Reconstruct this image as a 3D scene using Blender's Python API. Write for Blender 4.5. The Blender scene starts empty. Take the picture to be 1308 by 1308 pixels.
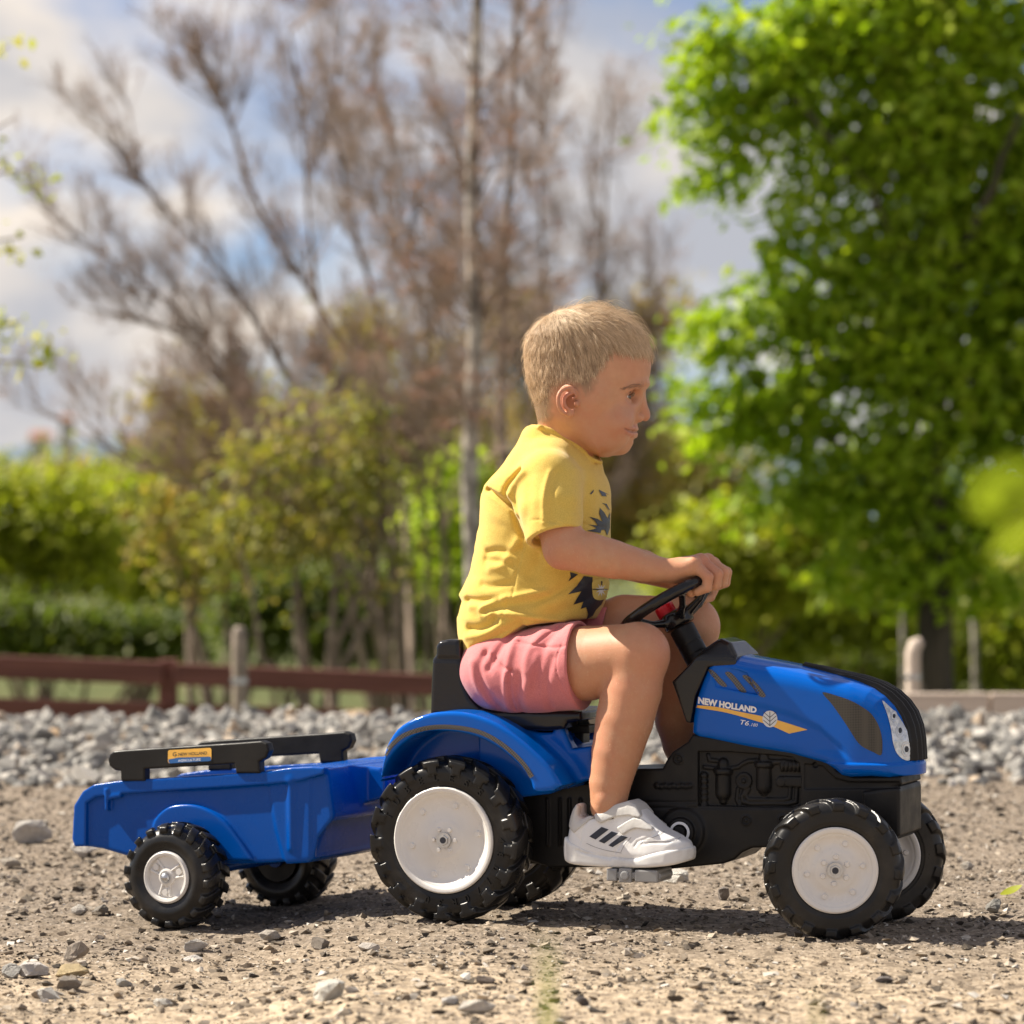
import bpy, bmesh, math, random
import numpy as np
from mathutils import Vector, Matrix
from mathutils.bvhtree import BVHTree
from mathutils.geometry import tessellate_polygon

SC = bpy.context.scene
COL = SC.collection
random.seed(5)
RNG = np.random.default_rng(11)
R = math.radians

# ------------------------------------------------------------------ camera
FPX, CX, CY = 4522.0, 654.0, 654.0          # focal length and centre in 1308-px frame
CAM = np.array([0.0, -5.2, 0.616])
cam_d = bpy.data.cameras.new('camera')
cam = bpy.data.objects.new('camera', cam_d); COL.objects.link(cam)
cam.location = CAM; cam.rotation_euler = (R(90), 0, 0)
cam_d.sensor_width = 36; cam_d.lens = 36 * FPX / 1308
cam_d.clip_start = 0.1; cam_d.clip_end = 3000
cam_d.dof.use_dof = True; cam_d.dof.focus_distance = 5.22; cam_d.dof.aperture_fstop = 5.2
cam_d.dof.aperture_blades = 0
SC.camera = cam

# ------------------------------------------------------------------ light
SUN_EL, SUN_AZ = 46.0, -16.0                    # azimuth: degrees from the left towards the camera
sv = Vector((-math.cos(R(SUN_EL)) * math.cos(R(SUN_AZ)), -math.cos(R(SUN_EL)) * math.sin(R(SUN_AZ)), math.sin(R(SUN_EL))))
sun_d = bpy.data.lights.new('sun', 'SUN'); sun_d.energy = 5.0; sun_d.angle = R(0.5); sun_d.color = (1.0, 0.91, 0.77)
sun = bpy.data.objects.new('sun', sun_d); COL.objects.link(sun)
sun.rotation_euler = (-sv).to_track_quat('-Z', 'Y').to_euler(); sun.location = (-8, -2, 8)

world = bpy.data.worlds.new('World'); SC.world = world; world.use_nodes = True
wt = world.node_tree; wn = wt.nodes; wl = wt.links; wn.clear()
w_out = wn.new('ShaderNodeOutputWorld'); w_bg = wn.new('ShaderNodeBackground')
sky = wn.new('ShaderNodeTexSky'); sky.sky_type = 'NISHITA'; sky.sun_disc = False
sky.sun_elevation = R(SUN_EL); sky.sun_rotation = R(270 - SUN_AZ)
sky.air_density = 0.8; sky.dust_density = 0.0; sky.ozone_density = 3.0
tc = wn.new('ShaderNodeTexCoord')
mp = wn.new('ShaderNodeMapping'); mp.inputs['Scale'].default_value = (1.0, 1.0, 1.9); mp.inputs['Location'].default_value = (0.31, 0.2, 0.12)
n1 = wn.new('ShaderNodeTexNoise'); n1.inputs['Scale'].default_value = 7.0; n1.inputs['Detail'].default_value = 7; n1.inputs['Roughness'].default_value = 0.55; n1.inputs['Distortion'].default_value = 0.3
cr = wn.new('ShaderNodeValToRGB'); cr.color_ramp.elements[0].position = 0.41; cr.color_ramp.elements[1].position = 0.57
n2 = wn.new('ShaderNodeTexNoise'); n2.inputs['Scale'].default_value = 13.0; n2.inputs['Detail'].default_value = 4
cr2 = wn.new('ShaderNodeValToRGB')
cr2.color_ramp.elements[0].position = 0.35; cr2.color_ramp.elements[0].color = (3.9, 4.0, 4.4, 1)
cr2.color_ramp.elements[1].position = 0.62; cr2.color_ramp.elements[1].color = (7.4, 6.6, 5.8, 1)
mx = wn.new('ShaderNodeMix'); mx.data_type = 'RGBA'
wl.new(tc.outputs['Generated'], mp.inputs['Vector'])
wl.new(mp.outputs[0], n1.inputs['Vector']); wl.new(mp.outputs[0], n2.inputs['Vector'])
wl.new(n1.outputs['Fac'], cr.inputs[0]); wl.new(n2.outputs['Fac'], cr2.inputs[0])
tn = wn.new('ShaderNodeMix'); tn.data_type = 'RGBA'; tn.blend_type = 'MULTIPLY'; tn.inputs[0].default_value = 1; tn.inputs[7].default_value = (0.62, 0.66, 0.80, 1)
wl.new(sky.outputs[0], tn.inputs[6])
wl.new(cr.outputs[0], mx.inputs[0]); wl.new(tn.outputs[2], mx.inputs[6]); wl.new(cr2.outputs[0], mx.inputs[7])
wl.new(mx.outputs[2], w_bg.inputs['Color']); w_bg.inputs['Strength'].default_value = 0.068
wl.new(w_bg.outputs[0], w_out.inputs[0])

SC.view_settings.view_transform = 'Standard'; SC.view_settings.look = 'None'
SC.view_settings.exposure = 0.98; SC.view_settings.gamma = 1.0; SC.view_settings.use_curve_mapping = False
SC.render.engine = 'CYCLES'
SC.cycles.use_denoising = True
SC.cycles.max_bounces = 8; SC.cycles.diffuse_bounces = 4; SC.cycles.glossy_bounces = 3
SC.cycles.transmission_bounces = 5; SC.cycles.transparent_max_bounces = 10
SC.cycles.caustics_reflective = False; SC.cycles.caustics_refractive = False
SC.cycles.sample_clamp_indirect = 6.0

# ------------------------------------------------------------------ frames
class Frame:
    """A local frame (x forward, y away from the camera side, z up) standing on the ground."""
    def __init__(s, ox, oy, yaw, oz=0.0):
        a = R(yaw); s.o = np.array([ox, oy, oz]); s.yaw = yaw
        s.h = np.array([math.cos(a), -math.sin(a), 0.0]); s.l = np.array([math.sin(a), math.cos(a), 0.0])
    def at(s, px, py, yl):
        """local point where the line of sight of photo pixel (px,py) meets the plane y=yl."""
        d = np.array([(px - CX) / FPX, 1.0, -(py - CY) / FPX])
        t = (yl + np.dot(s.o - CAM, s.l)) / np.dot(d, s.l)
        w = CAM + t * d - s.o
        return np.array([np.dot(w, s.h), yl, w[2]])
    def pts(s, lst, yl):
        return np.array([s.at(p[0], p[1], yl)[[0, 2]] for p in lst])
    def world(s, p):
        return s.o + s.h * p[0] + s.l * p[1] + np.array([0, 0, p[2]])
    def ray(s, px, py):
        d = np.array([(px - CX) / FPX, 1.0, -(py - CY) / FPX]); o = CAM - s.o
        return Vector((np.dot(o, s.h), np.dot(o, s.l), o[2])), Vector((np.dot(d, s.h), np.dot(d, s.l), d[2])).normalized()

TF = Frame(-0.048, 0.2385, 21.4)      # tractor and rider
RF = Frame(-0.446, 0.4636, 27.0, -0.033)      # trailer
WF = Frame(0, 0, 0)

# ------------------------------------------------------------------ object helpers
def link(o, parent=None):
    COL.objects.link(o)
    if parent is not None: o.parent = parent
    return o

def empty(name, loc=(0, 0, 0), rz=0.0):
    o = bpy.data.objects.new(name, None); o.location = loc; o.rotation_euler = (0, 0, rz)
    o.empty_display_size = 0.1
    return link(o)

def tag(o, label=None, cat=None, group=None, kind=None):
    if label: o['label'] = label
    if cat: o['category'] = cat
    if group: o['group'] = group
    if kind: o['kind'] = kind
    return o

def np_mesh(name, V, F, mat=None, smooth=True, mat_idx=None):
    """V (n,3); F (m,k) int array of equal-size faces, or list of arrays."""
    me = bpy.data.meshes.new(name)
    Fs = F if isinstance(F, (list, tuple)) else [F]
    Fs = [np.asarray(f, np.int32) for f in Fs if len(f)]
    V = np.asarray(V, np.float32)
    me.vertices.add(len(V)); me.vertices.foreach_set('co', V.ravel())
    loops = np.concatenate([f.ravel() for f in Fs])
    sizes = np.concatenate([np.full(len(f), f.shape[1], np.int32) for f in Fs])
    starts = np.concatenate([[0], np.cumsum(sizes)[:-1]]).astype(np.int32)
    me.loops.add(len(loops)); me.loops.foreach_set('vertex_index', loops)
    me.polygons.add(len(sizes)); me.polygons.foreach_set('loop_start', starts)
    me.polygons.foreach_set('use_smooth', np.full(len(sizes), smooth, bool))
    mats = mat if isinstance(mat, (list, tuple)) else [mat]
    for m in mats:
        if m: me.materials.append(m)
    if mat_idx is not None: me.polygons.foreach_set('material_index', np.asarray(mat_idx, np.int32))
    me.update(calc_edges=True); me.validate()
    return me

def obj(name, me, parent=None):
    return link(bpy.data.objects.new(name, me), parent)

def set_attr(me, name, vals, dom='POINT'):
    a = me.attributes.new(name, 'FLOAT', dom); a.data.foreach_set('value', np.asarray(vals, np.float32))

# ------------------------------------------------------------------ bmesh helpers
def bm_obj(name, bm, mat, parent=None, smooth=False, bevel=0.0):
    if bevel > 0:
        bmesh.ops.bevel(bm, geom=[e for e in bm.edges if len(e.link_faces) == 2 and e.calc_face_angle(0) > 0.5], offset=bevel, segments=2, affect='EDGES', profile=0.6)
    me = bpy.data.meshes.new(name); bm.to_mesh(me); bm.free()
    for m in (mat if isinstance(mat, (list, tuple)) else [mat]): me.materials.append(m)
    if smooth:
        me.polygons.foreach_set('use_smooth', np.ones(len(me.polygons), bool))
        try: me.set_sharp_from_angle(angle=R(35))
        except Exception: pass
    return obj(name, me, parent)

def bm_box(bm, c, s, rot=None, mi=0):
    r = bmesh.ops.create_cube(bm, size=1)
    M = Matrix.Translation(Vector(c)) @ (rot.to_4x4() if rot is not None else Matrix.Identity(4)) @ Matrix.Diagonal((s[0], s[1], s[2], 1))
    bmesh.ops.transform(bm, matrix=M, verts=r['verts'])
    for f in {f for v in r['verts'] for f in v.link_faces}: f.material_index = mi
    return r['verts']

def bm_cyl(bm, a, b, r1, r2=None, seg=16, caps=True, mi=0):
    a = Vector(a); b = Vector(b); d = b - a
    r = bmesh.ops.create_cone(bm, cap_ends=caps, segments=seg, radius1=r1, radius2=r1 if r2 is None else r2, depth=d.length)
    M = Matrix.Translation((a + b) / 2) @ d.to_track_quat('Z', 'Y').to_matrix().to_4x4()
    bmesh.ops.transform(bm, matrix=M, verts=r['verts'])
    for f in {f for v in r['verts'] for f in v.link_faces}: f.material_index = mi
    return r['verts']

def lathe(profile, seg=48, axis='y'):
    """profile: list of (r, t) -> closed-of-revolution verts/faces round the y axis."""
    P = np.array(profile); n = len(P); th = np.linspace(0, 2 * np.pi, seg, endpoint=False)
    V = np.zeros((seg, n, 3))
    V[:, :, 0] = np.cos(th)[:, None] * P[:, 0]; V[:, :, 2] = np.sin(th)[:, None] * P[:, 0]; V[:, :, 1] = P[:, 1]
    i = np.arange(seg)[:, None]; j = np.arange(n - 1)[None]; i2 = (i + 1) % seg
    F = np.stack([i * n + j, i * n + j + 1, i2 * n + j + 1, i2 * n + j], -1).reshape(-1, 4)
    return V.reshape(-1, 3), F

def tubes(paths, radii, seg=6):
    """Many tapered tubes in one vertex array. paths: list of (n,3); radii: list of (n,)."""
    Vs, Fs, off = [], [], 0
    ang = np.linspace(0, 2 * np.pi, seg, endpoint=False); ca, sa = np.cos(ang), np.sin(ang)
    for P, r in zip(paths, radii):
        P = np.asarray(P, float); r = np.asarray(r, float); n = len(P)
        T = np.gradient(P, axis=0); T /= np.linalg.norm(T, axis=1)[:, None] + 1e-9
        ref = np.array([0.31, 0.9, 0.2]) if abs(T[0, 1]) < 0.8 else np.array([1.0, 0.1, 0.2])
        U = np.cross(T, ref); U /= np.linalg.norm(U, axis=1)[:, None] + 1e-9; W = np.cross(T, U)
        V = P[:, None] + r[:, None, None] * (ca[None, :, None] * U[:, None] + sa[None, :, None] * W[:, None])
        i = np.arange(n - 1)[:, None]; j = np.arange(seg)[None]; j2 = (j + 1) % seg
        F = np.stack([i * seg + j, i * seg + j2, (i + 1) * seg + j2, (i + 1) * seg + j], -1).reshape(-1, 4)
        Vs.append(V.reshape(-1, 3)); Fs.append(F + off); off += n * seg
    return np.concatenate(Vs), np.concatenate(Fs)

def spline(P, n=40, closed=False):
    """Catmull-Rom through the points."""
    P = np.asarray(P, float); m = len(P)
    if closed: Q = np.concatenate([P[-1:], P, P[:2]]); k = m
    else: Q = np.concatenate([2 * P[:1] - P[1:2], P, 2 * P[-1:] - P[-2:-1]]); k = m - 1
    t = np.linspace(0, k, n, endpoint=not closed); i = np.minimum(t.astype(int), k - 1); f = (t - i)[:, None]
    a, b, c, d = Q[i], Q[i + 1], Q[i + 2], Q[i + 3]
    return 0.5 * ((2 * b) + (c - a) * f + (2 * a - 5 * b + 4 * c - d) * f ** 2 + (3 * b - a - 3 * c + d) * f ** 3)

# ------------------------------------------------------------------ signed-distance modelling
def smin(a, b, k):
    if k <= 0: return np.minimum(a, b)
    h = np.maximum(k - np.abs(a - b), 0) / k
    return np.minimum(a, b) - h * h * k * 0.25
def smax(a, b, k): return -smin(-a, -b, k)
def sstep(x, a, b):
    t = np.clip((x - a) / (b - a), 0, 1); return t * t * (3 - 2 * t)

def poly_sdf(P, X, Z):
    """signed distance to polygon, X,Z broadcastable 2-D arrays."""
    X, Z = np.broadcast_arrays(X, Z); d = np.full(X.shape, 1e9, np.float32); s = np.ones(X.shape, bool)
    n = len(P)
    for i in range(n):
        ax, az = P[i]; bx, bz = P[i - 1]; ex, ez = bx - ax, bz - az
        wx, wz = X - ax, Z - az; t = np.clip((wx * ex + wz * ez) / (ex * ex + ez * ez + 1e-12), 0, 1)
        d = np.minimum(d, (wx - ex * t) ** 2 + (wz - ez * t) ** 2)
        c1 = Z >= az; c2 = Z < bz; c3 = ex * wz > ez * wx
        flip = (c1 & c2 & c3) | (~c1 & ~c2 & ~c3); s ^= flip
    return np.where(s, np.sqrt(d), -np.sqrt(d)).astype(np.float32)

def line_dist(P, X, Z):
    X, Z = np.broadcast_arrays(X, Z); d = np.full(X.shape, 1e9, np.float32)
    for i in range(len(P) - 1):
        ax, az = P[i]; bx, bz = P[i + 1]; ex, ez = bx - ax, bz - az
        wx, wz = X - ax, Z - az; t = np.clip((wx * ex + wz * ez) / (ex * ex + ez * ez + 1e-12), 0, 1)
        d = np.minimum(d, (wx - ex * t) ** 2 + (wz - ez * t) ** 2)
    return np.sqrt(d)

class Field:
    def __init__(s, lo, hi, res):
        s.lo = np.array(lo, float); s.res = res; s.n = (np.ceil((np.array(hi) - s.lo) / res) + 1).astype(int)
        s.a = np.full(s.n, 0.2, np.float32)
        s.ax = [(s.lo[i] + np.arange(s.n[i]) * res).astype(np.float32) for i in range(3)]
    def region(s, lo=None, hi=None):
        if lo is None: sl = (slice(None),) * 3
        else:
            i0 = np.clip(np.floor((np.array(lo) - s.lo) / s.res).astype(int), 0, s.n - 1)
            i1 = np.clip(np.ceil((np.array(hi) - s.lo) / s.res).astype(int) + 1, 1, s.n)
            sl = tuple(slice(a, b) for a, b in zip(i0, i1))
        X = s.ax[0][sl[0]][:, None, None]; Y = s.ax[1][sl[1]][None, :, None]; Z = s.ax[2][sl[2]][None, None, :]
        return sl, X, Y, Z
    def put(s, fn, lo=None, hi=None, k=0.0, op='u'):
        sl, X, Y, Z = s.region(lo, hi)
        if s.a[sl].size == 0: return
        d = fn(X, Y, Z).astype(np.float32); a = s.a[sl]
        if op == 'u': s.a[sl] = smin(a, d, k)
        elif op == 'd': s.a[sl] = smax(a, -d, k)
        elif op == 'i': s.a[sl] = smax(a, d, k)
    def cone(s, a, b, r1, r2=None, k=0.0, op='u', sq=(1, 1, 1)):
        a = np.array(a, float); b = np.array(b, float); r2 = r1 if r2 is None else r2; m = max(r1, r2) + k + 5 * s.res
        e = b - a; ee = float(np.dot(e, e)) + 1e-12
        def fn(X, Y, Z):
            t = np.clip(((X - a[0]) * e[0] + (Y - a[1]) * e[1] + (Z - a[2]) * e[2]) / ee, 0, 1)
            return np.sqrt(((X - a[0] - e[0] * t) * sq[0]) ** 2 + ((Y - a[1] - e[1] * t) * sq[1]) ** 2 + ((Z - a[2] - e[2] * t) * sq[2]) ** 2) - (r1 + (r2 - r1) * t)
        s.put(fn, np.minimum(a, b) - m * 1.4, np.maximum(a, b) + m * 1.4, k, op)
    def chain(s, P, rs, k=0.0, op='u'):
        P = [np.array(p, float) for p in P]; Q = np.array(P); m = max(rs) + k + 5 * s.res
        def fn(X, Y, Z):
            d = None
            for a, b, r1, r2 in zip(P[:-1], P[1:], rs[:-1], rs[1:]):
                e = b - a; t = np.clip(((X - a[0]) * e[0] + (Y - a[1]) * e[1] + (Z - a[2]) * e[2]) / (float(e @ e) + 1e-12), 0, 1)
                q = np.sqrt((X - a[0] - e[0] * t) ** 2 + (Y - a[1] - e[1] * t) ** 2 + (Z - a[2] - e[2] * t) ** 2) - (r1 + (r2 - r1) * t)
                d = q if d is None else smin(d, q, min(k, .004) * .5)
            return d
        s.put(fn, Q.min(0) - m, Q.max(0) + m, k, op)
    def probe(s, p):
        u = (np.asarray(p) - s.lo) / s.res; i = np.clip(u.astype(int), 0, s.n - 2); f = u - i; v = 0
        for a in (0, 1):
            for b in (0, 1):
                for c in (0, 1): v += s.a[i[0] + a, i[1] + b, i[2] + c] * (f[0] if a else 1 - f[0]) * (f[1] if b else 1 - f[1]) * (f[2] if c else 1 - f[2])
        return v
    def ell(s, c, r, M=None, k=0.0, op='u'):
        """ellipsoid, M rows are its axes"""
        c = np.array(c, float); r = np.array(r, float); M = np.eye(3) if M is None else np.array(M, float); m = r.max() + k + 5 * s.res
        def fn(X, Y, Z):
            p = [(X - c[0]) * M[i, 0] + (Y - c[1]) * M[i, 1] + (Z - c[2]) * M[i, 2] for i in range(3)]
            k0 = np.sqrt(sum((p[i] / r[i]) ** 2 for i in range(3))); k1 = np.sqrt(sum((p[i] / r[i] ** 2) ** 2 for i in range(3))) + 1e-6
            return k0 * (k0 - 1) / k1
        s.put(fn, c - m, c + m, k, op)
    def box(s, c, h, M=None, rd=0.0, k=0.0, op='u'):
        c = np.array(c, float); h = np.array(h, float) - rd; M = np.eye(3) if M is None else np.array(M, float); m = np.linalg.norm(h) + rd + k + 5 * s.res
        def fn(X, Y, Z):
            q = [np.abs((X - c[0]) * M[i, 0] + (Y - c[1]) * M[i, 1] + (Z - c[2]) * M[i, 2]) - h[i] for i in range(3)]
            o = np.sqrt(sum(np.maximum(v, 0) ** 2 for v in q)); return o + np.minimum(np.maximum(np.maximum(q[0], q[1]), q[2]), 0) - rd
        s.put(fn, c - m, c + m, k, op)
    def cyl(s, a, b, r, rd=0.0, k=0.0, op='u'):
        a = np.array(a, float); b = np.array(b, float); L = np.linalg.norm(b - a); e = (b - a) / L; c = (a + b) / 2; m = L / 2 + r + k + 5 * s.res
        def fn(X, Y, Z):
            t = (X - c[0]) * e[0] + (Y - c[1]) * e[1] + (Z - c[2]) * e[2]
            q = np.sqrt(np.maximum((X - c[0]) ** 2 + (Y - c[1]) ** 2 + (Z - c[2]) ** 2 - t * t, 0)) - r + rd; w = np.abs(t) - L / 2 + rd
            return np.sqrt(np.maximum(q, 0) ** 2 + np.maximum(w, 0) ** 2) + np.minimum(np.maximum(q, w), 0) - rd
        s.put(fn, c - m, c + m, k, op)
    def prism(s, P, y0, y1, rd=0.0, k=0.0, op='u', taper=None):
        """polygon P in (x,z) extruded from y0 to y1."""
        P = np.asarray(P); m = k + 5 * s.res + rd + 0.004
        yc, hy = (y0 + y1) / 2, (y1 - y0) / 2 - rd
        def fn(X, Y, Z):
            q = poly_sdf(P, X[:, 0, :], Z[:, 0, :])[:, None, :] + rd; w = np.abs(Y - yc) - hy
            return np.sqrt(np.maximum(q, 0) ** 2 + np.maximum(w, 0) ** 2) + np.minimum(np.maximum(q, w), 0) - rd
        s.put(fn, (P[:, 0].min() - m, y0 - m, P[:, 1].min() - m), (P[:, 0].max() + m, y1 + m, P[:, 1].max() + m), k, op)
    def surface(s, smooth=1):
        a = s.a; ins = a < 0
        c = np.zeros(tuple(s.n - 1), np.uint8)
        for i in (0, 1):
            for j in (0, 1):
                for k in (0, 1):
                    c += ins[i:s.n[0] - 1 + i, j:s.n[1] - 1 + j, k:s.n[2] - 1 + k]
        idx = np.argwhere((c > 0) & (c < 8)); del c
        dims = s.n - 1; flat = (idx[:, 0] * dims[1] + idx[:, 1]) * dims[2] + idx[:, 2]
        acc = np.zeros((len(idx), 3)); cnt = np.zeros(len(idx))
        cor = [(i, j, k) for i in (0, 1) for j in (0, 1) for k in (0, 1)]
        val = {o: a[idx[:, 0] + o[0], idx[:, 1] + o[1], idx[:, 2] + o[2]] for o in cor}
        for o in cor:
            for ax in range(3):
                if o[ax]: continue
                p = list(o); p[ax] = 1; p = tuple(p); v0, v1 = val[o], val[p]
                m = (v0 < 0) != (v1 < 0); t = v0[m] / (v0[m] - v1[m]); q = np.tile(np.array(o, float), (m.sum(), 1)); q[:, ax] += t
                acc[m] += q; cnt[m] += 1
        V = s.lo + (idx + acc / cnt[:, None]) * s.res
        Fs = []
        for ax in range(3):
            b, cc = (ax + 1) % 3, (ax + 2) % 3
            sl0 = [slice(None)] * 3; sl1 = [slice(None)] * 3
            sl0[ax] = slice(0, -1); sl1[ax] = slice(1, None)
            for q in (b, cc): sl0[q] = slice(1, -1); sl1[q] = slice(1, -1)
            i0 = ins[tuple(sl0)]; i1 = ins[tuple(sl1)]; e = np.argwhere(i0 != i1); pos = i0[i0 != i1]
            e = e.copy(); e[:, b] += 1; e[:, cc] += 1
            quad = []
            for db, dc in ((-1, -1), (0, -1), (0, 0), (-1, 0)):
                q = e.copy(); q[:, b] += db; q[:, cc] += dc
                quad.append(np.searchsorted(flat, (q[:, 0] * dims[1] + q[:, 1]) * dims[2] + q[:, 2]))
            quad = np.stack(quad, 1); quad[~pos] = quad[~pos][:, ::-1]; Fs.append(quad)
        F = np.concatenate(Fs)
        if smooth: V = relax(V, F, smooth)
        return V, F

def relax(V, F, it, lam=0.5):
    e = np.concatenate([F[:, [0, 1]], F[:, [1, 2]], F[:, [2, 3]], F[:, [3, 0]]]); n = len(V)
    e = np.concatenate([e, e[:, ::-1]]); w = np.bincount(e[:, 0], minlength=n)
    for k in range(it * 2):
        S = np.stack([np.bincount(e[:, 0], V[e[:, 1], i], minlength=n) for i in range(3)], 1) / np.maximum(w, 1)[:, None]
        V = V + (S - V) * (lam if k % 2 == 0 else -lam * 1.04)
    return V

def sd_obj(name, field, mat, parent, smooth=1):
    V, F = field.surface(smooth); me = thin(np_mesh(name, V, F, mat), 0.34)
    return obj(name, me, parent), (V, F)

def thin(me, ratio):
    """fewer triangles where the surface is plain"""
    o = bpy.data.objects.new('part', me); COL.objects.link(o); md = o.modifiers.new('d', 'DECIMATE'); md.ratio = ratio
    dg = bpy.context.evaluated_depsgraph_get(); m2 = bpy.data.meshes.new_from_object(o.evaluated_get(dg)); n_ = me.name
    bpy.data.objects.remove(o); bpy.data.meshes.remove(me); m2.name = n_; return m2

def bvh_of(VF): return BVHTree.FromPolygons([tuple(v) for v in VF[0]], VF[1].tolist())

# ------------------------------------------------------------------ printed marks laid on surfaces
def lay(name, tris2d, V2d, frame, bvh, mat, parent, off=0.0006, maxlen=4.0, mats=None):
    """2-D triangles given in photo pixels, laid on the surface they are printed on."""
    bm = bmesh.new(); vs = [bm.verts.new((p[0], p[1], 0)) for p in V2d]
    for t in tris2d:
        try: f = bm.faces.new([vs[i] for i in t])
        except ValueError: continue
    for _ in range(6):
        es = [e for e in bm.edges if e.calc_length() > maxlen]
        if not es: break
        bmesh.ops.subdivide_edges(bm, edges=es, cuts=1, use_grid_fill=False)
        bmesh.ops.triangulate(bm, faces=bm.faces[:])
    bad = []
    for v in bm.verts:
        o, d = frame.ray(v.co.x, v.co.y); hit = bvh.ray_cast(o, d)
        if hit[0] is None: bad.append(v)
        else:
            n = hit[1] if hit[1].dot(d) < 0 else -hit[1]
            v.co = hit[0] + n * off
    bmesh.ops.delete(bm, geom=bad, context='VERTS')
    bmesh.ops.recalc_face_normals(bm, faces=bm.faces[:])
    return bm_obj(name, bm, mat, parent)

def lay_poly(name, P, frame, bvh, mat, parent, off=0.0006, maxlen=4.0):
    P = [tuple(p) for p in P]; t = tessellate_polygon([[Vector((p[0], p[1], 0)) for p in P]])
    return lay(name, t, P, frame, bvh, mat, parent, off, maxlen)

def text_tris(txt, size=1.0, shear=0.0, bold=0.0, spacing=1.0):
    cu = bpy.data.curves.new('lettering', 'FONT'); cu.body = txt; cu.size = size; cu.shear = shear; cu.offset = bold; cu.space_character = spacing
    cu.resolution_u = 3; cu.fill_mode = 'BOTH'
    o = bpy.data.objects.new('lettering', cu); COL.objects.link(o)
    dg = bpy.context.evaluated_depsgraph_get(); me = bpy.data.meshes.new_from_object(o.evaluated_get(dg))
    V = np.array([v.co[:] for v in me.vertices])[:, :2]; me.calc_loop_triangles(); T = [tuple(t.vertices) for t in me.loop_triangles]
    bpy.data.objects.remove(o); bpy.data.curves.remove(cu); bpy.data.meshes.remove(me)
    return V, T

def lay_text(name, txt, p0, p1, h, frame, bvh, mat, parent, shear=0.0, bold=0.0, off=0.0008, skew=0.0, spacing=1.0):
    """text whose baseline runs from photo point p0 to p1 with cap height h pixels."""
    V, T = text_tris(txt, 1.0, shear, bold, spacing); w = V[:, 0].max() - V[:, 0].min(); hh = V[:, 1].max() - V[:, 1].min()
    u = (V[:, 0] - V[:, 0].min()) / w; v = (V[:, 1] - V[:, 1].min()) / hh
    p0 = np.array(p0, float); p1 = np.array(p1, float); up = np.array([skew, -h])
    P = p0 + u[:, None] * (p1 - p0) + v[:, None] * up
    return lay(name, T, P, frame, bvh, mat, parent, off, 5.0)

# ------------------------------------------------------------------ materials
def mat_new(name):
    m = bpy.data.materials.new(name); m.use_nodes = True; nt = m.node_tree
    return m, nt, nt.nodes['Principled BSDF']

def N(nt, typ, **kw):
    n = nt.nodes.new(typ)
    for k, v in kw.items():
        if hasattr(n, k): setattr(n, k, v)
        else: n.inputs[k.replace('_', ' ')].default_value = v
    return n

def noise_fac(nt, scale, detail=4, rough=0.55, coord='Object', lo=0.35, hi=0.65, vec_scale=None, dist=0.0):
    t = N(nt, 'ShaderNodeTexCoord'); n = N(nt, 'ShaderNodeTexNoise', Scale=scale, Detail=detail, Roughness=rough, Distortion=dist)
    if vec_scale is not None:
        m = N(nt, 'ShaderNodeMapping'); m.inputs['Scale'].default_value = vec_scale
        nt.links.new(t.outputs[coord], m.inputs[0]); nt.links.new(m.outputs[0], n.inputs['Vector'])
    else: nt.links.new(t.outputs[coord], n.inputs['Vector'])
    r = N(nt, 'ShaderNodeMapRange'); r.inputs['From Min'].default_value = lo; r.inputs['From Max'].default_value = hi
    nt.links.new(n.outputs['Fac'], r.inputs['Value'])
    return r.outputs[0], n

def mixc(nt, fac, a, b):
    m = N(nt, 'ShaderNodeMix', data_type='RGBA')
    for s, v in ((0, fac), (6, a), (7, b)):
        if hasattr(v, 'is_linked') or hasattr(v, 'links'): nt.links.new(v, m.inputs[s])
        elif s == 0: m.inputs[0].default_value = v
        else: m.inputs[s].default_value = (*v, 1)
    return m.outputs[2]

def bump(nt, b, h, strength=0.3, dist=0.001):
    n = N(nt, 'ShaderNodeBump'); n.inputs['Strength'].default_value = strength; n.inputs['Distance'].default_value = dist
    nt.links.new(h, n.inputs['Height']); nt.links.new(n.outputs[0], b.inputs['Normal']); return n

def plastic(name, col, rough=0.3, coat=0.0, dust=0.12, bump_s=0.08, spec=0.5, dustcol=(0.32, 0.27, 0.21), scale=9.0):
    m, nt, b = mat_new(name)
    f, _ = noise_fac(nt, scale, 6, 0.65, lo=0.48, hi=0.85)
    ml = N(nt, 'ShaderNodeMath', operation='MULTIPLY'); nt.links.new(f, ml.inputs[0]); ml.inputs[1].default_value = dust
    nt.links.new(mixc(nt, ml.outputs[0], col, dustcol), b.inputs['Base Color'])
    g, _ = noise_fac(nt, 24, 4, lo=0.3, hi=0.7)
    rr = N(nt, 'ShaderNodeMapRange'); rr.inputs['To Min'].default_value = rough * 0.8; rr.inputs['To Max'].default_value = rough * 1.35
    nt.links.new(g, rr.inputs['Value']); nt.links.new(rr.outputs[0], b.inputs['Roughness'])
    b.inputs['Specular IOR Level'].default_value = spec; b.inputs['Coat Weight'].default_value = coat; b.inputs['Coat Roughness'].default_value = 0.12
    if bump_s:
        h, _ = noise_fac(nt, 70, 3, lo=0, hi=1); bump(nt, b, h, bump_s, 0.002)
    return m

def flat(name, col, rough=0.5, metal=0.0, spec=0.5):
    m, nt, b = mat_new(name)
    f, _ = noise_fac(nt, 60, 3, lo=0.3, hi=0.7)
    nt.links.new(mixc(nt, f, tuple(c * 0.92 for c in col), tuple(min(1, c * 1.06) for c in col)), b.inputs['Base Color'])
    b.inputs['Roughness'].default_value = rough; b.inputs['Metallic'].default_value = metal; b.inputs['Specular IOR Level'].default_value = spec
    return m

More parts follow.
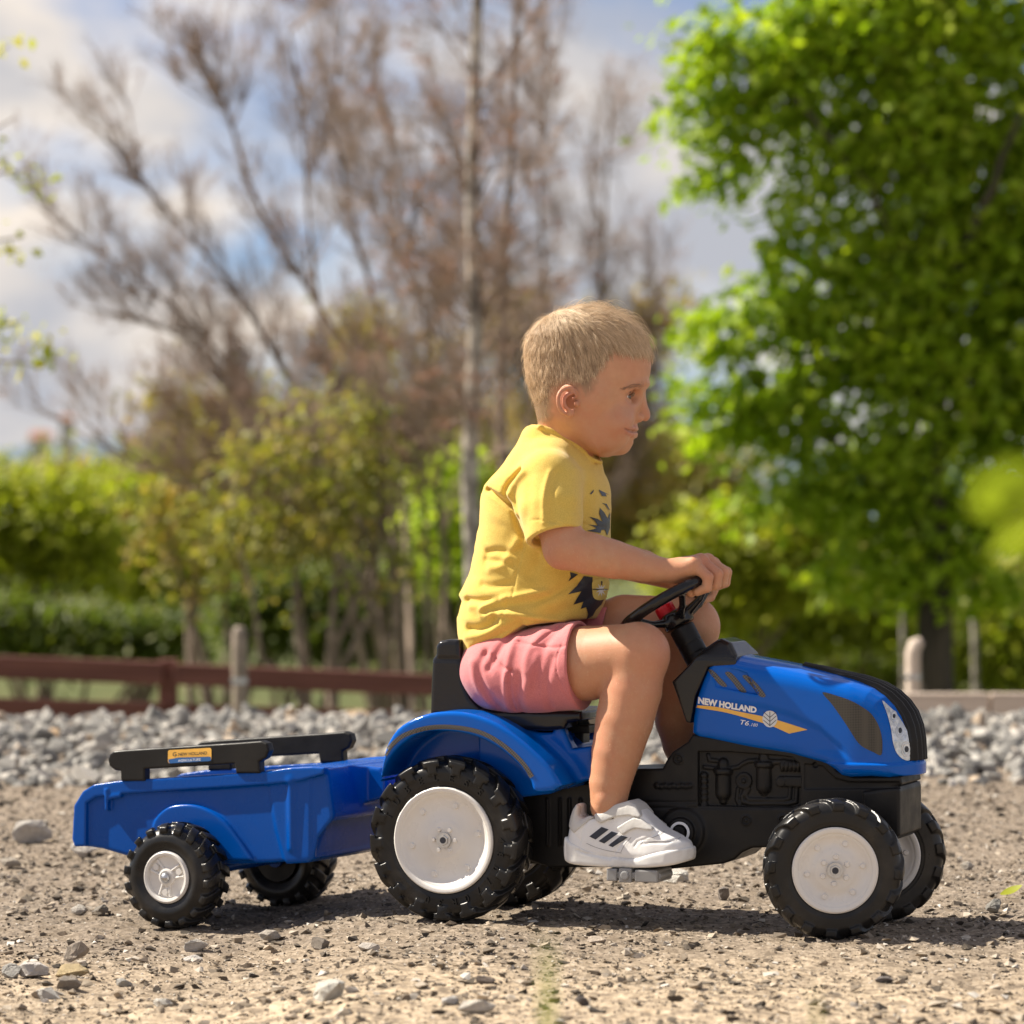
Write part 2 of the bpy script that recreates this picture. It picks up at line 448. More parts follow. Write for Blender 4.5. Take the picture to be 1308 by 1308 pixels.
M_BLUE = plastic('blue_moulded_plastic', (0.0, 0.098, 0.48), 0.15, 0.12, 0.003, spec=0.2)
M_BLUE2 = plastic('blue_trailer_plastic', (0.0, 0.066, 0.34), 0.24, 0.0, 0.004, spec=0.2)
M_BLACK = plastic('black_chassis_plastic', (0.011, 0.0105, 0.0105), 0.40, 0, 0.05, 0.15, spec=0.25)
M_GLOSSBLACK = plastic('glossy_black_plastic', (0.008, 0.008, 0.010), 0.18, 0.1, 0.02, spec=0.35)
M_TYRE = plastic('tyre_plastic', (0.010, 0.010, 0.0105), 0.30, 0, 0.17, 0.12, spec=0.35)
M_RIM = plastic('white_rim_plastic', (0.76, 0.74, 0.71), 0.3, 0.1, 0.25, 0.05, dustcol=(0.5, 0.43, 0.34))
M_RED = plastic('red_button_plastic', (0.6, 0.012, 0.02), 0.3, 0.1, 0.03)
M_GREYPL = plastic('grey_pedal_plastic', (0.30, 0.30, 0.30), 0.4, 0, 0.2)
M_METAL = flat('zinc_metal', (0.55, 0.56, 0.58), 0.35, 1.0)
M_WHITEPRINT = flat('white_print', (0.82, 0.84, 0.87), 0.35)
M_YELLOWPRINT = flat('amber_print', (0.85, 0.48, 0.09), 0.35)
M_DARKPRINT = flat('dark_print', (0.02, 0.025, 0.04), 0.4)
M_NAVYPRINT = flat('navy_print', (0.02, 0.12, 0.36), 0.35)
# ================================================================== GROUND
def vnoise(X, Y, scale, seed=0, octv=1, gain=0.5):
    """value noise in numpy, about -1..1"""
    out = 0; amp = 1.0; tot = 0
    X, Y = np.broadcast_arrays(np.asarray(X, float), np.asarray(Y, float))
    for o in range(octv):
        r = np.random.default_rng(seed * 13 + o).random((256, 256))
        u, v = X / scale, Y / scale; i, j = np.floor(u).astype(int), np.floor(v).astype(int)
        fu, fv = u - i, v - j; fu = fu * fu * (3 - 2 * fu); fv = fv * fv * (3 - 2 * fv)
        g = lambda a, b: r[a % 256, b % 256]
        n = (g(i, j) * (1 - fu) + g(i + 1, j) * fu) * (1 - fv) + (g(i, j + 1) * (1 - fu) + g(i + 1, j + 1) * fu) * fv
        out = out + amp * (n * 2 - 1); tot += amp; amp *= gain; scale = scale / 2.03
    return out / tot

def bank_h(x, y):
    top = 0.034 + 0.022 * vnoise(x, y * 0 + 3, 0.42, 5, 2) + 0.018 * np.exp(-((x + 0.72) / 0.35) ** 2)
    return top * sstep(y, 2.70, 4.0) * (1 - sstep(y, 4.2, 5.4))

def ground_z(x, y):
    x = np.asarray(x, float); y = np.asarray(y, float)
    z = 0.010 * vnoise(x, y, 0.6, 1, 2) * sstep(np.abs(y) + np.abs(x) * 0.4, 0.5, 1.2)
    z = z - 0.033 * sstep(-x, 0.16, 0.42) * (1 - sstep(y, 1.0, 2.2)) + bank_h(x, y) - 1.05 * sstep(y, 5.0, 9.0)
    z = z + 0.5 * vnoise(x, y, 30, 3, 2) * sstep(y, 25, 80)
    return z

def relief(x, y):
    near = sstep(y, -4.4, -1.6) * (1 - sstep(y, 2.4, 5))
    return (0.0062 * vnoise(x, y, 0.050, 7, 3, 0.62) + 0.0058 * np.maximum(vnoise(x, y, 0.028, 9, 2), 0.15)) * near

def axis(a, b, step, far, n):
    core = np.arange(a, b, step); g = np.geomspace(step, far, n)
    return np.concatenate([a - np.cumsum(g)[::-1], core, core[-1] + np.cumsum(g)])

gx = axis(-1.45, 1.75, 0.0115, 90, 60); gy = np.concatenate([np.arange(-7, -1.35, 0.12), np.arange(-1.35, 3.2, 0.0115), 3.2 + np.cumsum(np.geomspace(0.02, 120, 70))])
GX, GY = np.meshgrid(gx, gy, indexing='ij'); GZ = ground_z(GX, GY) + relief(GX, GY)
nx, ny = GX.shape; i, j = np.meshgrid(np.arange(nx - 1), np.arange(ny - 1), indexing='ij')
F = np.stack([i * ny + j, (i + 1) * ny + j, (i + 1) * ny + j + 1, i * ny + j + 1], -1).reshape(-1, 4)

m, nt, b = mat_new('sandy_gravel_soil')
geo = N(nt, 'ShaderNodeNewGeometry'); sep = N(nt, 'ShaderNodeSeparateXYZ'); nt.links.new(geo.outputs['Position'], sep.inputs[0])
f1, _ = noise_fac(nt, 5, 5, 0.6, lo=0.38, hi=0.62)
f2, _ = noise_fac(nt, 105, 5, 0.75, lo=0.36, hi=0.64, vec_scale=(1, .55, 1))
f3, _ = noise_fac(nt, 38, 5, 0.7, lo=0.46, hi=0.62)
sand = mixc(nt, f2, (0.34, 0.26, 0.175), (0.62, 0.505, 0.37))
soil = mixc(nt, f2, (0.07, 0.056, 0.044), (0.40, 0.33, 0.26))
my = N(nt, 'ShaderNodeMapRange'); my.inputs['From Min'].default_value = -0.75; my.inputs['From Max'].default_value = 0.1
wob, _ = noise_fac(nt, 2.2, 4, 0.6, lo=0.2, hi=0.8)
ad = N(nt, 'ShaderNodeMath', operation='MULTIPLY_ADD'); nt.links.new(wob, ad.inputs[0]); ad.inputs[1].default_value = 1.1; nt.links.new(sep.outputs['Y'], ad.inputs[2])
sb = N(nt, 'ShaderNodeMath', operation='SUBTRACT'); nt.links.new(ad.outputs[0], sb.inputs[0]); sb.inputs[1].default_value = 0.55
nt.links.new(sb.outputs[0], my.inputs['Value'])
c = mixc(nt, my.outputs[0], sand, soil)
c = mixc(nt, f3, c, (0.19, 0.15, 0.11))
gr = N(nt, 'ShaderNodeMapRange'); gr.inputs['From Min'].default_value = 5; gr.inputs['From Max'].default_value = 8; nt.links.new(sep.outputs['Y'], gr.inputs['Value'])
grass, _ = noise_fac(nt, 1.5, 5, lo=0.3, hi=0.7)
c = mixc(nt, gr.outputs[0], c, mixc(nt, grass, (0.05, 0.075, 0.02), (0.12, 0.12, 0.045)))
nt.links.new(c, b.inputs['Base Color']); b.inputs['Roughness'].default_value = 0.95; b.inputs['Specular IOR Level'].default_value = 0.2
h, _ = noise_fac(nt, 240, 5, 0.7, lo=0, hi=1); bump(nt, b, h, 0.8, 0.003)
M_SOIL = m
ground = obj('ground', np_mesh('ground', np.stack([GX, GY, GZ], -1).reshape(-1, 3), F, M_SOIL)); ground['kind'] = 'structure'

# stones: convex, angular
def hull(rng, npts, squash=(1, 1, 1), bev=0.0):
    bm = bmesh.new(); P = rng.normal(size=(npts, 3)); P /= np.linalg.norm(P, axis=1)[:, None]; P *= rng.uniform(0.75, 1.0, (npts, 1)) * np.array(squash)
    for p in P: bm.verts.new(p)
    r = bmesh.ops.convex_hull(bm, input=bm.verts[:])
    bmesh.ops.delete(bm, geom=list({g for g in r['geom_interior'] if isinstance(g, bmesh.types.BMVert)}), context='VERTS')
    if bev:
        bmesh.ops.bevel(bm, geom=bm.edges[:], offset=bev, segments=1, affect='EDGES', clamp_overlap=True); bmesh.ops.triangulate(bm, faces=bm.faces[:])
    bm.verts.index_update(); V = np.array([v.co[:] for v in bm.verts]); F = np.array([[v.index for v in f.verts] for f in bm.faces]); bm.free()
    return V, F

def rand_rot(rng, n):
    q = rng.normal(size=(n, 4)); q /= np.linalg.norm(q, axis=1)[:, None]; w, x, y, z = q.T
    return np.stack([1 - 2 * (y * y + z * z), 2 * (x * y - z * w), 2 * (x * z + y * w), 2 * (x * y + z * w), 1 - 2 * (x * x + z * z), 2 * (y * z - x * w),
                     2 * (x * z - y * w), 2 * (y * z + x * w), 1 - 2 * (x * x + y * y)], 1).reshape(n, 3, 3)

def scatter(name, pos, size, variants, mat, rng, flatz=0.75, tone=None):
    """one mesh of many small stones"""
    n = len(pos); which = rng.integers(0, len(variants), n); Rm = rand_rot(rng, n); Vs, Fs, Ts = [], [], []; off = 0
    tone = rng.random(n) if tone is None else tone
    for k, (v, f) in enumerate(variants):
        ids = np.where(which == k)[0]
        if not len(ids): continue
        W = np.einsum('nij,vj->nvi', Rm[ids], v) * size[ids, None, None]; W[:, :, 2] *= flatz; W += pos[ids, None]
        Vs.append(W.reshape(-1, 3)); Fs.append((f[None] + (np.arange(len(ids)) * len(v))[:, None, None] + off).reshape(-1, 3)); off += len(ids) * len(v)
        Ts.append(np.repeat(tone[ids], len(v)))
    me = np_mesh(name, np.concatenate(Vs), np.concatenate(Fs), mat, smooth=False); set_attr(me, 'tone', np.concatenate(Ts))
    return me

def stone_mat(name, stops, bump_s=0.5, use_attr=True, scale=60, sand=True):
    m, nt, b = mat_new(name)
    ramp = N(nt, 'ShaderNodeValToRGB'); ramp.color_ramp.interpolation = 'LINEAR'; e = ramp.color_ramp.elements
    e[0].position, e[0].color = stops[0][0], (*stops[0][1], 1); e[1].position, e[1].color = stops[-1][0], (*stops[-1][1], 1)
    for p, c in stops[1:-1]: q = e.new(p); q.color = (*c, 1)
    if use_attr: a = N(nt, 'ShaderNodeAttribute', attribute_name='tone'); nt.links.new(a.outputs['Fac'], ramp.inputs[0])
    else: a = N(nt, 'ShaderNodeObjectInfo'); nt.links.new(a.outputs['Random'], ramp.inputs[0])
    f, _ = noise_fac(nt, scale, 6, 0.7, lo=0.3, hi=0.7)
    dark = N(nt, 'ShaderNodeMix', data_type='RGBA', blend_type='MULTIPLY'); nt.links.new(f, dark.inputs[0]); nt.links.new(ramp.outputs[0], dark.inputs[6]); dark.inputs[7].default_value = (0.6, 0.58, 0.56, 1)
    nt.links.new(dark.outputs[2], b.inputs['Base Color']); b.inputs['Roughness'].default_value = 0.9; b.inputs['Specular IOR Level'].default_value = 0.25
    h, _ = noise_fac(nt, scale * 3, 5, 0.7, lo=0, hi=1); bump(nt, b, h, bump_s, 0.002)
    return m

M_PEB = stone_mat('pebble_mix', [(0, (0.06, 0.052, 0.045)), (0.3, (0.24, 0.20, 0.155)), (0.65, (0.42, 0.35, 0.27)), (0.85, (0.54, 0.48, 0.40)), (1, (0.66, 0.63, 0.58))], 0.3)
M_STONE = stone_mat('crushed_stone', [(0, (0.17, 0.17, 0.165)), (0.35, (0.31, 0.305, 0.29)), (0.7, (0.45, 0.435, 0.405)), (0.93, (0.58, 0.55, 0.505)), (1, (0.46, 0.33, 0.21))], 0.5, scale=25)
M_STONE_OBJ = stone_mat('crushed_stone_single', [(0, (0.17, 0.17, 0.165)), (0.35, (0.31, 0.305, 0.29)), (0.7, (0.45, 0.435, 0.405)), (0.93, (0.58, 0.55, 0.505)), (1, (0.46, 0.33, 0.21))], 0.5, use_attr=False, scale=25)

rp = np.random.default_rng(3)
pv = [hull(rp, 7) for _ in range(14)]
n = 104000
py = -1.3 + 4.25 * rp.random(n) ** 1.25; px = (rp.random(n) - 0.5) * 2 * (0.16 * (py + 5.2) + 0.55)
dens = 0.5 + 0.5 * vnoise(px, py, 0.3, 21, 3)
keep = rp.random(n) < 0.35 + 0.9 * dens * (0.5 + 0.5 * sstep(py, -0.9, -0.2)); px, py = px[keep], py[keep]; n = len(px)
sz = 0.0012 + 0.0026 * rp.random(n) ** 1.5 + 0.0110 * rp.random(n) ** 15 + 0.0012 * sstep(py, 0, 2)
pz = ground_z(px, py) + relief(px, py) + sz * 0.25
g = obj('ground_pebbles', scatter('ground_pebbles', np.stack([px, py, pz], 1), sz, pv, M_PEB, rp, 0.55, tone=np.clip(rp.random(n) ** 1.3, 0, 1)))
tag(g, 'small brown and grey pebbles strewn over the sandy ground', 'gravel', kind='stuff')

# loose stones one can pick out, each at its own spot
def photo_ground(px, py):
    dz = -(py - CY) / FPX; t = CAM[2] / -dz
    for _ in range(4):
        x = (px - CX) / FPX * t; y = CAM[1] + t; t = (CAM[2] - float(ground_z(x, y))) / -dz
    return x, y, t

def rock_mesh(seed, squash, npts=16, sub=True):
    rng = np.random.default_rng(seed); V, F = hull(rng, npts, squash)
    bm = bmesh.new(); vs = [bm.verts.new(v) for v in V]; [bm.faces.new([vs[i] for i in f]) for f in F]
    bmesh.ops.bevel(bm, geom=bm.edges[:], offset=0.025, segments=1, affect='EDGES', clamp_overlap=True); bmesh.ops.triangulate(bm, faces=bm.faces[:])
    bmesh.ops.subdivide_edges(bm, edges=[e for e in bm.edges if e.calc_length() > 0.3], cuts=1)
    bmesh.ops.triangulate(bm, faces=bm.faces[:])
    for v in bm.verts:
        if v.normal.length > .5: v.co += v.normal * float(np.clip(rng.normal(), -1.5, 1.5)) * 0.014
    me = bpy.data.meshes.new('loose_stone'); bm.to_mesh(me); bm.free(); return me

LOOSE = [  # px, py of the base centre, width px, height px, tone, label
 (420, 1288, 52, 34, (0.52, 0.50, 0.45), 'pale blocky stone with a flat lit face, largest in the front ground'),
 (97, 1237, 32, 34, (0.33, 0.28, 0.23), 'brown grey pointed stone standing upright at the left front'),
 (43, 1252, 42, 24, (0.50, 0.47, 0.44), 'pale grey stone left of the brown pointed stone'),
 (88, 1250, 50, 17, (0.42, 0.33, 0.19), 'flat ochre stone lying in front of the pointed stone'),
 (84, 1268, 36, 17, (0.24, 0.21, 0.18), 'dark brown stone just below the flat ochre stone'),
 (60, 1276, 40, 14, (0.44, 0.42, 0.39), 'low grey slab in front of the dark brown stone'),
 (14, 1252, 26, 18, (0.34, 0.33, 0.31), 'grey stone at the left edge of the photo beside the pale one'),
 (406, 1214, 30, 18, (0.22, 0.19, 0.16), 'dark brown stone above and left of the pale blocky stone'),
 (344, 1206, 26, 14, (0.40, 0.36, 0.31), 'small tan stone between trailer wheel and dark brown stone'),
 (248, 1217, 32, 17, (0.46, 0.43, 0.39), 'pale stone in the front ground below the near trailer wheel'),
 (246, 1230, 26, 10, (0.50, 0.47, 0.44), 'thin pale chip just below the pale stone near the trailer wheel'),
 (158, 1260, 22, 12, (0.33, 0.32, 0.30), 'small grey stone midway between ochre stone and trailer shadow'),
 (207, 1287, 26, 14, (0.45, 0.43, 0.39), 'small pale stone near the bottom edge right of the stone cluster'),
 (470, 1216, 30, 12, (0.42, 0.38, 0.34), 'low tan stone beneath the near rear wheel'),
 (576, 1284, 26, 13, (0.50, 0.48, 0.45), 'small pale stone left of the wide flat pale stone'),
 (612, 1296, 50, 18, (0.52, 0.48, 0.42), 'wide flat pale stone at the bottom near the middle'),
 (619, 1258, 24, 14, (0.15, 0.12, 0.10), 'small dark clod behind the wide flat pale stone'),
 (743, 1288, 18, 14, (0.10, 0.085, 0.08), 'little black stone right of the blurred grass blades'),
 (762, 1206, 26, 11, (0.44, 0.37, 0.30), 'tan stone in front of the shadow below the shoe'),
 (925, 1150, 16, 18, (0.27, 0.24, 0.22), 'upright grey brown stone behind the shadow, left of the front wheel'),
 (865, 1130, 44, 18, (0.55, 0.52, 0.48), 'whitish stone behind the pedal and below the shoe toe'),
 (1272, 1171, 28, 20, (0.24, 0.23, 0.21), 'dark grey stone at the right edge below the yellow leaf'),
 (1130, 1258, 24, 9, (0.18, 0.16, 0.15), 'dark flat chip in front of the near front wheel'),
 (38, 1078, 50, 32, (0.52, 0.49, 0.45), 'pale rounded stone behind the trailer at the left edge'),
 (110, 1096, 40, 20, (0.45, 0.42, 0.39), 'grey stone on the ground behind the trailer tail'),
 (14, 1112, 30, 14, (0.36, 0.32, 0.27), 'brown stone at the left edge below the pale rounded stone'),
 (100, 1170, 24, 14, (0.42, 0.39, 0.35), 'small grey stone left of the near trailer wheel'),
 (128, 1172, 22, 14, (0.30, 0.27, 0.23), 'small brown stone touching the shade by the near trailer wheel'),
 (455, 1088, 26, 14, (0.40, 0.35, 0.29), 'tan stone between trailer tongue and rear wheel'),
 (1235, 1112, 20, 10, (0.46, 0.42, 0.36), 'small pale stone right of the far front wheel'),
]
for k, (sx, sy, w, hh, tone, lab) in enumerate(LOOSE):
    x, y, t = photo_ground(sx, sy); s = t / FPX
    tone = tuple(min(.78, c * 1.25) for c in tone); w *= 1.12; hh *= 1.15; me = rock_mesh(100 + k, (0.5 * 1.12, 0.42, 0.55), 18)
    mm, nt, b = mat_new('stone_surface'); f, _ = noise_fac(nt, 3.5, 6, 0.7, lo=0.3, hi=0.7)
    nt.links.new(mixc(nt, f, tuple(c * 0.75 for c in tone), tuple(min(0.8, c * 1.2) for c in tone)), b.inputs['Base Color']); b.inputs['Roughness'].default_value = 0.9
    hb, _ = noise_fac(nt, 9, 6, 0.75, lo=0, hi=1); bump(nt, b, hb, 0.6, 0.08)
    me.materials.append(mm)
    o = obj('loose_stone', me); o.scale = (w * s, w * s * 0.9, hh * s); z = float(ground_z(x, y) + relief(x, y))
    o.location = (x, y + 0.2 * w * s, z + hh * s * 0.40); o.rotation_euler = (0, 0, (k * 37 % 20 - 10) / 15)
    tag(o, lab, 'stone', 'loose stones on the ground')

# bank of crushed stone behind
rb = np.random.default_rng(8); bv = [hull(rb, 13, (1, 0.85, 0.65), 0.05) for _ in range(14)]; bvs = [hull(rb, 13, (1, 0.85, 0.65)) for _ in range(14)]
n = 10500
by = 2.72 + 2.2 * rb.random(n) ** 1.15; bx = (rb.random(n) - 0.5) * 2 * (0.155 * (by + 5.2) + 1.5)
bs = 0.012 + 0.017 * rb.random(n) + 0.021 * rb.random(n) ** 5; bz = ground_z(bx, by) + bs * (0.0 + 0.5 * rb.random(n))
edge = (by < 2.95) & (rb.random(n) < 0.45); bx, by, bz, bs = bx[~edge], by[~edge], bz[~edge], bs[~edge]; n = len(bx)
vis = np.abs(bx) < 0.148 * (by + 5.2); score = bs * np.where(vis, 1, 0) - 0.004 * (by - 2.7) + 0.05 * (bz - ground_z(bx, by)); order = np.argsort(-score); single, rest = order[:290], order[290:]
g = obj('stone_bank', scatter('stone_bank', np.stack([bx, by, bz], 1)[rest], bs[rest], bvs, M_STONE, rb, 0.85))
tag(g, 'long low bank of grey crushed stone across the back', 'stone bank', kind='stuff')
smesh = []
for v, f in bv:
    me = np_mesh('bank_stone', v, f, M_STONE_OBJ, smooth=False); smesh.append(me)
for q in single:
    o = obj('bank_stone', smesh[int(rb.integers(0, len(smesh)))]); s = float(bs[q]) * 1.18; o.scale = (s, s, s * 0.85)
    o.location = (bx[q], by[q], bz[q]); o.rotation_euler = tuple(rb.random(3) * 6.28)
    tag(o, 'grey angular crushed stone lying on the bank behind the tractor', 'stone', 'crushed stones on the bank')
# ================================================================== PEDAL TRACTOR
def cc(ox, oy, s):
    return lambda L: [(ox + u[0] / s, oy + u[1] / s) + tuple(u[2:]) for u in L]
C2, C3, C4, C5 = cc(560, 700, 3.27), cc(840, 780, 3.27), cc(440, 800, 3.27), cc(80, 900, 3.27)
C8, CH, CW = cc(900, 960, 4.0875), cc(1030, 830, 7.265), cc(780, 680, 5.945)

tractor = empty('pedal_tractor', TF.o, -R(TF.yaw))
tag(tractor, 'blue and black ride-on toy pedal tractor carrying the boy', 'toy tractor')

def lut(P, lo, hi, res):
    xs = np.arange(lo[0], hi[0] + res, res); zs = np.arange(lo[1], hi[1] + res, res)
    T = poly_sdf(P, xs[:, None], zs[None])
    def f(X, Z):
        u = np.clip((X - lo[0]) / res, 0, len(xs) - 1.001); v = np.clip((Z - lo[1]) / res, 0, len(zs) - 1.001)
        i = u.astype(int); j = v.astype(int); a = u - i; c = v - j
        return (T[i, j] * (1 - a) + T[i + 1, j] * a) * (1 - c) + (T[i, j + 1] * (1 - a) + T[i + 1, j + 1] * a) * c
    return f

# ---- hood
HP = [(880,936,-.066),(881,911,-.066),(886,887,-.066),(895,862,-.066),(903,845,-.064),(912,838.5,-.05),(948,837,-.03),(972,839,0),(999,844,0),(1030,850,0),(1066,858.5,0),
      (1100,866,0),(1128,875,0),(1146,885,0),(1159,897,0),(1168,910,0),(1174,926,0),(1177,944,0),(1178.5,970,0),(1181,974,0),(1181,988,0),(1160,992,-.02),(1120,992.5,-.066),(1084,993,-.066),(1074,991,-.066),
      (1066,984,-.066),(1054,976,-.066),(1007,963.5,-.066),(962,957,-.066),(889,944,-.066)]
HPl = np.array([TF.at(*p)[[0, 2]] for p in HP]); lo, hi = HPl.min(0) - 0.03, HPl.max(0) + 0.03
hx1 = HPl[:, 0].max(); hoodlut = lut(HPl, lo, hi + 0.04, 0.0012)
zlip = TF.at(1110, 976, -.066)[2]
crease = TF.pts(C3([(150,395),(300,372),(440,385),(560,420),(680,480),(770,560),(830,640)]), -.066)
inset = TF.pts(C3([(222,236),(330,246),(372,262),(420,352),(240,318)]), -.066)
def hood_fn(X, Y, Z, grow=0.0):
    A = np.abs(Y); ay = A / 0.066
    W = 0.0665 - 0.012 * sstep(X, hx1 - 0.10, hx1 + 0.02) - 0.004 * sstep(-X, -(hx1 - 0.24), -(hx1 - 0.33))
    lipt = sstep(-Z, -zlip - 0.0008, -zlip + 0.0008) * sstep(X, hx1 - 0.16, hx1 - 0.14)
    W = W + 0.0035 * lipt
    cz = np.interp(X[:, 0, 0], crease[:, 0], crease[:, 1])[:, None, None]
    W = W - 0.0035 * sstep(-(Z - cz), -0.002, 0.012) * (1 - sstep(-Z, -zlip - 0.02, -zlip)) 
    zr = sstep(Z, HPl[:, 1].min() + 0.05, HPl[:, 1].min() + 0.085)
    Zp = Z + zr * (0.014 * ay ** 2.6 + 0.004 * sstep(Z, 0.3, 0.35) * 0)
    Xp = X + sstep(X, hx1 - 0.10, hx1 - 0.02) * (0.034 * ay ** 2.2)
    Xp, Zp = np.broadcast_arrays(Xp, Zp)
    d = hoodlut(Xp, Zp) * 0.93 - 0.0035 * lipt * 0
    return smax(d, A - W, 0.016) - grow
fh = Field((lo[0], -0.078, lo[1]), (hi[0], 0.078, hi[1]), 0.00135)
fh.put(hood_fn)
insd = poly_sdf(inset, fh.ax[0][:, None], fh.ax[2][None])
fh.put(lambda X, Y, Z: np.maximum(insd[:, None, :], -(Y + 0.0635)) * -1 * -1 if False else np.maximum(insd[:, None, :], Y + 0.0605), k=0.002, op='d')
hood, hVF = sd_obj('hood', fh, M_BLUE, tractor, 2); hood_bvh = bvh_of(hVF)

# black ribbed grille running over the nose
yg = lambda X: 0.012 + 0.026 * sstep(X, hx1 - 0.19, hx1 - 0.04)
fg = Field((hx1 - 0.20, -0.05, lo[1]), (hi[0] + 0.004, 0.05, hi[1]), 0.0012)
def grille_fn(X, Y, Z):
    rib = 0.0016 * np.cos(2 * np.pi * Y / 0.0135)
    g = hood_fn(X, Y, Z) - 0.0032 - rib
    g = smax(g, -(hood_fn(X, Y, Z) + 0.006), 0.001)
    edge = np.abs(Y) - yg(X)
    return smax(smax(g, edge, 0.003), (hx1 - 0.183) - X, 0.002)
fg.put(grille_fn); fg.put(lambda X, Y, Z: (zlip + 0.004) - Z + 0 * X + 0 * Y, op='i')
sd_obj('grille', fg, M_BLACK, hood, 1)

# printed and fitted marks on the hood
m, nt, b = mat_new('perforated_mesh_print')
t = N(nt, 'ShaderNodeTexCoord'); v = N(nt, 'ShaderNodeTexVoronoi', Scale=420.0); v.inputs['Randomness'].default_value = 0.0
nt.links.new(t.outputs['Object'], v.inputs['Vector']); r = N(nt, 'ShaderNodeMapRange'); r.inputs['From Min'].default_value = 0.25; r.inputs['From Max'].default_value = 0.5; nt.links.new(v.outputs['Distance'], r.inputs['Value'])
nt.links.new(mixc(nt, r.outputs[0], (0.008, 0.008, 0.008), (0.06, 0.053, 0.042)), b.inputs['Base Color']); b.inputs['Roughness'].default_value = 0.3; M_MESH = m
m, nt, b = mat_new('vent_checker_print'); t = N(nt, 'ShaderNodeTexCoord'); v = N(nt, 'ShaderNodeTexChecker', Scale=420.0); nt.links.new(t.outputs['Object'], v.inputs['Vector'])
v.inputs['Color1'].default_value = (0.04, 0.038, 0.036, 1); v.inputs['Color2'].default_value = (0.13, 0.125, 0.12, 1); nt.links.new(v.outputs[0], b.inputs['Base Color']); b.inputs['Roughness'].default_value = 0.35; M_CHECK = m
lay_poly('side_mesh', spline(CH([(150,395),(300,432),(430,480),(540,545),(600,592),(660,680),(697,790),(706,900),(692,978),(620,948),(520,898),(460,835),(400,740),(320,620),(230,495)]), 60, True), TF, hood_bvh, M_MESH, hood, 0.0007)
for P in ([(212,250),(232,250),(262,280),(290,312),(275,318),(250,300)], [(282,262),(305,258),(345,300),(372,340),(345,338),(315,300)], [(355,275),(378,272),(420,310),(452,355),(428,358),(395,318)]):
    lay_poly('vent', spline(C3(P), 30, True), TF, hood_bvh, M_CHECK, hood, 0.0007)
CN = cc(870, 820, 6.884)
lay_poly('stripe_print', spline(CN([(100,553),(300,568),(500,610),(700,650),(860,690),(1110,770)]), 24).tolist() + CN([(1110,772),(950,806)]) + spline(CN([(950,806),(800,740),(600,676),(400,622),(250,595),(98,570)]), 24).tolist(), TF, hood_bvh, M_YELLOWPRINT, hood, 0.0006)
lay_text('lettering', 'NEW HOLLAND', CN([(152,542)])[0], CN([(664,628)])[0], 8.6, TF, hood_bvh, M_WHITEPRINT, hood, bold=0.055, off=0.0010, skew=0.6)
lay_text('lettering', 'T6', CN([(524,724)])[0], CN([(600,738)])[0], 6.2, TF, hood_bvh, M_WHITEPRINT, hood, shear=0.3, bold=0.01, off=0.0010)
lay_text('lettering', '.180', CN([(604,738)])[0], CN([(676,746)])[0], 4.0, TF, hood_bvh, M_WHITEPRINT, hood, shear=0.3, off=0.0010)
# round leaf emblem
ex, ey = CN([(783, 676)])[0]; er = 10.0
disc = [(ex + er * 0.95 * math.cos(a), ey + er * 1.08 * math.sin(a)) for a in np.linspace(0, 2 * math.pi, 30, endpoint=False)]
m, nt, b = mat_new('silver_emblem_print'); b.inputs['Base Color'].default_value = (0.62, 0.65, 0.70, 1); b.inputs['Metallic'].default_value = 0.4; b.inputs['Roughness'].default_value = 0.35; M_SILV = m
emb = lay_poly('emblem', disc, TF, hood_bvh, M_SILV, hood, 0.0011)
for s in (-1, 1):
    for k in range(3):
        y0 = ey - 6.5 + k * 5.2
        lay_poly('emblem_vein', [(ex, y0 + 4.2), (ex, y0 + 5.2), (ex + s * 8.4, y0 - 2.2), (ex + s * 8.2, y0 - 3.0)], TF, hood_bvh, M_DARKPRINT, emb, 0.0015)
lay_poly('emblem_vein', [(ex - .4, ey - 9.5), (ex + .4, ey - 9.5), (ex + .4, ey + 9), (ex - .4, ey + 9)], TF, hood_bvh, M_DARKPRINT, emb, 0.0015)

# headlight
m, nt, b = mat_new('headlight_print'); f, _ = noise_fac(nt, 130, 3, lo=0.35, hi=0.65)
nt.links.new(mixc(nt, f, (0.42, 0.46, 0.50), (0.70, 0.73, 0.76)), b.inputs['Base Color']); b.inputs['Metallic'].default_value = 0.3; b.inputs['Roughness'].default_value = 0.12; M_HEAD = m
HL = spline(CH([(702,476),(760,522),(830,592),(900,695),(948,800),(968,900),(972,990),(945,1028),(890,1012),(835,955),(802,860),(782,730),(745,590)]), 60, True)
hl = lay_poly('headlight', HL, TF, hood_bvh, M_HEAD, hood, 0.0012, 3)
for (u, v2, rr) in ((808, 618, 7.0), (864, 750, 8.6), (922, 922, 10.0)):
    x0, y0 = CH([(u, v2)])[0]
    for q, (ra, mt) in enumerate(((rr, M_METAL), (rr * 0.72, M_HEAD), (rr * 0.4, M_DARKPRINT))):
        lay_poly('reflector', [(x0 + ra * 0.62 * math.cos(a), y0 + ra * math.sin(a)) for a in np.linspace(0, 2 * math.pi, 20, endpoint=False)], TF, hood_bvh, mt, hl, 0.0016 + q * 0.0004)

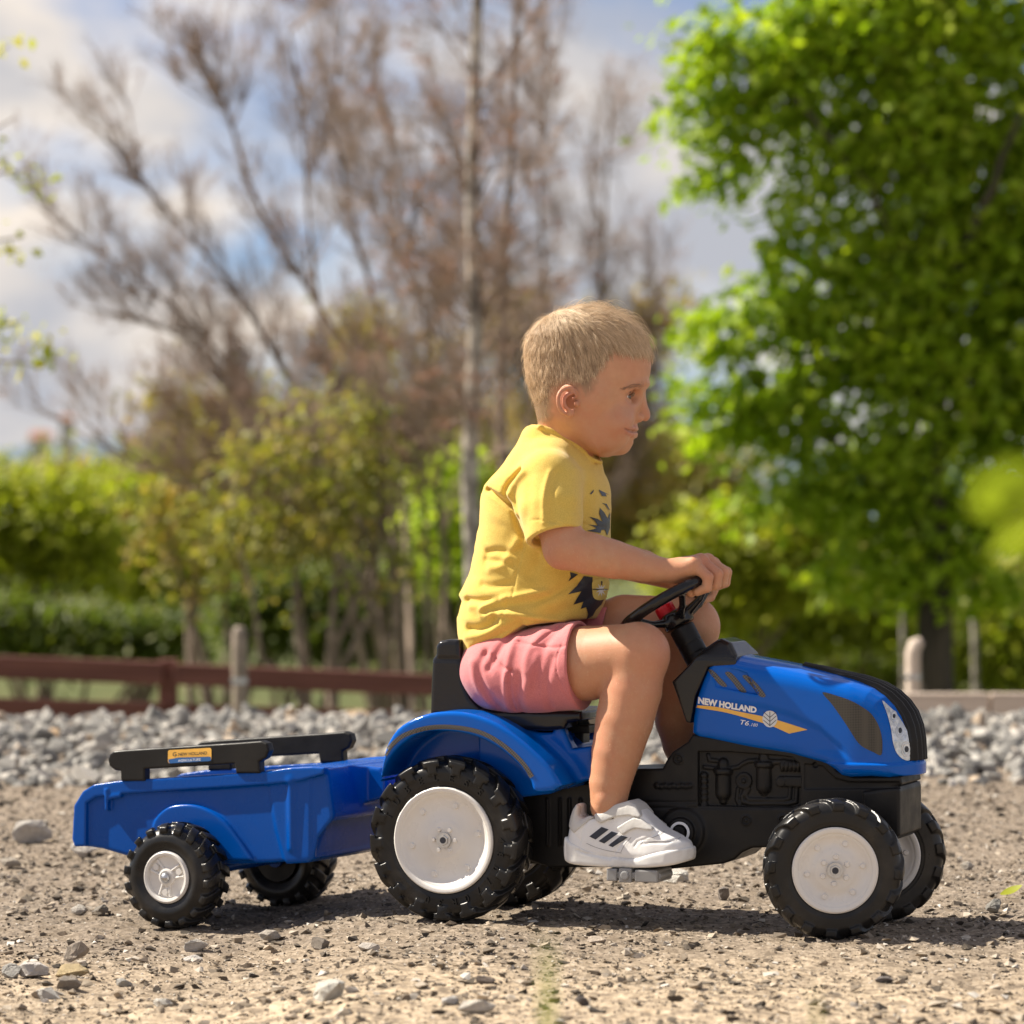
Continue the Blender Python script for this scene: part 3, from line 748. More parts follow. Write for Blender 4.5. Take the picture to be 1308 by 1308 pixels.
# ---- chassis body in black plastic
YB = 0.056
def CP(L, yl=-YB): return TF.pts(L, yl)
chp = CP([(690,1000),(760,1000),(760,984),(813,982)] + C2([(935,920),(950,888),(978,850),(1012,828),(1042,808)]) + [(884,938),(960,950),(1010,958),(1060,972),(1070,985),(1090,992),(1150,992),(1152,1002),(1138,1006),(1138,1066),(1130,1073),(1090,1074),(1010,1082)] +
         C3([(440,990),(395,992),(350,1012),(320,1040),(270,1058),(0,1085)]) + [(800,1108),(700,1108),(672,1098),(660,1040),(664,1000)])
fc = Field((chp[:, 0].min() - .02, -0.075, chp[:, 1].min() - .02), (chp[:, 0].max() + .02, 0.075, chp[:, 1].max() + .02), 0.0016)
fc.prism(chp, -YB, YB, rd=0.004)
# mating block beneath the hood nose, axle box
fc.prism(CP([(1104,1011),(1150,1004),(1152,1010),(1152,1066),(1140,1074),(1112,1074)], -.05), -0.062, 0.062, rd=0.004, k=0.002)
# recess with engine detail
rec = CP(C3([(168,588),(300,590),(500,604),(560,612),(592,640),(598,700),(596,812),(560,822),(168,816)]))
fc.prism(rec, -YB - 0.01, -YB + 0.0085, rd=0.0015, op='d', k=0.002)
panel = CP(C3([(614,640),(690,650),(740,700),(800,716),(1010,716),(1010,742),(614,746)])); fc.prism(panel, -YB - .01, -YB + .0025, rd=0.001, op='d', k=0.002)
def L3(u, v, y): x, z = CP(C3([(u, v)]))[0]; return (x, y, z)
fy = -YB + 0.0085
for (u0, v0, u1, v1, r) in ((268, 640, 268, 668, .0085), (268, 690, 268, 762, .0118), (268, 770, 268, 795, .006), (438, 612, 438, 635, .008), (438, 655, 438, 735, .0118), (438, 745, 438, 765, .005)):
    fc.cone(L3(u0, v0, fy + .001), L3(u1, v1, fy + .001), r, r, k=0.002)
for (u, v, r) in ((268, 672, .0145), (438, 644, .0145)):
    c = L3(u, v, fy); fc.cyl((c[0], c[1], c[2] - .004), (c[0], c[1], c[2] + .004), r, 0.001, k=0.001)
pipes = [[(190,655),(235,660),(300,660),(330,655),(350,640),(372,630),(400,628)], [(400,628),(500,632)], [(360,750),(345,780),(350,800),(380,808),(540,808),(572,800),(575,740)], [(375,745),(362,772),(372,790),(520,792),(545,785),(548,740)],
         [(330,745),(325,790),(335,812)], [(205,605),(210,625),(240,628)], [(470,640),(520,630),(560,640)]]
for P in pipes:
    q = [L3(u, v, fy) for u, v in P]; fc.chain(q, [.0030] * len(q), k=0.0015)
for k in range(6): fc.ell(L3(188, 690 + k * 24, fy), (.0065, .006, .0055), k=0.001)
for k in range(5): fc.ell(L3(515 + k * 17, 650, fy), (.0035, .006, .009), k=0.001)
c = L3(355, 712, fy); fc.cyl((c[0], fy - .004, c[2]), (c[0], fy + .004, c[2]), .0125, .0015); fc.cyl((c[0], fy - .009, c[2]), (c[0], fy - .003, c[2]), .007, .001, op='d'); fc.cyl((c[0], fy - .006, c[2]), (c[0], fy + .002, c[2]), .0035, .0005)
c = L3(560, 716, fy); fc.box(c, (.021, .0045, .0075), rd=.002, k=.001); c = L3(510, 716, fy); fc.cyl((c[0], fy - .006, c[2]), (c[0], fy + .002, c[2]), .0075, .001)
for (u, v) in ((88, 620), (370, 876), (524, 874)):
    c = L3(u, v, -YB); fc.cyl((c[0], -YB - .002, c[2]), (c[0], -YB + .002, c[2]), .0075, .001); fc.cyl((c[0], -YB - .003, c[2]), (c[0], -YB + .001, c[2]), .0055, .0005, op='d'); fc.cyl((c[0], -YB - .001, c[2]), (c[0], -YB + .004, c[2]), .0028, .0005)
c = L3(657, 645, -YB); fc.cyl((c[0], -YB - .01, c[2]), (c[0], -YB + .006, c[2]), .0042, op='d')
# seam, chain-cover ripples and crank boss
q = [L3(u, 824, -YB) for u in (-60, 590)]; fc.cone(q[0], q[1], .0016, op='d', k=.001)
q = [L3(u, 800, -YB) for u in (-60, 160)]; fc.cone(q[0], q[1], .0016, op='d', k=.001)
for k in range(9):
    c = L3(20 + k * 17 - 80 + 60, 735 - 4 + (k % 2) * 3, -YB); fc.ell(c, (.0048, .004, .0042), k=.001)
ccx, ccz = CP([(872, 1062)])[0]
fc.cyl((ccx, -YB - .006, ccz), (ccx, YB + .006, ccz), .034, .004, k=.006); fc.cyl((ccx, -YB - .013, ccz), (ccx, -YB, ccz), .021, .003, k=.002)
fc.cyl((ccx, -YB - .016, ccz), (ccx, -YB - .010, ccz), .0155, .001, op='d')
# rear gearbox with vertical ribs
gb = CP([(640,1010),(765,1010),(765,1098),(740,1104),(650,1104),(640,1090)]); fc.prism(gb, -0.05, 0.05, rd=.004)
for u in (700, 716, 728, 742): x, z = CP([(u, 1050)])[0]; fc.box((x, -YB, z), (.002, .003, .036), rd=.0012, k=.001)
chassis, cVF = sd_obj('chassis', fc, M_BLACK, tractor, 1); ch_bvh = bvh_of(cVF)
# ring and letter in the crank boss
bm = bmesh.new(); V, Fq = lathe([(.0155, 0), (.0155, -.002), (.0118, -.002), (.0118, 0)], 32); vs = [bm.verts.new(tuple(p)) for p in V]; [bm.faces.new([vs[i] for i in f]) for f in Fq]
V, T = text_tris('R', 0.02, 0, 0.0006); off = V.mean(0)
vs = [bm.verts.new((p[0] - off[0], -.0018, p[1] - off[1])) for p in V]
for t in T: bm.faces.new([vs[i] for i in t])
o = bm_obj('crank_badge', bm, M_WHITEPRINT, chassis); o.location = (ccx, -YB - .0125, ccz)

# ---- dashboard hump between hood and column
fd = Field((TF.at(850,900,-.06)[0] - .02, -0.075, TF.at(850,930,-.06)[2] - .02), (TF.at(955,810,0)[0] + .04, 0.075, TF.at(955,810,-.06)[2] + .03), 0.0015)
dp = np.array([TF.at(*p)[[0, 2]] for p in [(925,815,-.02),(938,820,-.02),(950,836,-.02),(950,850,-.02),(905,852,-.058),(888,890,-.058),(882,924,-.058),(876,922,-.058),(866,892,-.058),(858,871,-.058),(881,848,-.058),(901,828,-.04),(918,816,-.03)]])
fd.prism(dp, -0.060, 0.060, rd=.003)
fd.put(lambda X, Y, Z: (np.abs(Y) - 0.061) + 0.9 * np.maximum(Z - TF.at(890, 842, -.058)[2], 0) + 0 * X, op='i', k=.006)
sd_obj('dashboard', fd, M_GLOSSBLACK, tractor, 1)

# ---- steering
sn = np.array([-.515, 0, .857]); sn /= np.linalg.norm(sn); stv = np.array([.857, 0, .515]); stv /= np.linalg.norm(stv); slv = np.array([0, 1, 0.])
SWC = TF.at(857, 770, 0.0); SWR = 0.0790
def ring(th, r=SWR): return SWC + r * (-slv * math.cos(th) + stv * math.sin(th))
col0, col1 = TF.at(896, 850, 0), TF.at(868, 797, 0)
fs = Field((SWC[0] - .11, -.10, SWC[2] - .12), (SWC[0] + .10, .10, SWC[2] + .07), 0.0015)
cd = (col1 - col0) / np.linalg.norm(col1 - col0)
fs.cyl(col0, col1 - cd * .006, .0195, .002)
for t in (.018, .036): p = col0 + cd * t; fs.cyl(p, p + cd * .0015, .0225, .0005, op='d'); fs.cyl(p - cd * .001, p + cd * .003, .0182, 0)
sd_obj('steering_column', fs, M_BLACK, tractor, 1)
fs = Field((SWC[0] - .11, -.10, SWC[2] - .12), (SWC[0] + .10, .10, SWC[2] + .07), 0.0014)
hub = col1 + cd * .004
fs.cyl(hub - cd * .008, hub + cd * .016, .024, .004)
for k in range(24):
    a, c2 = k * math.pi / 12, (k + 1) * math.pi / 12; fs.cone(ring(a), ring(c2), .0088, .0088)
for th in (35, 80, 145, 215, 325):
    a = ring(R(th)); s0 = hub + cd * .004 + .018 * (a - SWC) / SWR; fs.chain([s0, (s0 + a) / 2 + sn * -.006, a], [.0075, .0048, .0055], k=.006)
steering, _ = sd_obj('steering_wheel', fs, M_GLOSSBLACK, tractor, 1)
fs = Field((SWC[0] - .06, -.04, SWC[2] - .08), (SWC[0] + .06, .04, SWC[2] + .04), 0.0012)
bt = TF.at(852, 783, 0); fs.cyl(bt - sn * .008, bt + sn * .0125, .0150, .003)
sd_obj('horn_button', fs, M_RED, steering, 1)

# ---- seat
sp = np.array([TF.at(*p, -.088)[[0, 2]] for p in C4([(395,62),(430,55),(478,56),(487,140),(497,230),(525,300),(565,343),(640,354),(900,356),(985,358),(988,392),(930,404),(915,430),(845,438),(680,433),(560,405),(480,372),(355,372),(358,250),(364,140),(378,122),(380,82)])])
fs = Field((sp[:, 0].min() - .015, -.105, sp[:, 1].min() - .015), (sp[:, 0].max() + .015, .105, sp[:, 1].max() + .015), .0017)
fs.prism(sp, -.088, .088, rd=.007)
bowl = sp + np.array([.016, .010]); fs.prism(bowl[3:10].tolist() + [(bowl[9, 0] - .02, bowl[9, 1] + .2), (bowl[3, 0], bowl[3, 1] + .2)], -.070, .070, rd=.006, op='d', k=.006)
g0 = np.array([TF.at(*p, -.088)[[0, 2]] for p in C4([(362,136),(486,138)])]); fs.cone((g0[0, 0] - .01, -.09, g0[0, 1]), (g0[1, 0] + .01, -.09, g0[1, 1]), .003, op='d', k=.003)
sd_obj('seat', fs, M_GLOSSBLACK, tractor, 1)
# slide rail and knob under the seat front
bm = bmesh.new(); a = TF.at(722, 931, -.02); bm_box(bm, (a[0] + .015, 0, a[2]), (.05, .05, .012)); bm_box(bm, (a[0] + .012, 0, a[2] - .02), (.03, .03, .03)); bm_obj('seat_rail', bm, M_BLACK, tractor, bevel=.002)

# ---- blue tub and wheel arches
tub = np.array([TF.at(*p, -.075)[[0, 2]] for p in C4([(560,420),(740,446),(868,442),(884,396),(903,398),(952,512),(1036,500),(1042,640),(958,657),(912,664),(860,700),(700,720),(560,640)])])
arch_out = spline([TF.at(*p, -.15)[[0, 2]] for p in C4([(142,672),(152,600),(175,500),(230,420),(330,370),(430,356),(520,364),(620,398),(705,450),(790,520),(860,590),(905,664)])], 40)
arch_in = spline([TF.at(*p, -.15)[[0, 2]] for p in C4([(862,690),(792,690),(772,640),(720,575),(640,508),(550,462),(450,440),(330,441),(240,490),(180,560),(148,640)])], 40)
arch = np.concatenate([arch_out, arch_in])
ft = Field((min(arch[:, 0].min(), tub[:, 0].min()) - .02, -.165, tub[:, 1].min() - .03), (tub[:, 0].max() + .03, .165, arch[:, 1].max() + .03), .0018)
for s in (-1, 1):
    y0, y1 = sorted((s * .150, s * .052)); ft.prism(arch, y0, y1, rd=.006, k=.004)
ft.prism(tub, -.078, .078, rd=.006, k=.012)
wall = np.concatenate([arch_out - np.array([0, .006]), np.array([TF.at(*p, -.06)[[0, 2]] for p in [(700, 1006), (600, 1040), (520, 1030)]])]); ft.prism(wall, -.060, .060, rd=.005, k=.006)
pocket = np.array([TF.at(*p, -.075)[[0, 2]] for p in C4([(700,380),(868,380),(868,446),(745,452)])]); 
well = np.array([TF.at(*p, -.075)[[0, 2]] for p in C4([(880,380),(1060,380),(1060,498),(958,512),(905,470)])]); ft.prism(well, -.052, .052, rd=.004, op='d', k=.004)
tabz = tub[:, 1].max()
ft.put(lambda X, Y, Z: smax(0.050 - np.abs(Y) + 0 * X, (tub[4, 1] - .034) - Z, .004) * -1 if False else np.maximum(np.maximum(np.abs(Y) - .056, (TF.at(706, 936, -.075)[2]) - Z), TF.at(700, 936, -.075)[0] - X), op='d', k=.004)
# flutes on the flank
for (u0, v0, u1, v1) in ((840,560,900,640), (872,540,940,640), (820,590,862,668)):
    a, c2 = TF.at(*C4([(u0, v0)])[0], -.078), TF.at(*C4([(u1, v1)])[0], -.078); ft.cone(a, c2, .004, .003, k=.004)
ft.ell(TF.at(*C4([(818, 528)])[0], -.079), (.006, .004, .004), k=.003)
tubo, tVF = sd_obj('fender_body', ft, M_BLUE, tractor, 1); tub_bvh = bvh_of(tVF)
band = spline(C4([(178,545),(210,500),(260,462),(350,435),(450,432),(560,452),(650,500),(730,570),(775,635)]), 40)
nrm = np.gradient(band, axis=0); nrm = np.stack([nrm[:, 1], -nrm[:, 0]], 1) / np.linalg.norm(nrm, axis=1)[:, None]
lay_poly('arch_strip', np.concatenate([band + nrm * 0.6, (band + nrm * 6.2)[::-1]]), TF, tub_bvh, M_CHECK, tubo, .0007)

# ---- wheels
def tyre_mesh(name, Ro, w, Rr, nl, lug=0.007, shoulder=0.016, lw=0.6, style='block', rnd=0.012, res=0.0015):
    f = Field((-Ro - .004, -w / 2 - .006, -Ro - .004), (Ro + .004, w / 2 + .006, Ro + .004), res)
    Rc = Ro - lug
    def fn(X, Y, Z):
        rho = np.sqrt(X * X + Z * Z); th = np.arctan2(Z, X); rc, hr, hw = (Rr + Rc) / 2, (Rc - Rr) / 2, w / 2 - .003
        crown = 0.004 * (Y / hw) ** 2
        q = np.abs(rho - rc + crown) - hr + rnd; u = np.abs(Y) - hw + rnd
        d = np.sqrt(np.maximum(q, 0) ** 2 + np.maximum(u, 0) ** 2) + np.minimum(np.maximum(q, u), 0) - rnd
        if style == 'bulge': d = smin(d, np.sqrt((rho - (Rr + .017)) ** 2 + (np.abs(Y) - (hw - .008)) ** 2) - .0125, .006)
        # ring groove by the rim
        step = 2 * np.pi / nl; side = np.sign(Y); A = np.abs(Y)
        ph = th + side * step / 4 + (A / (w / 2)) * step * 0.55 + step / 4
        ph = (ph / step - np.floor(ph / step) - 0.5) * step
        wid = rho * step * lw / 2
        if style == 'step': wid = wid * np.where(rho > Ro - shoulder * 0.55, 1.0, 0.62)
        a = np.abs(ph) * rho - wid; reach = Ro - shoulder
        o = np.maximum(np.maximum(a, rho - Ro + 0.006 * (A / (w / 2)) ** 3), np.maximum(reach - rho, A - w / 2))
        o = np.maximum(o, -(A - 0.0015) if style != 'x' else o)
        return smin(d, o, .0022)
    f.put(fn)
    f.put(lambda X, Y, Z: np.sqrt(X * X + Z * Z) - Rr + 0 * Y, op='d')
    if style != 'bulge':
        def gro(X, Y, Z):
            rho = np.sqrt(X * X + Z * Z); return np.sqrt((rho - Rr - .006) ** 2 + (np.abs(Y) - (w / 2 - .003)) ** 2) - .0013
        f.put(gro, op='d', k=.001)
    V, F = f.surface(1); return thin(np_mesh(name, V, F, M_TYRE), .45)

def rim_mesh(name, Rr, w, depth, bosses, hubr, both=True):
    e = Rr + .0015; Vs, Fs, off = [], [], 0
    prof = [(e, -w * .30), (e, -w * .47), (e - .002, -w * .50), (e - .006, -w * .50), (e - .0085, -w * .48), (e - .0095, -w * .45), (e - .012, -w * .44), (e - .0135, -w * .42), (e - .016, -w * .5 + depth * .8), (e - .022, -w * .5 + depth), (hubr + .006, -w * .5 + depth), (hubr + .003, -w * .5 + depth - .002), (hubr, -w * .5 + depth - .003), (.008, -w * .5 + depth - .003), (.007, -w * .5 + depth - .004), (.0055, -w * .5 + depth + .002)]
    pr = prof + ([(p[0], -p[1]) for p in prof[::-1]] if both else [(.0055, 0), (e, 0)])
    V, F = lathe(pr, 64); Vs.append(V); Fs.append(F); off += len(V)
    bm = bmesh.new()
    for (rad, n, br, hgt, ph) in bosses:
        for k in range(n):
            a = 2 * math.pi * k / n + ph; y0 = -w * .5 + depth + (0 if rad > hubr else -.003)
            for sgn in ((1, -1) if both else (1,)):
                bm_cyl(bm, (rad * math.cos(a), sgn * (y0 + .001), rad * math.sin(a)), (rad * math.cos(a), sgn * (y0 - hgt), rad * math.sin(a)), br * 1.15, br * .8, 14)
    bm.verts.index_update(); bv = np.array([v.co[:] for v in bm.verts])
    me = np_mesh(name, Vs[0], Fs[0], M_RIM)
    bm2 = bmesh.new(); bm2.from_mesh(me); me2 = bpy.data.meshes.new('t'); bm.to_mesh(me2); bm2.from_mesh(me2); bm.free(); bpy.data.meshes.remove(me2)
    bm2.to_mesh(me); bm2.free(); me.polygons.foreach_set('use_smooth', np.ones(len(me.polygons), bool))
    try: me.set_sharp_from_angle(angle=R(40))
    except Exception: pass
    return me

def nut_mesh(w, depth, r=.0085):
    bm = bmesh.new(); y = -w * .5 + depth - .003
    bm_cyl(bm, (0, y + .004, 0), (0, y - .0035, 0), r, r, 24); bm_cyl(bm, (0, y - .003, 0), (0, y - .006, 0), r * .72, r * .66, 6, mi=1)
    bm_cyl(bm, (0, y - .005, 0), (0, y - .0065, 0), r * .42, r * .42, 16, mi=2)  # dark disc paints in the shade of the nut's open hole
    me = bpy.data.meshes.new('axle_nut'); bm.to_mesh(me); bm.free()
    for m in (M_METAL, M_METAL, M_DARKPRINT): me.materials.append(m)
    return me

def side_text(txt, rad, size, y, a_mid, spread, mat=None):
    """raised sidewall letters following the circle"""
    bm = bmesh.new()
    for i, ch in enumerate(txt):
        if ch == ' ': continue
        a = a_mid + spread * ((len(txt) - 1) / 2 - i); V, T = text_tris(ch, size, 0, size * .012); V = V - (V.max(0) + V.min(0)) / 2
        up = np.array([math.cos(a), math.sin(a)]); rt = np.array([math.sin(a), -math.cos(a)])
        P = V[:, :1] * rt + (V[:, 1:] + rad) * up
        vs = [bm.verts.new((p[0], y, p[1])) for p in P]; fs = []
        for t in T:
            try: fs.append(bm.faces.new([vs[j] for j in t]))
            except ValueError: pass
        r = bmesh.ops.extrude_face_region(bm, geom=fs); bmesh.ops.translate(bm, vec=(0, .004, 0), verts=[g for g in r['geom'] if isinstance(g, bmesh.types.BMVert)])
    bmesh.ops.recalc_face_normals(bm, faces=bm.faces[:]); me = bpy.data.meshes.new('sidewall_lettering'); bm.to_mesh(me); bm.free(); me.materials.append(M_TYRE); return me

RR, RW = .1247, .070
tm_r = tyre_mesh('tyre', RR, RW, .0785, 17, .0075, .026, .62, 'step'); rm_r = rim_mesh('rim', .0785, RW, .010, [(.054, 6, .0048, .004, .3), (.0175, 6, .0036, .003, 0.1)], .026); nm_r = nut_mesh(RW, .010, .0115)
FRR, FW = .102, .056
tm_f = tyre_mesh('tyre', FRR, FW, .0605, 16, .0042, .0165, .46, 'block'); rm_f = rim_mesh('rim', .0605, FW, .008, [(.0405, 6, .0042, .004, .2), (.0195, 6, .0042, .003, 0.5)], .027); nm_f = nut_mesh(FW, .008, .0115)
TR, TW = .083, .066
tm_t = tyre_mesh('tyre', TR, TW, .039, 18, .006, .0145, .52, 'bulge', .010)
txts = [side_text('TUBELESS', .0945, .0150, -RW / 2 + .0004, R(105), R(15.5)), side_text('480/70R30', .0935, .0150, -RW / 2 + .0004, R(-52), R(13.5))]

def wheel(parent, tm, rm, nm, loc, rz=0.0, spin=0.0, texts=(), flip=False):
    w = bpy.data.objects.new('wheel', None); link(w, parent); w.location = loc; w.rotation_euler = (0, 0, rz + (math.pi if flip else 0)); w.empty_display_size = .05
    for nm_, me in (('tyre', tm), ('rim', rm), ('axle_nut', nm)):
        if me is None: continue
        o = bpy.data.objects.new(nm_, me); link(o, w); o.rotation_euler = (0, spin, 0)
    for me in texts: o = bpy.data.objects.new('sidewall_lettering', me); link(o, w)
    return w
wheel(tractor, tm_r, rm_r, nm_r, (0, -.118, RR), 0, .1, txts)
wheel(tractor, tm_r, rm_r, nm_r, (0, .118, RR), 0, .4, (), True)
wheel(tractor, tm_f, rm_f, nm_f, (.599, -.127, FRR), R(21.4), .05)
wheel(tractor, tm_f, rm_f, nm_f, (.599, .109, FRR), R(21.4), .3, (), True)
bm = bmesh.new(); bm_cyl(bm, (0, -.10, RR), (0, .10, RR), .006); bm_cyl(bm, (.60, -.10, FRR), (.60, .09, FRR), .007); bm_box(bm, (.60, 0, FRR + .01), (.05, .14, .03)); bm_obj('axle', bm, M_BLACK, tractor)

# ---- pedals and cranks
ped = TF.at(815, 1116, -.105)
def pedal(cx, cy, cz):
    bm = bmesh.new(); r = math.radians(3)
    for (dx, w, hh) in ((-.030, .016, .018), (-.009, .020, .021), (.024, .036, .018)):
        bm_box(bm, (cx + dx, cy, cz), (w, .066, hh))
    bm_box(bm, (cx + .002, cy, cz), (.078, .060, .010)); bm_cyl(bm, (cx - .009, cy - .036, cz), (cx - .009, cy - .030, cz), .007, seg=14)
    bm_cyl(bm, (cx + .038, cy - .028, cz), (cx + .038, cy + .028, cz), .0075, seg=12); bm_obj('pedal', bm, M_GREYPL, tractor, bevel=.0022)
pedal(ped[0], ped[1], ped[2]); far = (2 * ccx - ped[0], .105, 2 * ccz - ped[2]); pedal(*far)
bm = bmesh.new()
for (p, s) in ((ped, -1), (far, 1)):
    bm_cyl(bm, (ccx, s * .070, ccz), (p[0], s * .070, p[2]), .008, .006, 12); bm_cyl(bm, (p[0], s * .066, p[2]), (p[0], s * .10, p[2]), .005)
bm_cyl(bm, (ccx, -.074, ccz), (ccx, .074, ccz), .009); bm_obj('crank', bm, M_BLACK, tractor)

# ================================================================== TRAILER
trailer = empty('tractor_trailer', RF.o, -R(RF.yaw)); tag(trailer, 'small blue open toy trailer with black side rails hitched behind the tractor', 'toy trailer')
def RP(L, yl): return RF.pts(C5(L), yl)
YT = .128
side = RP([(72,400),(98,362),(140,335),(240,322),(500,302),(735,290),(850,284),(965,266),(1050,262),(1105,268),(1150,620),(1128,640),(880,661),(700,669),(480,655),(262,632),(160,602),(62,588),(52,560),(58,450)], -YT)
rim_p = RP([(58,420),(95,360),(140,333),(240,318),(500,300),(735,285),(850,279),(965,262),(1050,258),(1105,262),(1100,290),(1000,318),(880,332),(700,345),(450,360),(260,372),(150,385),(110,410),(108,590),(60,592),(50,560)], -YT)
tong = RP([(960,262),(1060,256),(1160,252),(1300,268),(1325,300),(1325,392),(1290,400),(1180,430),(1150,620),(1128,642),(1040,648),(1000,500)], -.05)
fb = Field((side[:, 0].min() - .02, -.155, side[:, 1].min() - .02), (tong[:, 0].max() + .02, .155, side[:, 1].max() + .06), .0018)
fb.prism(side, -YT, YT, rd=.006)
bottom_in = side[:, 1].min() + .012
inn = side.copy(); cxm = side.mean(0); inn = (side - cxm) * np.array([.955, .93]) + cxm; top = inn[:, 1].max(); inn[inn[:, 1] > cxm[1], 1] += .06
fb.prism(inn, -YT + .006, YT - .006, rd=.004, op='d')
for s in (-1, 1): fb.prism(rim_p, *sorted((s * (YT - .004), s * (YT + .008))), rd=.0025, k=.004)
# wheel arch swelling, near flank slot and hook
aw = spline(RF.pts(C5([(375,640),(385,500),(440,432),(520,415),(600,430),(680,480),(745,560),(800,640)]), -YT), 30)
for s in (-1, 1):
    fb.prism(np.concatenate([aw, [[aw[-1, 0], aw[-1, 1] - .004], [aw[0, 0], aw[0, 1] - .004]]]), *sorted((s * (YT - .004), s * (YT + .0075))), rd=.004, k=.005)
    hk = RP([(188,350),(202,350),(202,440),(190,440)], -YT); fb.prism(hk, *sorted((s * (YT - .002), s * (YT + .010))), rd=.001, k=.002); hk = RP([(188,378),(255,368),(255,385),(188,400)], -YT); fb.prism(hk, *sorted((s * YT, s * (YT + .009))), rd=.001, k=.002)
# tongue narrowing to the hitch
def tong_fn(X, Y, Z):
    d = poly_sdf(tong, X[:, 0, :], Z[:, 0, :])[:, None, :]; x0, x1 = side[:, 0].max() - .05, tong[:, 0].max() - .03; t = sstep(X, x0, x1)
    return smax(d, np.abs(Y) - (YT + .002 - (YT - .028) * t ** .8), .006)
fb.put(tong_fn, k=.006)
cut = RP([(1120,330),(1200,372),(1290,410),(1240,470),(1180,560),(1120,640),(1075,640),(1072,560),(1110,470),(1200,420),(1110,345)], -.07)
fb.prism(RP([(1150,640),(1170,540),(1240,450),(1340,400),(1400,640)], -.05), -.2, .2, rd=.004, op='d', k=.004)
for u in (960,): x, z = RP([(u, 450)], -YT)[0]; fb.cone((x, -YT - .001, z + .05), (x, -YT - .001, z - .055), .006, .004, k=.008)
tbody, bVF = sd_obj('trailer_tub', fb, M_BLUE2, trailer, 1)
# rails
rail = RP([(230,192),(300,186),(550,170),(740,158),(845,150),(868,160),(876,190),(862,222),(836,236),(838,285),(738,285),(732,246),(600,254),(358,268),(358,318),(258,318),(256,276),(232,272),(210,255),(204,228),(212,204)], -YT)
for s in (-1, 1):
    fr = Field((rail[:, 0].min() - .01, s * (YT + .002) - .016, rail[:, 1].min() - .01), (rail[:, 0].max() + .01, s * (YT + .002) + .016, rail[:, 1].max() + .01), .0012)
    fr.prism(rail, s * (YT + .002) - .009, s * (YT + .002) + .009, rd=.003)
    for (u0, u1) in ((352, 352), (732, 732)):
        x, z = RP([(u0, 200)], -YT)[0]; fr.cone((x, s * (YT + .002) - .011, z + .04), (x, s * (YT + .002) - .011, z - .04), .0018, op='d')
    ro, rVF = sd_obj('side_rail', fr, M_BLACK, trailer, 1)
    if s == -1: rb_ = bvh_of(rVF); rail_o = ro
CS = cc(130, 930, 5.687)
def rrect(u0, v0, u1, v1, sl, r=14):
    P = []
    for (cx_, cy_, a0) in ((u1 - r, v1 - r, 0), (u0 + r, v1 - r, 90), (u0 + r, v0 + r, 180), (u1 - r, v0 + r, 270)):
        for a in (0, 30, 60, 90): x = cx_ + r * math.cos(R(a0 + a)); y = cy_ + r * math.sin(R(a0 + a)); P.append((x, y + (u0 - x) * sl))
    return CS(P)
stk = lay_poly('sticker', rrect(482, 160, 798, 256, .055), RF, rb_, M_YELLOWPRINT, rail_o, .0006)
lay_poly('sticker_base', CS([(486,228),(560,214),(640,212),(720,210),(794,208),(796,236),(780,240),(500,256),(488,248)]), RF, rb_, M_NAVYPRINT, stk, .0010)
lay_text('lettering', 'NEW HOLLAND', CS([(560,202)])[0], CS([(768,191)])[0], 3.9, RF, rb_, M_DARKPRINT, stk, bold=.02, off=.0013)
lay_text('lettering', 'AGRICULTURE', CS([(558,245)])[0], CS([(722,236)])[0], 3.0, RF, rb_, M_WHITEPRINT, stk, bold=.01, off=.0015)
lay_text('lettering', 'G', CS([(518,206)])[0], CS([(546,205)])[0], 5.4, RF, rb_, M_DARKPRINT, stk, bold=.02, off=.0013)
# trailer wheels
def t_rim(Rr, w):
    y = -w / 2 + .006; bm = bmesh.new(); V, F = lathe([(Rr + .002, -w * .2), (Rr + .002, -w * .47), (Rr - .001, -w * .5 - .001), (Rr - .005, -w * .5), (Rr - .0065, y), (.015, y), (.013, y - .004), (.008, y - .006), (0.0005, y - .006)], 48)
    vs = [bm.verts.new(tuple(p)) for p in V]; [bm.faces.new([vs[i] for i in f]) for f in F]
    for k in range(3):
        a = 2 * math.pi * k / 3 + .5
        for j in (-1, 1):
            bm_cyl(bm, (.012 * math.cos(a + j * .5), y - .001, .012 * math.sin(a + j * .5)), ((Rr - .008) * math.cos(a + j * .32), y - .001, (Rr - .008) * math.sin(a + j * .32)), .0022, .0026, 8)
    for k in range(3): a = 2 * math.pi * k / 3 + .5; bm_cyl(bm, (.024 * math.cos(a), y, .024 * math.sin(a)), (.024 * math.cos(a), y - .0035, .024 * math.sin(a)), .0055, .005, 14)
    me = bpy.data.meshes.new('rim'); bm.to_mesh(me); bm.free(); me.materials.append(M_RIM); me.polygons.foreach_set('use_smooth', np.ones(len(me.polygons), bool)); me.set_sharp_from_angle(angle=R(35)); return me
rm_t = t_rim(.039, TW); bm = bmesh.new(); bmesh.ops.create_uvsphere(bm, u_segments=20, v_segments=10, radius=.0075, matrix=Matrix.Translation((0, -TW / 2 + .001, 0))); bm_cyl(bm, (0, -TW / 2 + .002, 0), (0, -TW / 2 + .0, 0), .010, seg=20)
nm_t = bpy.data.meshes.new('axle_nut'); bm.to_mesh(nm_t); bm.free(); nm_t.materials.append(M_METAL)
wheel(trailer, tm_t, rm_t, nm_t, (0, -.1675, TR), 0, .1); wheel(trailer, tm_t, rm_t, nm_t, (0, .1675, TR), 0, .25, (), True)
bm = bmesh.new(); bm_cyl(bm, (0, -.16, TR), (0, .16, TR), .005); bm_cyl(bm, (0, .1345, TR), (0, .147, TR), .038, .038, 30); bm_cyl(bm, (0, -.147, TR), (0, -.1345, TR), .038, .038, 30)
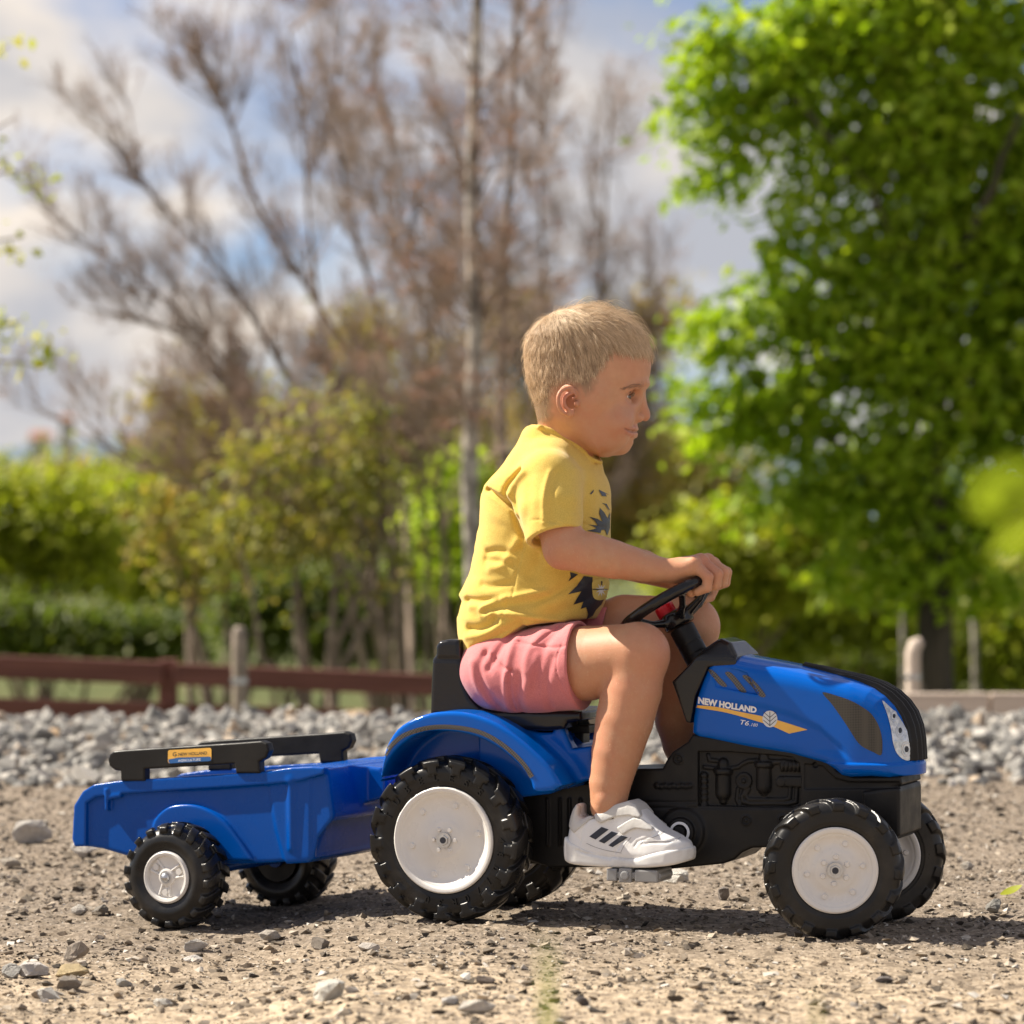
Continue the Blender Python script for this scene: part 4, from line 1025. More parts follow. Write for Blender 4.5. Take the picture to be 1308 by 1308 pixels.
bm_obj('axle', bm, M_BLACK, trailer); bm = bmesh.new(); bm_cyl(bm, (0, .134, TR), (0, .128, TR), .014, .014, 24); bm_cyl(bm, (0, .128, TR), (0, -.05, TR + .0), .008); bm_obj('axle_hub', bm, M_BLUE2, trailer)
# ================================================================== BOY
boy = empty('person', TF.o, -R(TF.yaw))
tag(boy, 'small blond boy in yellow t-shirt and pink shorts riding the toy tractor', 'person')
K = TF.at
def wl_(v):   # world direction -> local
    v = np.array(v, float); return np.array([np.dot(v, TF.h), np.dot(v, TF.l), v[2]])
def w2l(p): return wl_(np.array(p) - TF.o)
HC = TF.world(K(748, 480, 0.0))                       # head centre in the world
def hw(px, py, lat=0.0):                              # world point on the plane y = HC.y + lat
    t = HC[1] + lat - CAM[1]; return np.array([(px - CX) / FPX * t, HC[1] + lat, CAM[2] - (py - CY) / FPX * t])
HR = R(0)
def hp(px, py, lat=0.0):                              # same but traced at mid-plane, then moved sideways
    p = hw(px, py, 0.0); return w2l([p[0], p[1] + lat, p[2]])
HX, HY = wl_([1, 0, 0]), wl_([0, 1, 0]); HM = np.array([HX, HY, [0, 0, 1]])
def hmat(yaw=0, pitch=0, roll=0):
    A = Matrix.Rotation(R(yaw), 3, 'Z') @ Matrix.Rotation(R(pitch), 3, 'Y') @ Matrix.Rotation(R(roll), 3, 'X')
    return np.array([[*(A @ Vector(v))] for v in ((1, 0, 0), (0, 1, 0), (0, 0, 1))]) @ HM

SKIN = [(392,735,762,.022),(398,708,785,.045),(404,698,798,.054),(410,690,807,.061),(418,682,815,.066),(425,677,820,.069),(445,671,830,.0735),(465,671,832,.0755),(478,672,830.5,.0755),(488,674,828,.075),
        (497,677,825,.0735),(503,678,823,.0725),(515,682,820,.071),(530,688,816,.068),(538,692,813,.065),(545,700,808,.061),(552,709,804,.0575),(560,720,800,.053),(568,734,796,.047),(575,746,792,.039),(580,756,786,.029),(584,768,777,.012)]
hz = np.array([hw(740, s[0])[2] for s in SKIN]); hb = np.array([hw(s[1], s[0])[0] for s in SKIN]); hf = np.array([hw(s[2], s[0])[0] for s in SKIN]); hwid = np.array([s[3] for s in SKIN])
_z = np.linspace(hz.min(), hz.max(), 300); _o = np.argsort(hz); _k = np.exp(-np.linspace(-2.2, 2.2, 31) ** 2); _k /= _k.sum()
def _sm(v):
    q = np.interp(_z, hz[_o], v[_o]); lin = np.linspace(q[0], q[-1], 300); e = q - lin; e = np.pad(e, 15, mode='reflect', reflect_type='odd'); return np.convolve(e, _k, 'valid') + lin
hb, hf, hwid = _sm(hb), _sm(hf), _sm(hwid); hz = _z
def head_fn(X, Y, Z, grow=0.0):
    wx = TF.o[0] + X * TF.h[0] + Y * TF.l[0]; wy = TF.o[1] + X * TF.h[1] + Y * TF.l[1] - HC[1]
    z1 = Z[0, 0, :] if Z.shape[0] == 1 else Z
    o = np.argsort(hz); b = np.interp(Z, hz[o], hb[o]); f = np.interp(Z, hz[o], hf[o]); w = np.interp(Z, hz[o], hwid[o])
    c = (b + f) / 2 - .006; af = np.maximum(f - c, .004); ab = np.maximum(c - b, .004); a = np.where(wx > c, af, ab) + grow; w = w + grow
    n = 2.2; u = (np.abs(wx - c) / a) ** np.where(wx > c, 2.08, 2.25) + (np.abs(wy) / w) ** n
    d = (u ** (1 / n) - 1) * np.minimum(a, w)
    top, bot = hz.max() + grow, hz.min() - grow
    return np.maximum(np.maximum(d * .9, Z - top), bot - Z)

fb_ = Field((-.150, -.170, .12), (.405, .180, .975), 0.0015)
B = fb_
# torso kept inside the clothes
B.ell(K(650, 850, 0), (.070, .090, .055), k=.0); B.chain([K(652, 840, 0), K(665, 760, 0), K(690, 660, 0), K(700, 610, 0)], [.066, .060, .062, .052], k=.01)
B.cone(K(702, 622, -.060), K(702, 622, .060), .034, k=.01)
# neck
B.chain([K(703, 600, 0), hp(717, 562), hp(722, 530)], [.041, .0375, .040], k=.010)
# near leg (foot goes into the shoe)
def leg(hip, th, kn, shin, ank, toe, s):
    B.chain([hip, th, kn], [.050, .0555, .0455], k=.010)
    B.ell(kn + np.array([.004, 0, -.001]), (.0445, .0410, .0455), k=.008)
    B.chain([kn] + shin + [ank, ank + np.array([.003, 0, -.022])], [.0430, .0435, .0425, .0375, .0310, .0262, .0200], k=.008)
    B.chain([ank + np.array([.003, 0, -.022]), toe], [.020, .015], k=.006)
    B.ell(ank + np.array([.0, s * .021, .010]), (.009, .0065, .009), k=.008)
leg(K(668, 858, -.058), K(752, 847, -.070), K(814, 835, -.084), [K(808, 882, -.088), K(798, 920, -.092), K(788, 960, -.097), K(779.5, 1000, -.101)], K(777, 1030, -.104), K(835, 1086, -.106), -1)
B.cone(K(789, 895, -.090), K(783, 930, -.094), .024, .021, k=.010)
leg(K(690, 838, .058), K(800, 806, .070), K(879, 800, .080), [K(872, 850, .084), K(870, 880, .088), K(868, 920, .094), K(872, 950, .099)], K(880, 978, .104), K(930, 1000, .106), 1)
# arms
B.chain([K(700, 622, -.090), K(712, 668, -.112), K(722, 699, -.120)], [.040, .0335, .0300], k=.012)
B.ell(K(716, 703, -.120), (.024, .022, .026), k=.012)
B.chain([K(722, 699, -.120), K(752, 707, -.108), K(785, 715, -.090), K(825, 725, -.064), K(858, 730, -.046)], [.0290, .0315, .0285, .0215, .0175], k=.010)
B.chain([K(726, 622, .072), K(738, 665, .090), K(748, 700, .098)], [.034, .031, .028], k=.010)
B.chain([K(748, 700, .098), K(780, 713, .104), K(822, 724, .096), K(868, 740, .084)], [.028, .029, .0255, .0180], k=.010)

def ringp(deg): return ring(R(deg))
ux = np.array([1, 0, 0.]); uz = np.array([0, 0, 1.])
def px_at(p):
    w = TF.world(p) - CAM; return CX + w[0] / w[1] * FPX, CY - w[2] / w[1] * FPX
# near hand, knuckles up, four fingers over the rim and a thumb below
wr = K(858, 730, -.046); mcps = []
def knuck(px_, py_, yl): return K(px_, py_, yl)
fing = [(56, (886, 720.5), .0079, .92), (70, (895, 717.0), .0084, 1.0), (84, (903.5, 717.0), .0084, 1.0), (98, (910.0, 721.0), .0078, .93)]
for deg, (mx_, my_), r, L in fing:
    P = ringp(deg); yl = P[1]; m_ = K(mx_, my_, yl); e = ux * 1.0
    pip = P + ux * .0185 * L + uz * .0060; dip = P + ux * .0165 * L - uz * .0095; tip = P + ux * .0000 - uz * .0155
    B.cone(wr + (m_ - wr) * .12, m_, .0150, .0112, k=.007)
    B.chain([m_, pip], [r * 1.16, r * 1.02], k=.0030); B.chain([pip, dip, tip], [r * 1.02, r * .95, r * .86], k=.0022)
    B.ell(m_ + uz * .0022, (r * 1.2, r * 1.1, r * .95), k=.006)
B.ell(K(877, 727, -.034), (.024, .024, .0150), k=.008)
t0 = K(872, 736, -.022); t1 = ringp(48) + np.array([-.006, .014, -.012]); t2 = ringp(62) + np.array([-.012, .008, -.0155])
B.chain([wr, t0], [.0125, .0120], k=.008); B.chain([t0, t1, t2], [.0110, .0088, .0070], k=.003)
# far hand on the far side of the rim
wf = K(868, 742, .086)
for deg, off_, r in ((150, .030, .0078), (163, .027, .0083), (176, .024, .0083), (189, .020, .0078)):
    P = ringp(deg); out = (P - SWC) / SWR; m_ = P + out * .016 + uz * .020 - ux * .006
    B.cone(wf + (m_ - wf) * .15, m_, .0125, .0095, k=.007)
    B.chain([m_, P + out * .020 - uz * .001], [r * 1.15, r], k=.003); B.chain([P + out * .020 - uz * .001, P + out * .008 - uz * .0150, P - out * .006 - uz * .0150], [r, r * .95, r * .85], k=.002)
B.chain([wf, ringp(200) + np.array([0, .006, .016]), ringp(196) + np.array([0, -.014, .010])], [.012, .0095, .007], k=.004)

# ---- head
lo_h = np.minimum(hp(655, 380, -.1), hp(655, 590, -.1)); hi_h = np.maximum(hp(845, 380, .1), hp(845, 590, .1))
allc = np.array([hp(a, b, c) for a in (655, 845) for b in (380, 592) for c in (-.095, .095)])
B.put(head_fn, allc.min(0), allc.max(0), k=.014)
def hell(px_, py_, lat, r, k=0., op='u', M=None): B.ell(hp(px_, py_, lat), r, HM if M is None else M, k, op)
def hchain(L, rs, k=0., op='u'): B.chain([hp(*p) for p in L], rs, k, op)
for s in (-1, 1):
    hell(786, 540, s * .0415, (.024, .0215, .022), .016)             # cheek
    hell(809.5, 507.0, s * .0385, (.0150, .0165, .0092), .010, 'd', hmat(s * 0, 0, 0))      # eye socket
    hchain([(825.5, 491, s * .010), (821, 490, s * .026), (811, 492, s * .042), (798, 497, s * .052)], [.0030, .0034, .0032, .003], .010)  # brow
    hell(774, 560, s * .030, (.030, .016, .017), .018)             # jaw
    hell(757, 506, s * .058, (.022, .012, .020), .016)             # temple/cheekbone
hell(796, 552, 0, (.0225, .0245, .0215), .012)                     # muzzle
hell(791, 570, 0, (.0160, .0185, .0135), .012)                     # chin
# nose
hchain([(816.5, 500, 0), (819.6, 513, 0), (823, 525, 0)], [.0060, .0064, .0076], .008)
hell(823.6, 531.6, 0, (.0080, .0076, .0078), .006)
for s in (-1, 1):
    hell(815.5, 534.2, s * .0105, (.0078, .0056, .0064), .0042)
    hell(820.5, 539.6, s * .0058, (.0040, .0024, .0028), .0014, 'd')
    hell(806.0, 535, s * .0168, (.0022, .0018, .006), .003, 'd')
# lips
def surf(px_, py_, s, l0=.075):
    a_, b_ = hp(px_, py_, s * l0), hp(px_, py_, 0.0); pv = B.probe(a_)
    for t in np.linspace(0, 1, 160)[1:]:
        q = a_ + (b_ - a_) * t; v = B.probe(q)
        if v < 0: return q
    return b_
MOUTH = {}
for s in (-1, 1):
    up_ = [hp(811.6, 547.2, 0)] + [surf(x, y, s) for x, y in ((809.5, 547.0), (806, 547.4), (802, 548.8), (798.5, 549.8))]
    lw_ = [hp(808.9, 555.6, 0)] + [surf(x, y, s) for x, y in ((807, 555.6), (803.5, 554.8), (799.5, 552.8))]
    ln_ = [hp(814.6, 551.5, 0)] + [surf(x, y, s) for x, y in ((811.0, 551.6), (807, 551.7), (803, 551.4), (799.5, 550.2), (796.5, 548.6))]
    MOUTH[s] = (up_, lw_, ln_)
for s in (-1, 1):
    up_, lw_, ln_ = MOUTH[s]
    B.chain(up_, [.0036, .0028, .0018, .0010, .0006], .0030); B.chain(lw_, [.0042, .0034, .0020, .0008], .0036)
for s in (-1, 1): B.chain(MOUTH[s][2], [.0013, .0014, .0013, .0013, .0013, .0010], .0016, 'd')
hchain([(815.5, 544, 0), (818, 540.5, 0)], [.0016, .0012], .003, 'd')
hchain([(810.5, 562.5, -.010), (811.6, 562.5, 0), (810.5, 562.5, .010)], [.0024, .0027, .0024], .0036, 'd')
# eyes: lids are a thin shell with a slit
EYES = []
for s in (-1, 1):
    ec = hp(794.8, 507.8, s * .0345); er_ = .0124; EYES.append((ec, er_, s))
    ax = wl_([math.cos(R(14)), s * math.sin(R(14)), 0]); lat_ = wl_([-s * math.sin(R(14)), math.cos(R(14)), 0])
    def lid(X, Y, Z, ec=ec, ax=ax, lat_=lat_, er_=er_):
        x, y, z = X - ec[0], Y - ec[1], Z - ec[2]; d = np.sqrt(x * x + y * y + z * z) - (er_ + .0016)
        f = x * ax[0] + y * ax[1] + z * ax[2]; g = x * lat_[0] + y * lat_[1] + z * lat_[2]
        lim = .0102; arch = np.maximum(1 - (g / lim) ** 2, -0.5)
        up = z - (.0046 * arch + .0002); dn = -z - (.0034 * arch + .0004); slit = np.maximum(np.maximum(up, dn), -f + .002)
        return smax(d, -slit * .9, .0007)
    B.put(lid, ec - .018, ec + .018, .0030)
    def hollow(X, Y, Z, ec=ec, ax=ax, lat_=lat_, er_=er_):
        x, y, z = X - ec[0], Y - ec[1], Z - ec[2]; f = x * ax[0] + y * ax[1] + z * ax[2]; g = x * lat_[0] + y * lat_[1] + z * lat_[2]
        lim = .0102; arch = np.maximum(1 - (g / lim) ** 2, -0.5)
        return np.maximum(np.maximum(np.maximum(z - (.0046 * arch + .0002), -z - (.0034 * arch + .0004)), -f + .003), np.sqrt(x * x + y * y + z * z) - .024)
    B.put(hollow, ec - .026, ec + .026, .0008, 'd')
    # upper lid crease
    hchain([(809, 499.6, s * .023), (808.5, 498.4, s * .032), (801.5, 499.4, s * .042), (794, 503.0, s * .048)], [.0009] * 4, .0022, 'd')
# ears
for s in (-1, 1):
    A = lambda x, y, l: hp(x, y, s * l)
    Mx = hmat(yaw=-s * 24)
    B.ell(A(723.5, 512, .0775), (.0165, .0030, .0225), hmat(yaw=s * 24), .003)
    B.ell(A(727.5, 514.5, .0800), (.0095, .0062, .0125), hmat(yaw=s * 24), .003, 'd')
    hel = [A(736.5, 507.0, .0715), A(734.5, 502.5, .0750), A(729, 498.6, .0795), A(722, 498.4, .0835), A(715.4, 502.4, .0870), A(712.2, 509.4, .0890), A(712.2, 517.5, .0885), A(715.0, 525.2, .0865), A(719.8, 530.2, .0835)]
    hel = spline(hel, 22); B.chain(list(hel), [.0030] * 22, .0022)
    ah = spline([A(729.5, 505.0, .0790), A(722.5, 507.6, .0830), A(719.4, 512.5, .0850), A(720.4, 520.5, .0845), A(725.5, 525.6, .0810)], 12); B.chain(list(ah), [.0022, .0024, .0026, .0027, .0028, .0028, .0028, .0028, .0027, .0026, .0026, .0024], .0024)
    B.ell(A(726.5, 530.2, .0785), (.0072, .0040, .0058), hmat(yaw=s * 18), .004)
    B.ell(A(735.6, 517.6, .0745), (.0040, .0042, .0052), None, .003)
    B.chain([A(736, 507, .0715), A(730.5, 511.5, .0765)], [.0024, .0018], .002)
# throat
B.chain([hp(733, 584, 0), hp(735, 556, 0)], [.0275, .031], k=.010)
bV, bF = B.surface(1); del B, fb_

# tints: lips, ears, brows, painted mouth-gap shade, cheeks, nails, scalp under the hair
W_ = TF.o + bV[:, :1] * TF.h + bV[:, 1:2] * TF.l + bV[:, 2:] * np.array([0, 0, 1.])
lat_v = W_[:, 1] - HC[1]; tt = HC[1] - CAM[1]
ppx = CX + (W_[:, 0]) / tt * FPX; ppy = CY - (W_[:, 2] - CAM[2]) / tt * FPX      # mid-plane trace coordinates of every vertex
tt2 = W_[:, 1] - CAM[1]
ishead = (ppy < 592) & (ppx > 650) & (ppx < 850) & (np.abs(lat_v) < .1)
def dseg(L):
    d = np.full(len(bV), 9.0)
    for a, b_ in zip(L[:-1], L[1:]):
        a, b_ = np.array(a, float), np.array(b_, float); e = b_ - a; t = np.clip(((bV - a) @ e) / (e @ e), 0, 1); d = np.minimum(d, np.linalg.norm(bV - a - t[:, None] * e, axis=1))
    return d
lips = np.full(len(bV), 9.0)
for s in (-1, 1):
    lips = np.minimum(lips, dseg(MOUTH[s][0])); lips = np.minimum(lips, dseg(MOUTH[s][1]) - .0004)
red = np.clip(1 - (lips - .0024) / .0024, 0, 1) * .42
ear = np.zeros(len(bV))
for s in (-1, 1): ear = np.maximum(ear, np.clip(1.3 - np.linalg.norm((bV - hp(723, 512, s * .083)) / .021, axis=1), 0, 1))
chk = np.clip(1 - np.linalg.norm(bV - hp(790, 537, -.045), axis=1) / .035, 0, 1) * .35 + np.clip(1 - np.linalg.norm(bV - hp(828, 532, 0), axis=1) / .014, 0, 1) * .4
kn = np.clip(1 - np.linalg.norm(bV - K(835, 825, -.1), axis=1) / .05, 0, 1) * .35 + np.clip(1 - np.linalg.norm(bV - K(712, 712, -.13), axis=1) / .03, 0, 1) * .45
hnd = np.clip(1 - np.linalg.norm(bV - K(905, 722, -.03), axis=1) / .035, 0, 1) * .5
tint_red = np.clip(np.maximum(red, ear * .55) + chk + kn + hnd, 0, 1)
brow_mouth_shade = np.zeros(len(bV))
for s in (-1, 1):
    brow_mouth_shade = np.maximum(brow_mouth_shade, np.clip(1 - dseg([hp(827, 491.5, s * .012), hp(824, 491.5, s * .026), hp(811, 493.5, s * .043), hp(797, 498, s * .055)]) / .0045, 0, 1) * .12)
    ecs = EYES[0 if s < 0 else 1][0]; dl = dseg([hp(807.5, 502.9, s * .0250), hp(809.5, 501.6, s * .0325), hp(802.5, 502.4, s * .0415), hp(795, 505.2, s * .0470)]); brow_mouth_shade = np.maximum(brow_mouth_shade, np.clip(1.25 - dl / .0019, 0, 1) * .95)
mouthline = np.full(len(bV), 9.)
for s in (-1, 1): mouthline = np.minimum(mouthline, dseg(MOUTH[s][2]))
brow_mouth_shade = np.maximum(brow_mouth_shade, np.clip(1.2 - mouthline / .0016, 0, 1) * .55)  # lip gap darkened in the skin colour, painting in its shade
HAIRP = np.array([(837,451),(812,452),(800,449),(789,448),(779,452),(773,468),(764,486),(755,502),(747,507),(741,500),(731,493),(720,493),(710,498),(706,510),(706,528),(702,541),(688,545),(672,540),(655,500),(655,370),(845,370)], float)
scal = np.clip(-poly_sdf(HAIRP, ppx + 5 * vnoise(ppx, ppy, 5., 12, 2), ppy + 4 * vnoise(ppy, ppx, 4., 13, 2)) / 11 + .25, 0, 1) * ishead
# ears stick out of the scalp region: keep them skin
earm = np.zeros(len(bV))
for s in (-1, 1): earm = np.maximum(earm, np.clip((1.05 - np.linalg.norm((bV - hp(724, 513, s * .0835)) / np.array([.019, .019, .0265]), axis=1)) * 4, 0, 1))
scal = scal * (1 - earm)

m, nt, b = mat_new('skin'); M_SKIN = m
f, _ = noise_fac(nt, 55, 5, 0.6, lo=0.3, hi=0.7); f4, _ = noise_fac(nt, 14, 4, 0.6, lo=0.3, hi=0.7)
base = mixc(nt, f, (0.50, 0.255, 0.138), (0.58, 0.312, 0.180)); base = mixc(nt, f4, base, (0.54, 0.245, 0.145)); f7, _ = noise_fac(nt, 26, 5, .7, lo=.5, hi=.9); base = mixc(nt, f7, base, (.54, .33, .21))
a1 = N(nt, 'ShaderNodeAttribute', attribute_name='red'); a2 = N(nt, 'ShaderNodeAttribute', attribute_name='brow_mouth_shade'); a3 = N(nt, 'ShaderNodeAttribute', attribute_name='scalp')
base = mixc(nt, a1.outputs['Fac'], base, (0.44, 0.15, 0.11)); base = mixc(nt, a2.outputs['Fac'], base, (0.10, 0.055, 0.03)); base = mixc(nt, a3.outputs['Fac'], base, (0.26, 0.17, 0.10))
nt.links.new(base, b.inputs['Base Color']); b.inputs['Roughness'].default_value = 0.5; b.inputs['Specular IOR Level'].default_value = 0.4
b.inputs['Subsurface Weight'].default_value = 0.16; b.inputs['Subsurface Radius'].default_value = (1.0, 0.35, 0.18); b.inputs['Subsurface Scale'].default_value = 0.010
h, _ = noise_fac(nt, 420, 4, 0.6, lo=0, hi=1); bump(nt, b, h, 0.22, 0.0012)
me = np_mesh('body', bV, bF, M_SKIN); set_attr(me, 'red', tint_red); set_attr(me, 'brow_mouth_shade', brow_mouth_shade); set_attr(me, 'scalp', scal); me = thin(me, .42)
body = obj('body', me, boy); body_bvh = bvh_of((bV, bF))
tag(body, 'tanned skin of head, arms and legs')

# eyeballs
for ec, er_, s in EYES:
    m, nt, b = mat_new('eye'); t = N(nt, 'ShaderNodeTexCoord'); sp_ = N(nt, 'ShaderNodeSeparateXYZ'); nt.links.new(t.outputs['Object'], sp_.inputs[0])
    r_ = N(nt, 'ShaderNodeValToRGB'); e = r_.color_ramp.elements; r_.color_ramp.interpolation = 'LINEAR'; e[0].position = 0; e[0].color = (.78, .74, .70, 1); e[1].position = 1; e[1].color = (.004, .004, .004, 1)
    for p, c in ((.835, (.75, .70, .66)), (.86, (.05, .035, .025)), (.90, (.16, .10, .055)), (.958, (.10, .06, .03)), (.965, (.004, .004, .004))): q = e.new(p); q.color = (*c, 1)
    dv = N(nt, 'ShaderNodeMath', operation='DIVIDE'); nt.links.new(sp_.outputs['X'], dv.inputs[0]); dv.inputs[1].default_value = er_; nt.links.new(dv.outputs[0], r_.inputs[0])
    nt.links.new(r_.outputs[0], b.inputs['Base Color']); b.inputs['Roughness'].default_value = 0.06; b.inputs['Coat Weight'].default_value = 0.6
    bm = bmesh.new(); bmesh.ops.create_uvsphere(bm, u_segments=40, v_segments=24, radius=er_)
    o = bm_obj('eyeball', bm, m, boy, smooth=True); o.location = ec
    d = wl_([math.cos(R(-20)), math.sin(R(-20)), -0.02]); o.rotation_euler = Vector(d).to_track_quat('X', 'Z').to_euler()

# ---- hair
nS = 46000; rh = np.random.default_rng(4)
tri = np.concatenate([bF[:, [0, 1, 2]], bF[:, [0, 2, 3]]]); sc3 = scal[tri].min(1)
P3 = bV[tri]; nr = np.cross(P3[:, 1] - P3[:, 0], P3[:, 2] - P3[:, 0]); ar = np.linalg.norm(nr, axis=1); nr /= ar[:, None] + 1e-12
wgt = ar * (sc3 > .02) * np.clip(sc3 * 1.6, 0, 1); pick = rh.choice(len(tri), nS, p=wgt / wgt.sum())
u, v = rh.random(nS), rh.random(nS); q = u + v > 1; u[q], v[q] = 1 - u[q], 1 - v[q]
P0 = P3[pick, 0] + u[:, None] * (P3[pick, 1] - P3[pick, 0]) + v[:, None] * (P3[pick, 2] - P3[pick, 0]); Nn = nr[pick]
cen = hp(750, 480, 0); rdl = P0 - cen; rdl /= np.linalg.norm(rdl, axis=1)[:, None]; flipm = np.sum(Nn * (P0 - cen), 1) < 0; Nn[flipm] *= -1; Nn = Nn * .5 + rdl * .5; Nn /= np.linalg.norm(Nn, axis=1)[:, None]
whorl = hp(704, 404, -.012); dirr = P0 - whorl; rad = np.linalg.norm(dirr, axis=1); dirr /= rad[:, None] + 1e-6
zrel = (P0[:, 2] - hp(748, 455)[2]) / .07                      # 1 near the crown, <0 at the sides
pxs0 = CX + (TF.o[0] + P0 @ np.array([TF.h[0], TF.l[0], 0])) / tt * FPX; topw = sstep(zrel, -0.35, 0.95) * (.30 + .70 * sstep(pxs0, 690, 760))
down = np.array([0, 0, -1.]); fwd = HX
D = dirr * 1.0 + down * (1.3 * (1 - topw))[:, None] + fwd * (.35 * topw)[:, None]
clump = np.stack([vnoise(P0[:, 0] + 3 * P0[:, 1], P0[:, 2] + 9, .011, 31 + k, 2) for k in range(3)], 1)
D += clump * .55 + rh.normal(size=(nS, 3)) * .13
D -= Nn * np.sum(D * Nn, 1)[:, None]; D /= np.linalg.norm(D, axis=1)[:, None] + 1e-9
Pq = P0 - D * (.86 * np.sum((P0 - hp(750, 480, 0)) * D, 1))[:, None]; lock = .5 * (vnoise(Pq[:, 0] * 1.1 + Pq[:, 2] * .7, Pq[:, 1] * 1.3 - Pq[:, 2] + 5, .0042, 91, 2) + vnoise(Pq[:, 2] - Pq[:, 0] * .6, Pq[:, 0] + Pq[:, 1] + 7, .0034, 95, 2))
pxs = CX + (TF.o[0] + P0 @ np.array([TF.h[0], TF.l[0], 0])) / tt * FPX
front = sstep(pxs, 740, 800)
Lh = .0065 + .0175 * topw + .004 * rh.random(nS) - .002 * sstep(-zrel, .5, 1.2); Lh = np.maximum(Lh, .0035) * (.72 + .5 * rh.random(nS) + .28 * clump[:, 1])
pys = CY - ((P0[:, 2]) - CAM[2]) / tt * FPX; dhl = -poly_sdf(HAIRP, pxs, pys); isfr = sstep(pxs, 768, 785) * (pys < 466); Lh = Lh * np.maximum(np.clip(.42 + dhl / 26, .42, 1), isfr)
fly = (rh.random(nS) < .05) * rh.random(nS); Lh = Lh * (1 + .45 * fly); lift = .16 + .22 * lock + .55 * fly + .16 * topw * (1 - .5 * front) + .06 * clump[:, 0]
npt = 5; ts = np.linspace(0, 1, npt)
PP = np.zeros((nS, npt, 3)); 
for i, t in enumerate(ts):
    PP[:, i] = P0 + (D * (t * Lh)[:, None]) + Nn * (lift * Lh * (t * (1.55 - 0.95 * t)))[:, None] + down * (t * t * Lh * .16)[:, None] - Nn * (.0006)
    # follow the skull curvature
    rc_ = .085; PP[:, i] -= Nn * ((t * Lh) ** 2 / (2 * rc_))[:, None]
hc = bpy.data.hair_curves.new('hair'); hc.add_curves([npt] * nS)
hc.attributes['position'].data.foreach_set('vector', PP.reshape(-1).astype(np.float32)) if 'position' in hc.attributes else None
ra = hc.attributes.get('radius') or hc.attributes.new('radius', 'FLOAT', 'POINT'); rr_ = np.tile(np.array([.00017, .00017, .00015, .00011, .00005]), nS); ra.data.foreach_set('value', rr_.astype(np.float32))
m, nt, b = mat_new('short_blond_hair'); hi_ = N(nt, 'ShaderNodeAttribute', attribute_name='shade')
r_ = N(nt, 'ShaderNodeValToRGB'); e = r_.color_ramp.elements; e[0].position = 0; e[0].color = (.33, .22, .13, 1); e[1].position = 1; e[1].color = (.90, .72, .50, 1); q = e.new(.5); q.color = (.62, .46, .29, 1)
nt.links.new(hi_.outputs['Fac'], r_.inputs[0]); nt.links.new(r_.outputs[0], b.inputs['Base Color']); b.inputs['Roughness'].default_value = 0.42; b.inputs['Specular IOR Level'].default_value = 0.6
sa2 = hc.attributes.new('shade', 'FLOAT', 'CURVE'); sa2.data.foreach_set('value', np.clip(.5 + .62 * lock + .2 * clump[:, 2] + .5 * (rh.random(nS) - .5), 0, 1).astype(np.float32))
hc.materials.append(m); hair = bpy.data.objects.new('hair', hc); link(hair, boy); tag(hair, 'short sandy blond hair')
# eyebrow and lash strands
Ls = []
for s in (-1, 1):
    for k in range(170):
        t_ = rh.random() ** .8; bx_ = 793 + 30 * t_; by_ = 491.6 + 5.6 * (1 - t_) ** 1.6 + rh.normal() * (.8 + .8 * t_)
        o_, d_ = TF.ray(bx_, by_); hit = body_bvh.ray_cast(o_, d_)
        if hit[0] is None: continue
        p = TF.world(np.array(hit[0])); n_ = np.array(hit[1]); n_ = TF.h * n_[0] + TF.l * n_[1] + uz * n_[2]
        if n_ @ np.array([0, -1, 0]) < 0: n_ = -n_
        d = np.array([-.9, 0, -.12 + .35 * t_ + .22 * rh.normal()]); d -= n_ * (d @ n_); d /= np.linalg.norm(d); Q_ = np.stack([p, p + d * .0018 + n_ * .0005, p + d * .0040 + n_ * .0006])
        if s > 0: Q_[:, 1] = 2 * HC[1] - Q_[:, 1]
        Ls.append(np.array([w2l(v_) for v_ in Q_]))
    ec = EYES[0 if s < 0 else 1][0]
    for k in range(60):
        g = (k / 59 - .5) * 2; az = R(14) * s; fx = math.cos(math.asin(g * .68)); p = ec + (wl_([math.cos(az), math.sin(az), 0]) * fx + wl_([-math.sin(az), math.cos(az), 0]) * g * .68) * .0134 + uz * (.0042 * (1 - g * g) + .0006)
        d = wl_([math.cos(az), math.sin(az), 0]) * .9 + wl_([-math.sin(az), math.cos(az), 0]) * g * .5; Ls.append(np.stack([p, p + d * .0028 - uz * .0003, p + d * .0052 + uz * .0012]))
Ls = np.array(Ls); ec_ = bpy.data.hair_curves.new('eyebrow_hair'); ec_.add_curves([3] * len(Ls)); ec_.attributes['position'].data.foreach_set('vector', Ls.reshape(-1).astype(np.float32))
ra = ec_.attributes.get('radius') or ec_.attributes.new('radius', 'FLOAT', 'POINT'); ra.data.foreach_set('value', np.tile(np.array([.00013, .00011, .00004], np.float32), len(Ls)))
ec_.materials.append(flat('eyebrow_hair', (.24, .155, .10), .5)); link(bpy.data.objects.new('eyebrow_hair', ec_), boy)

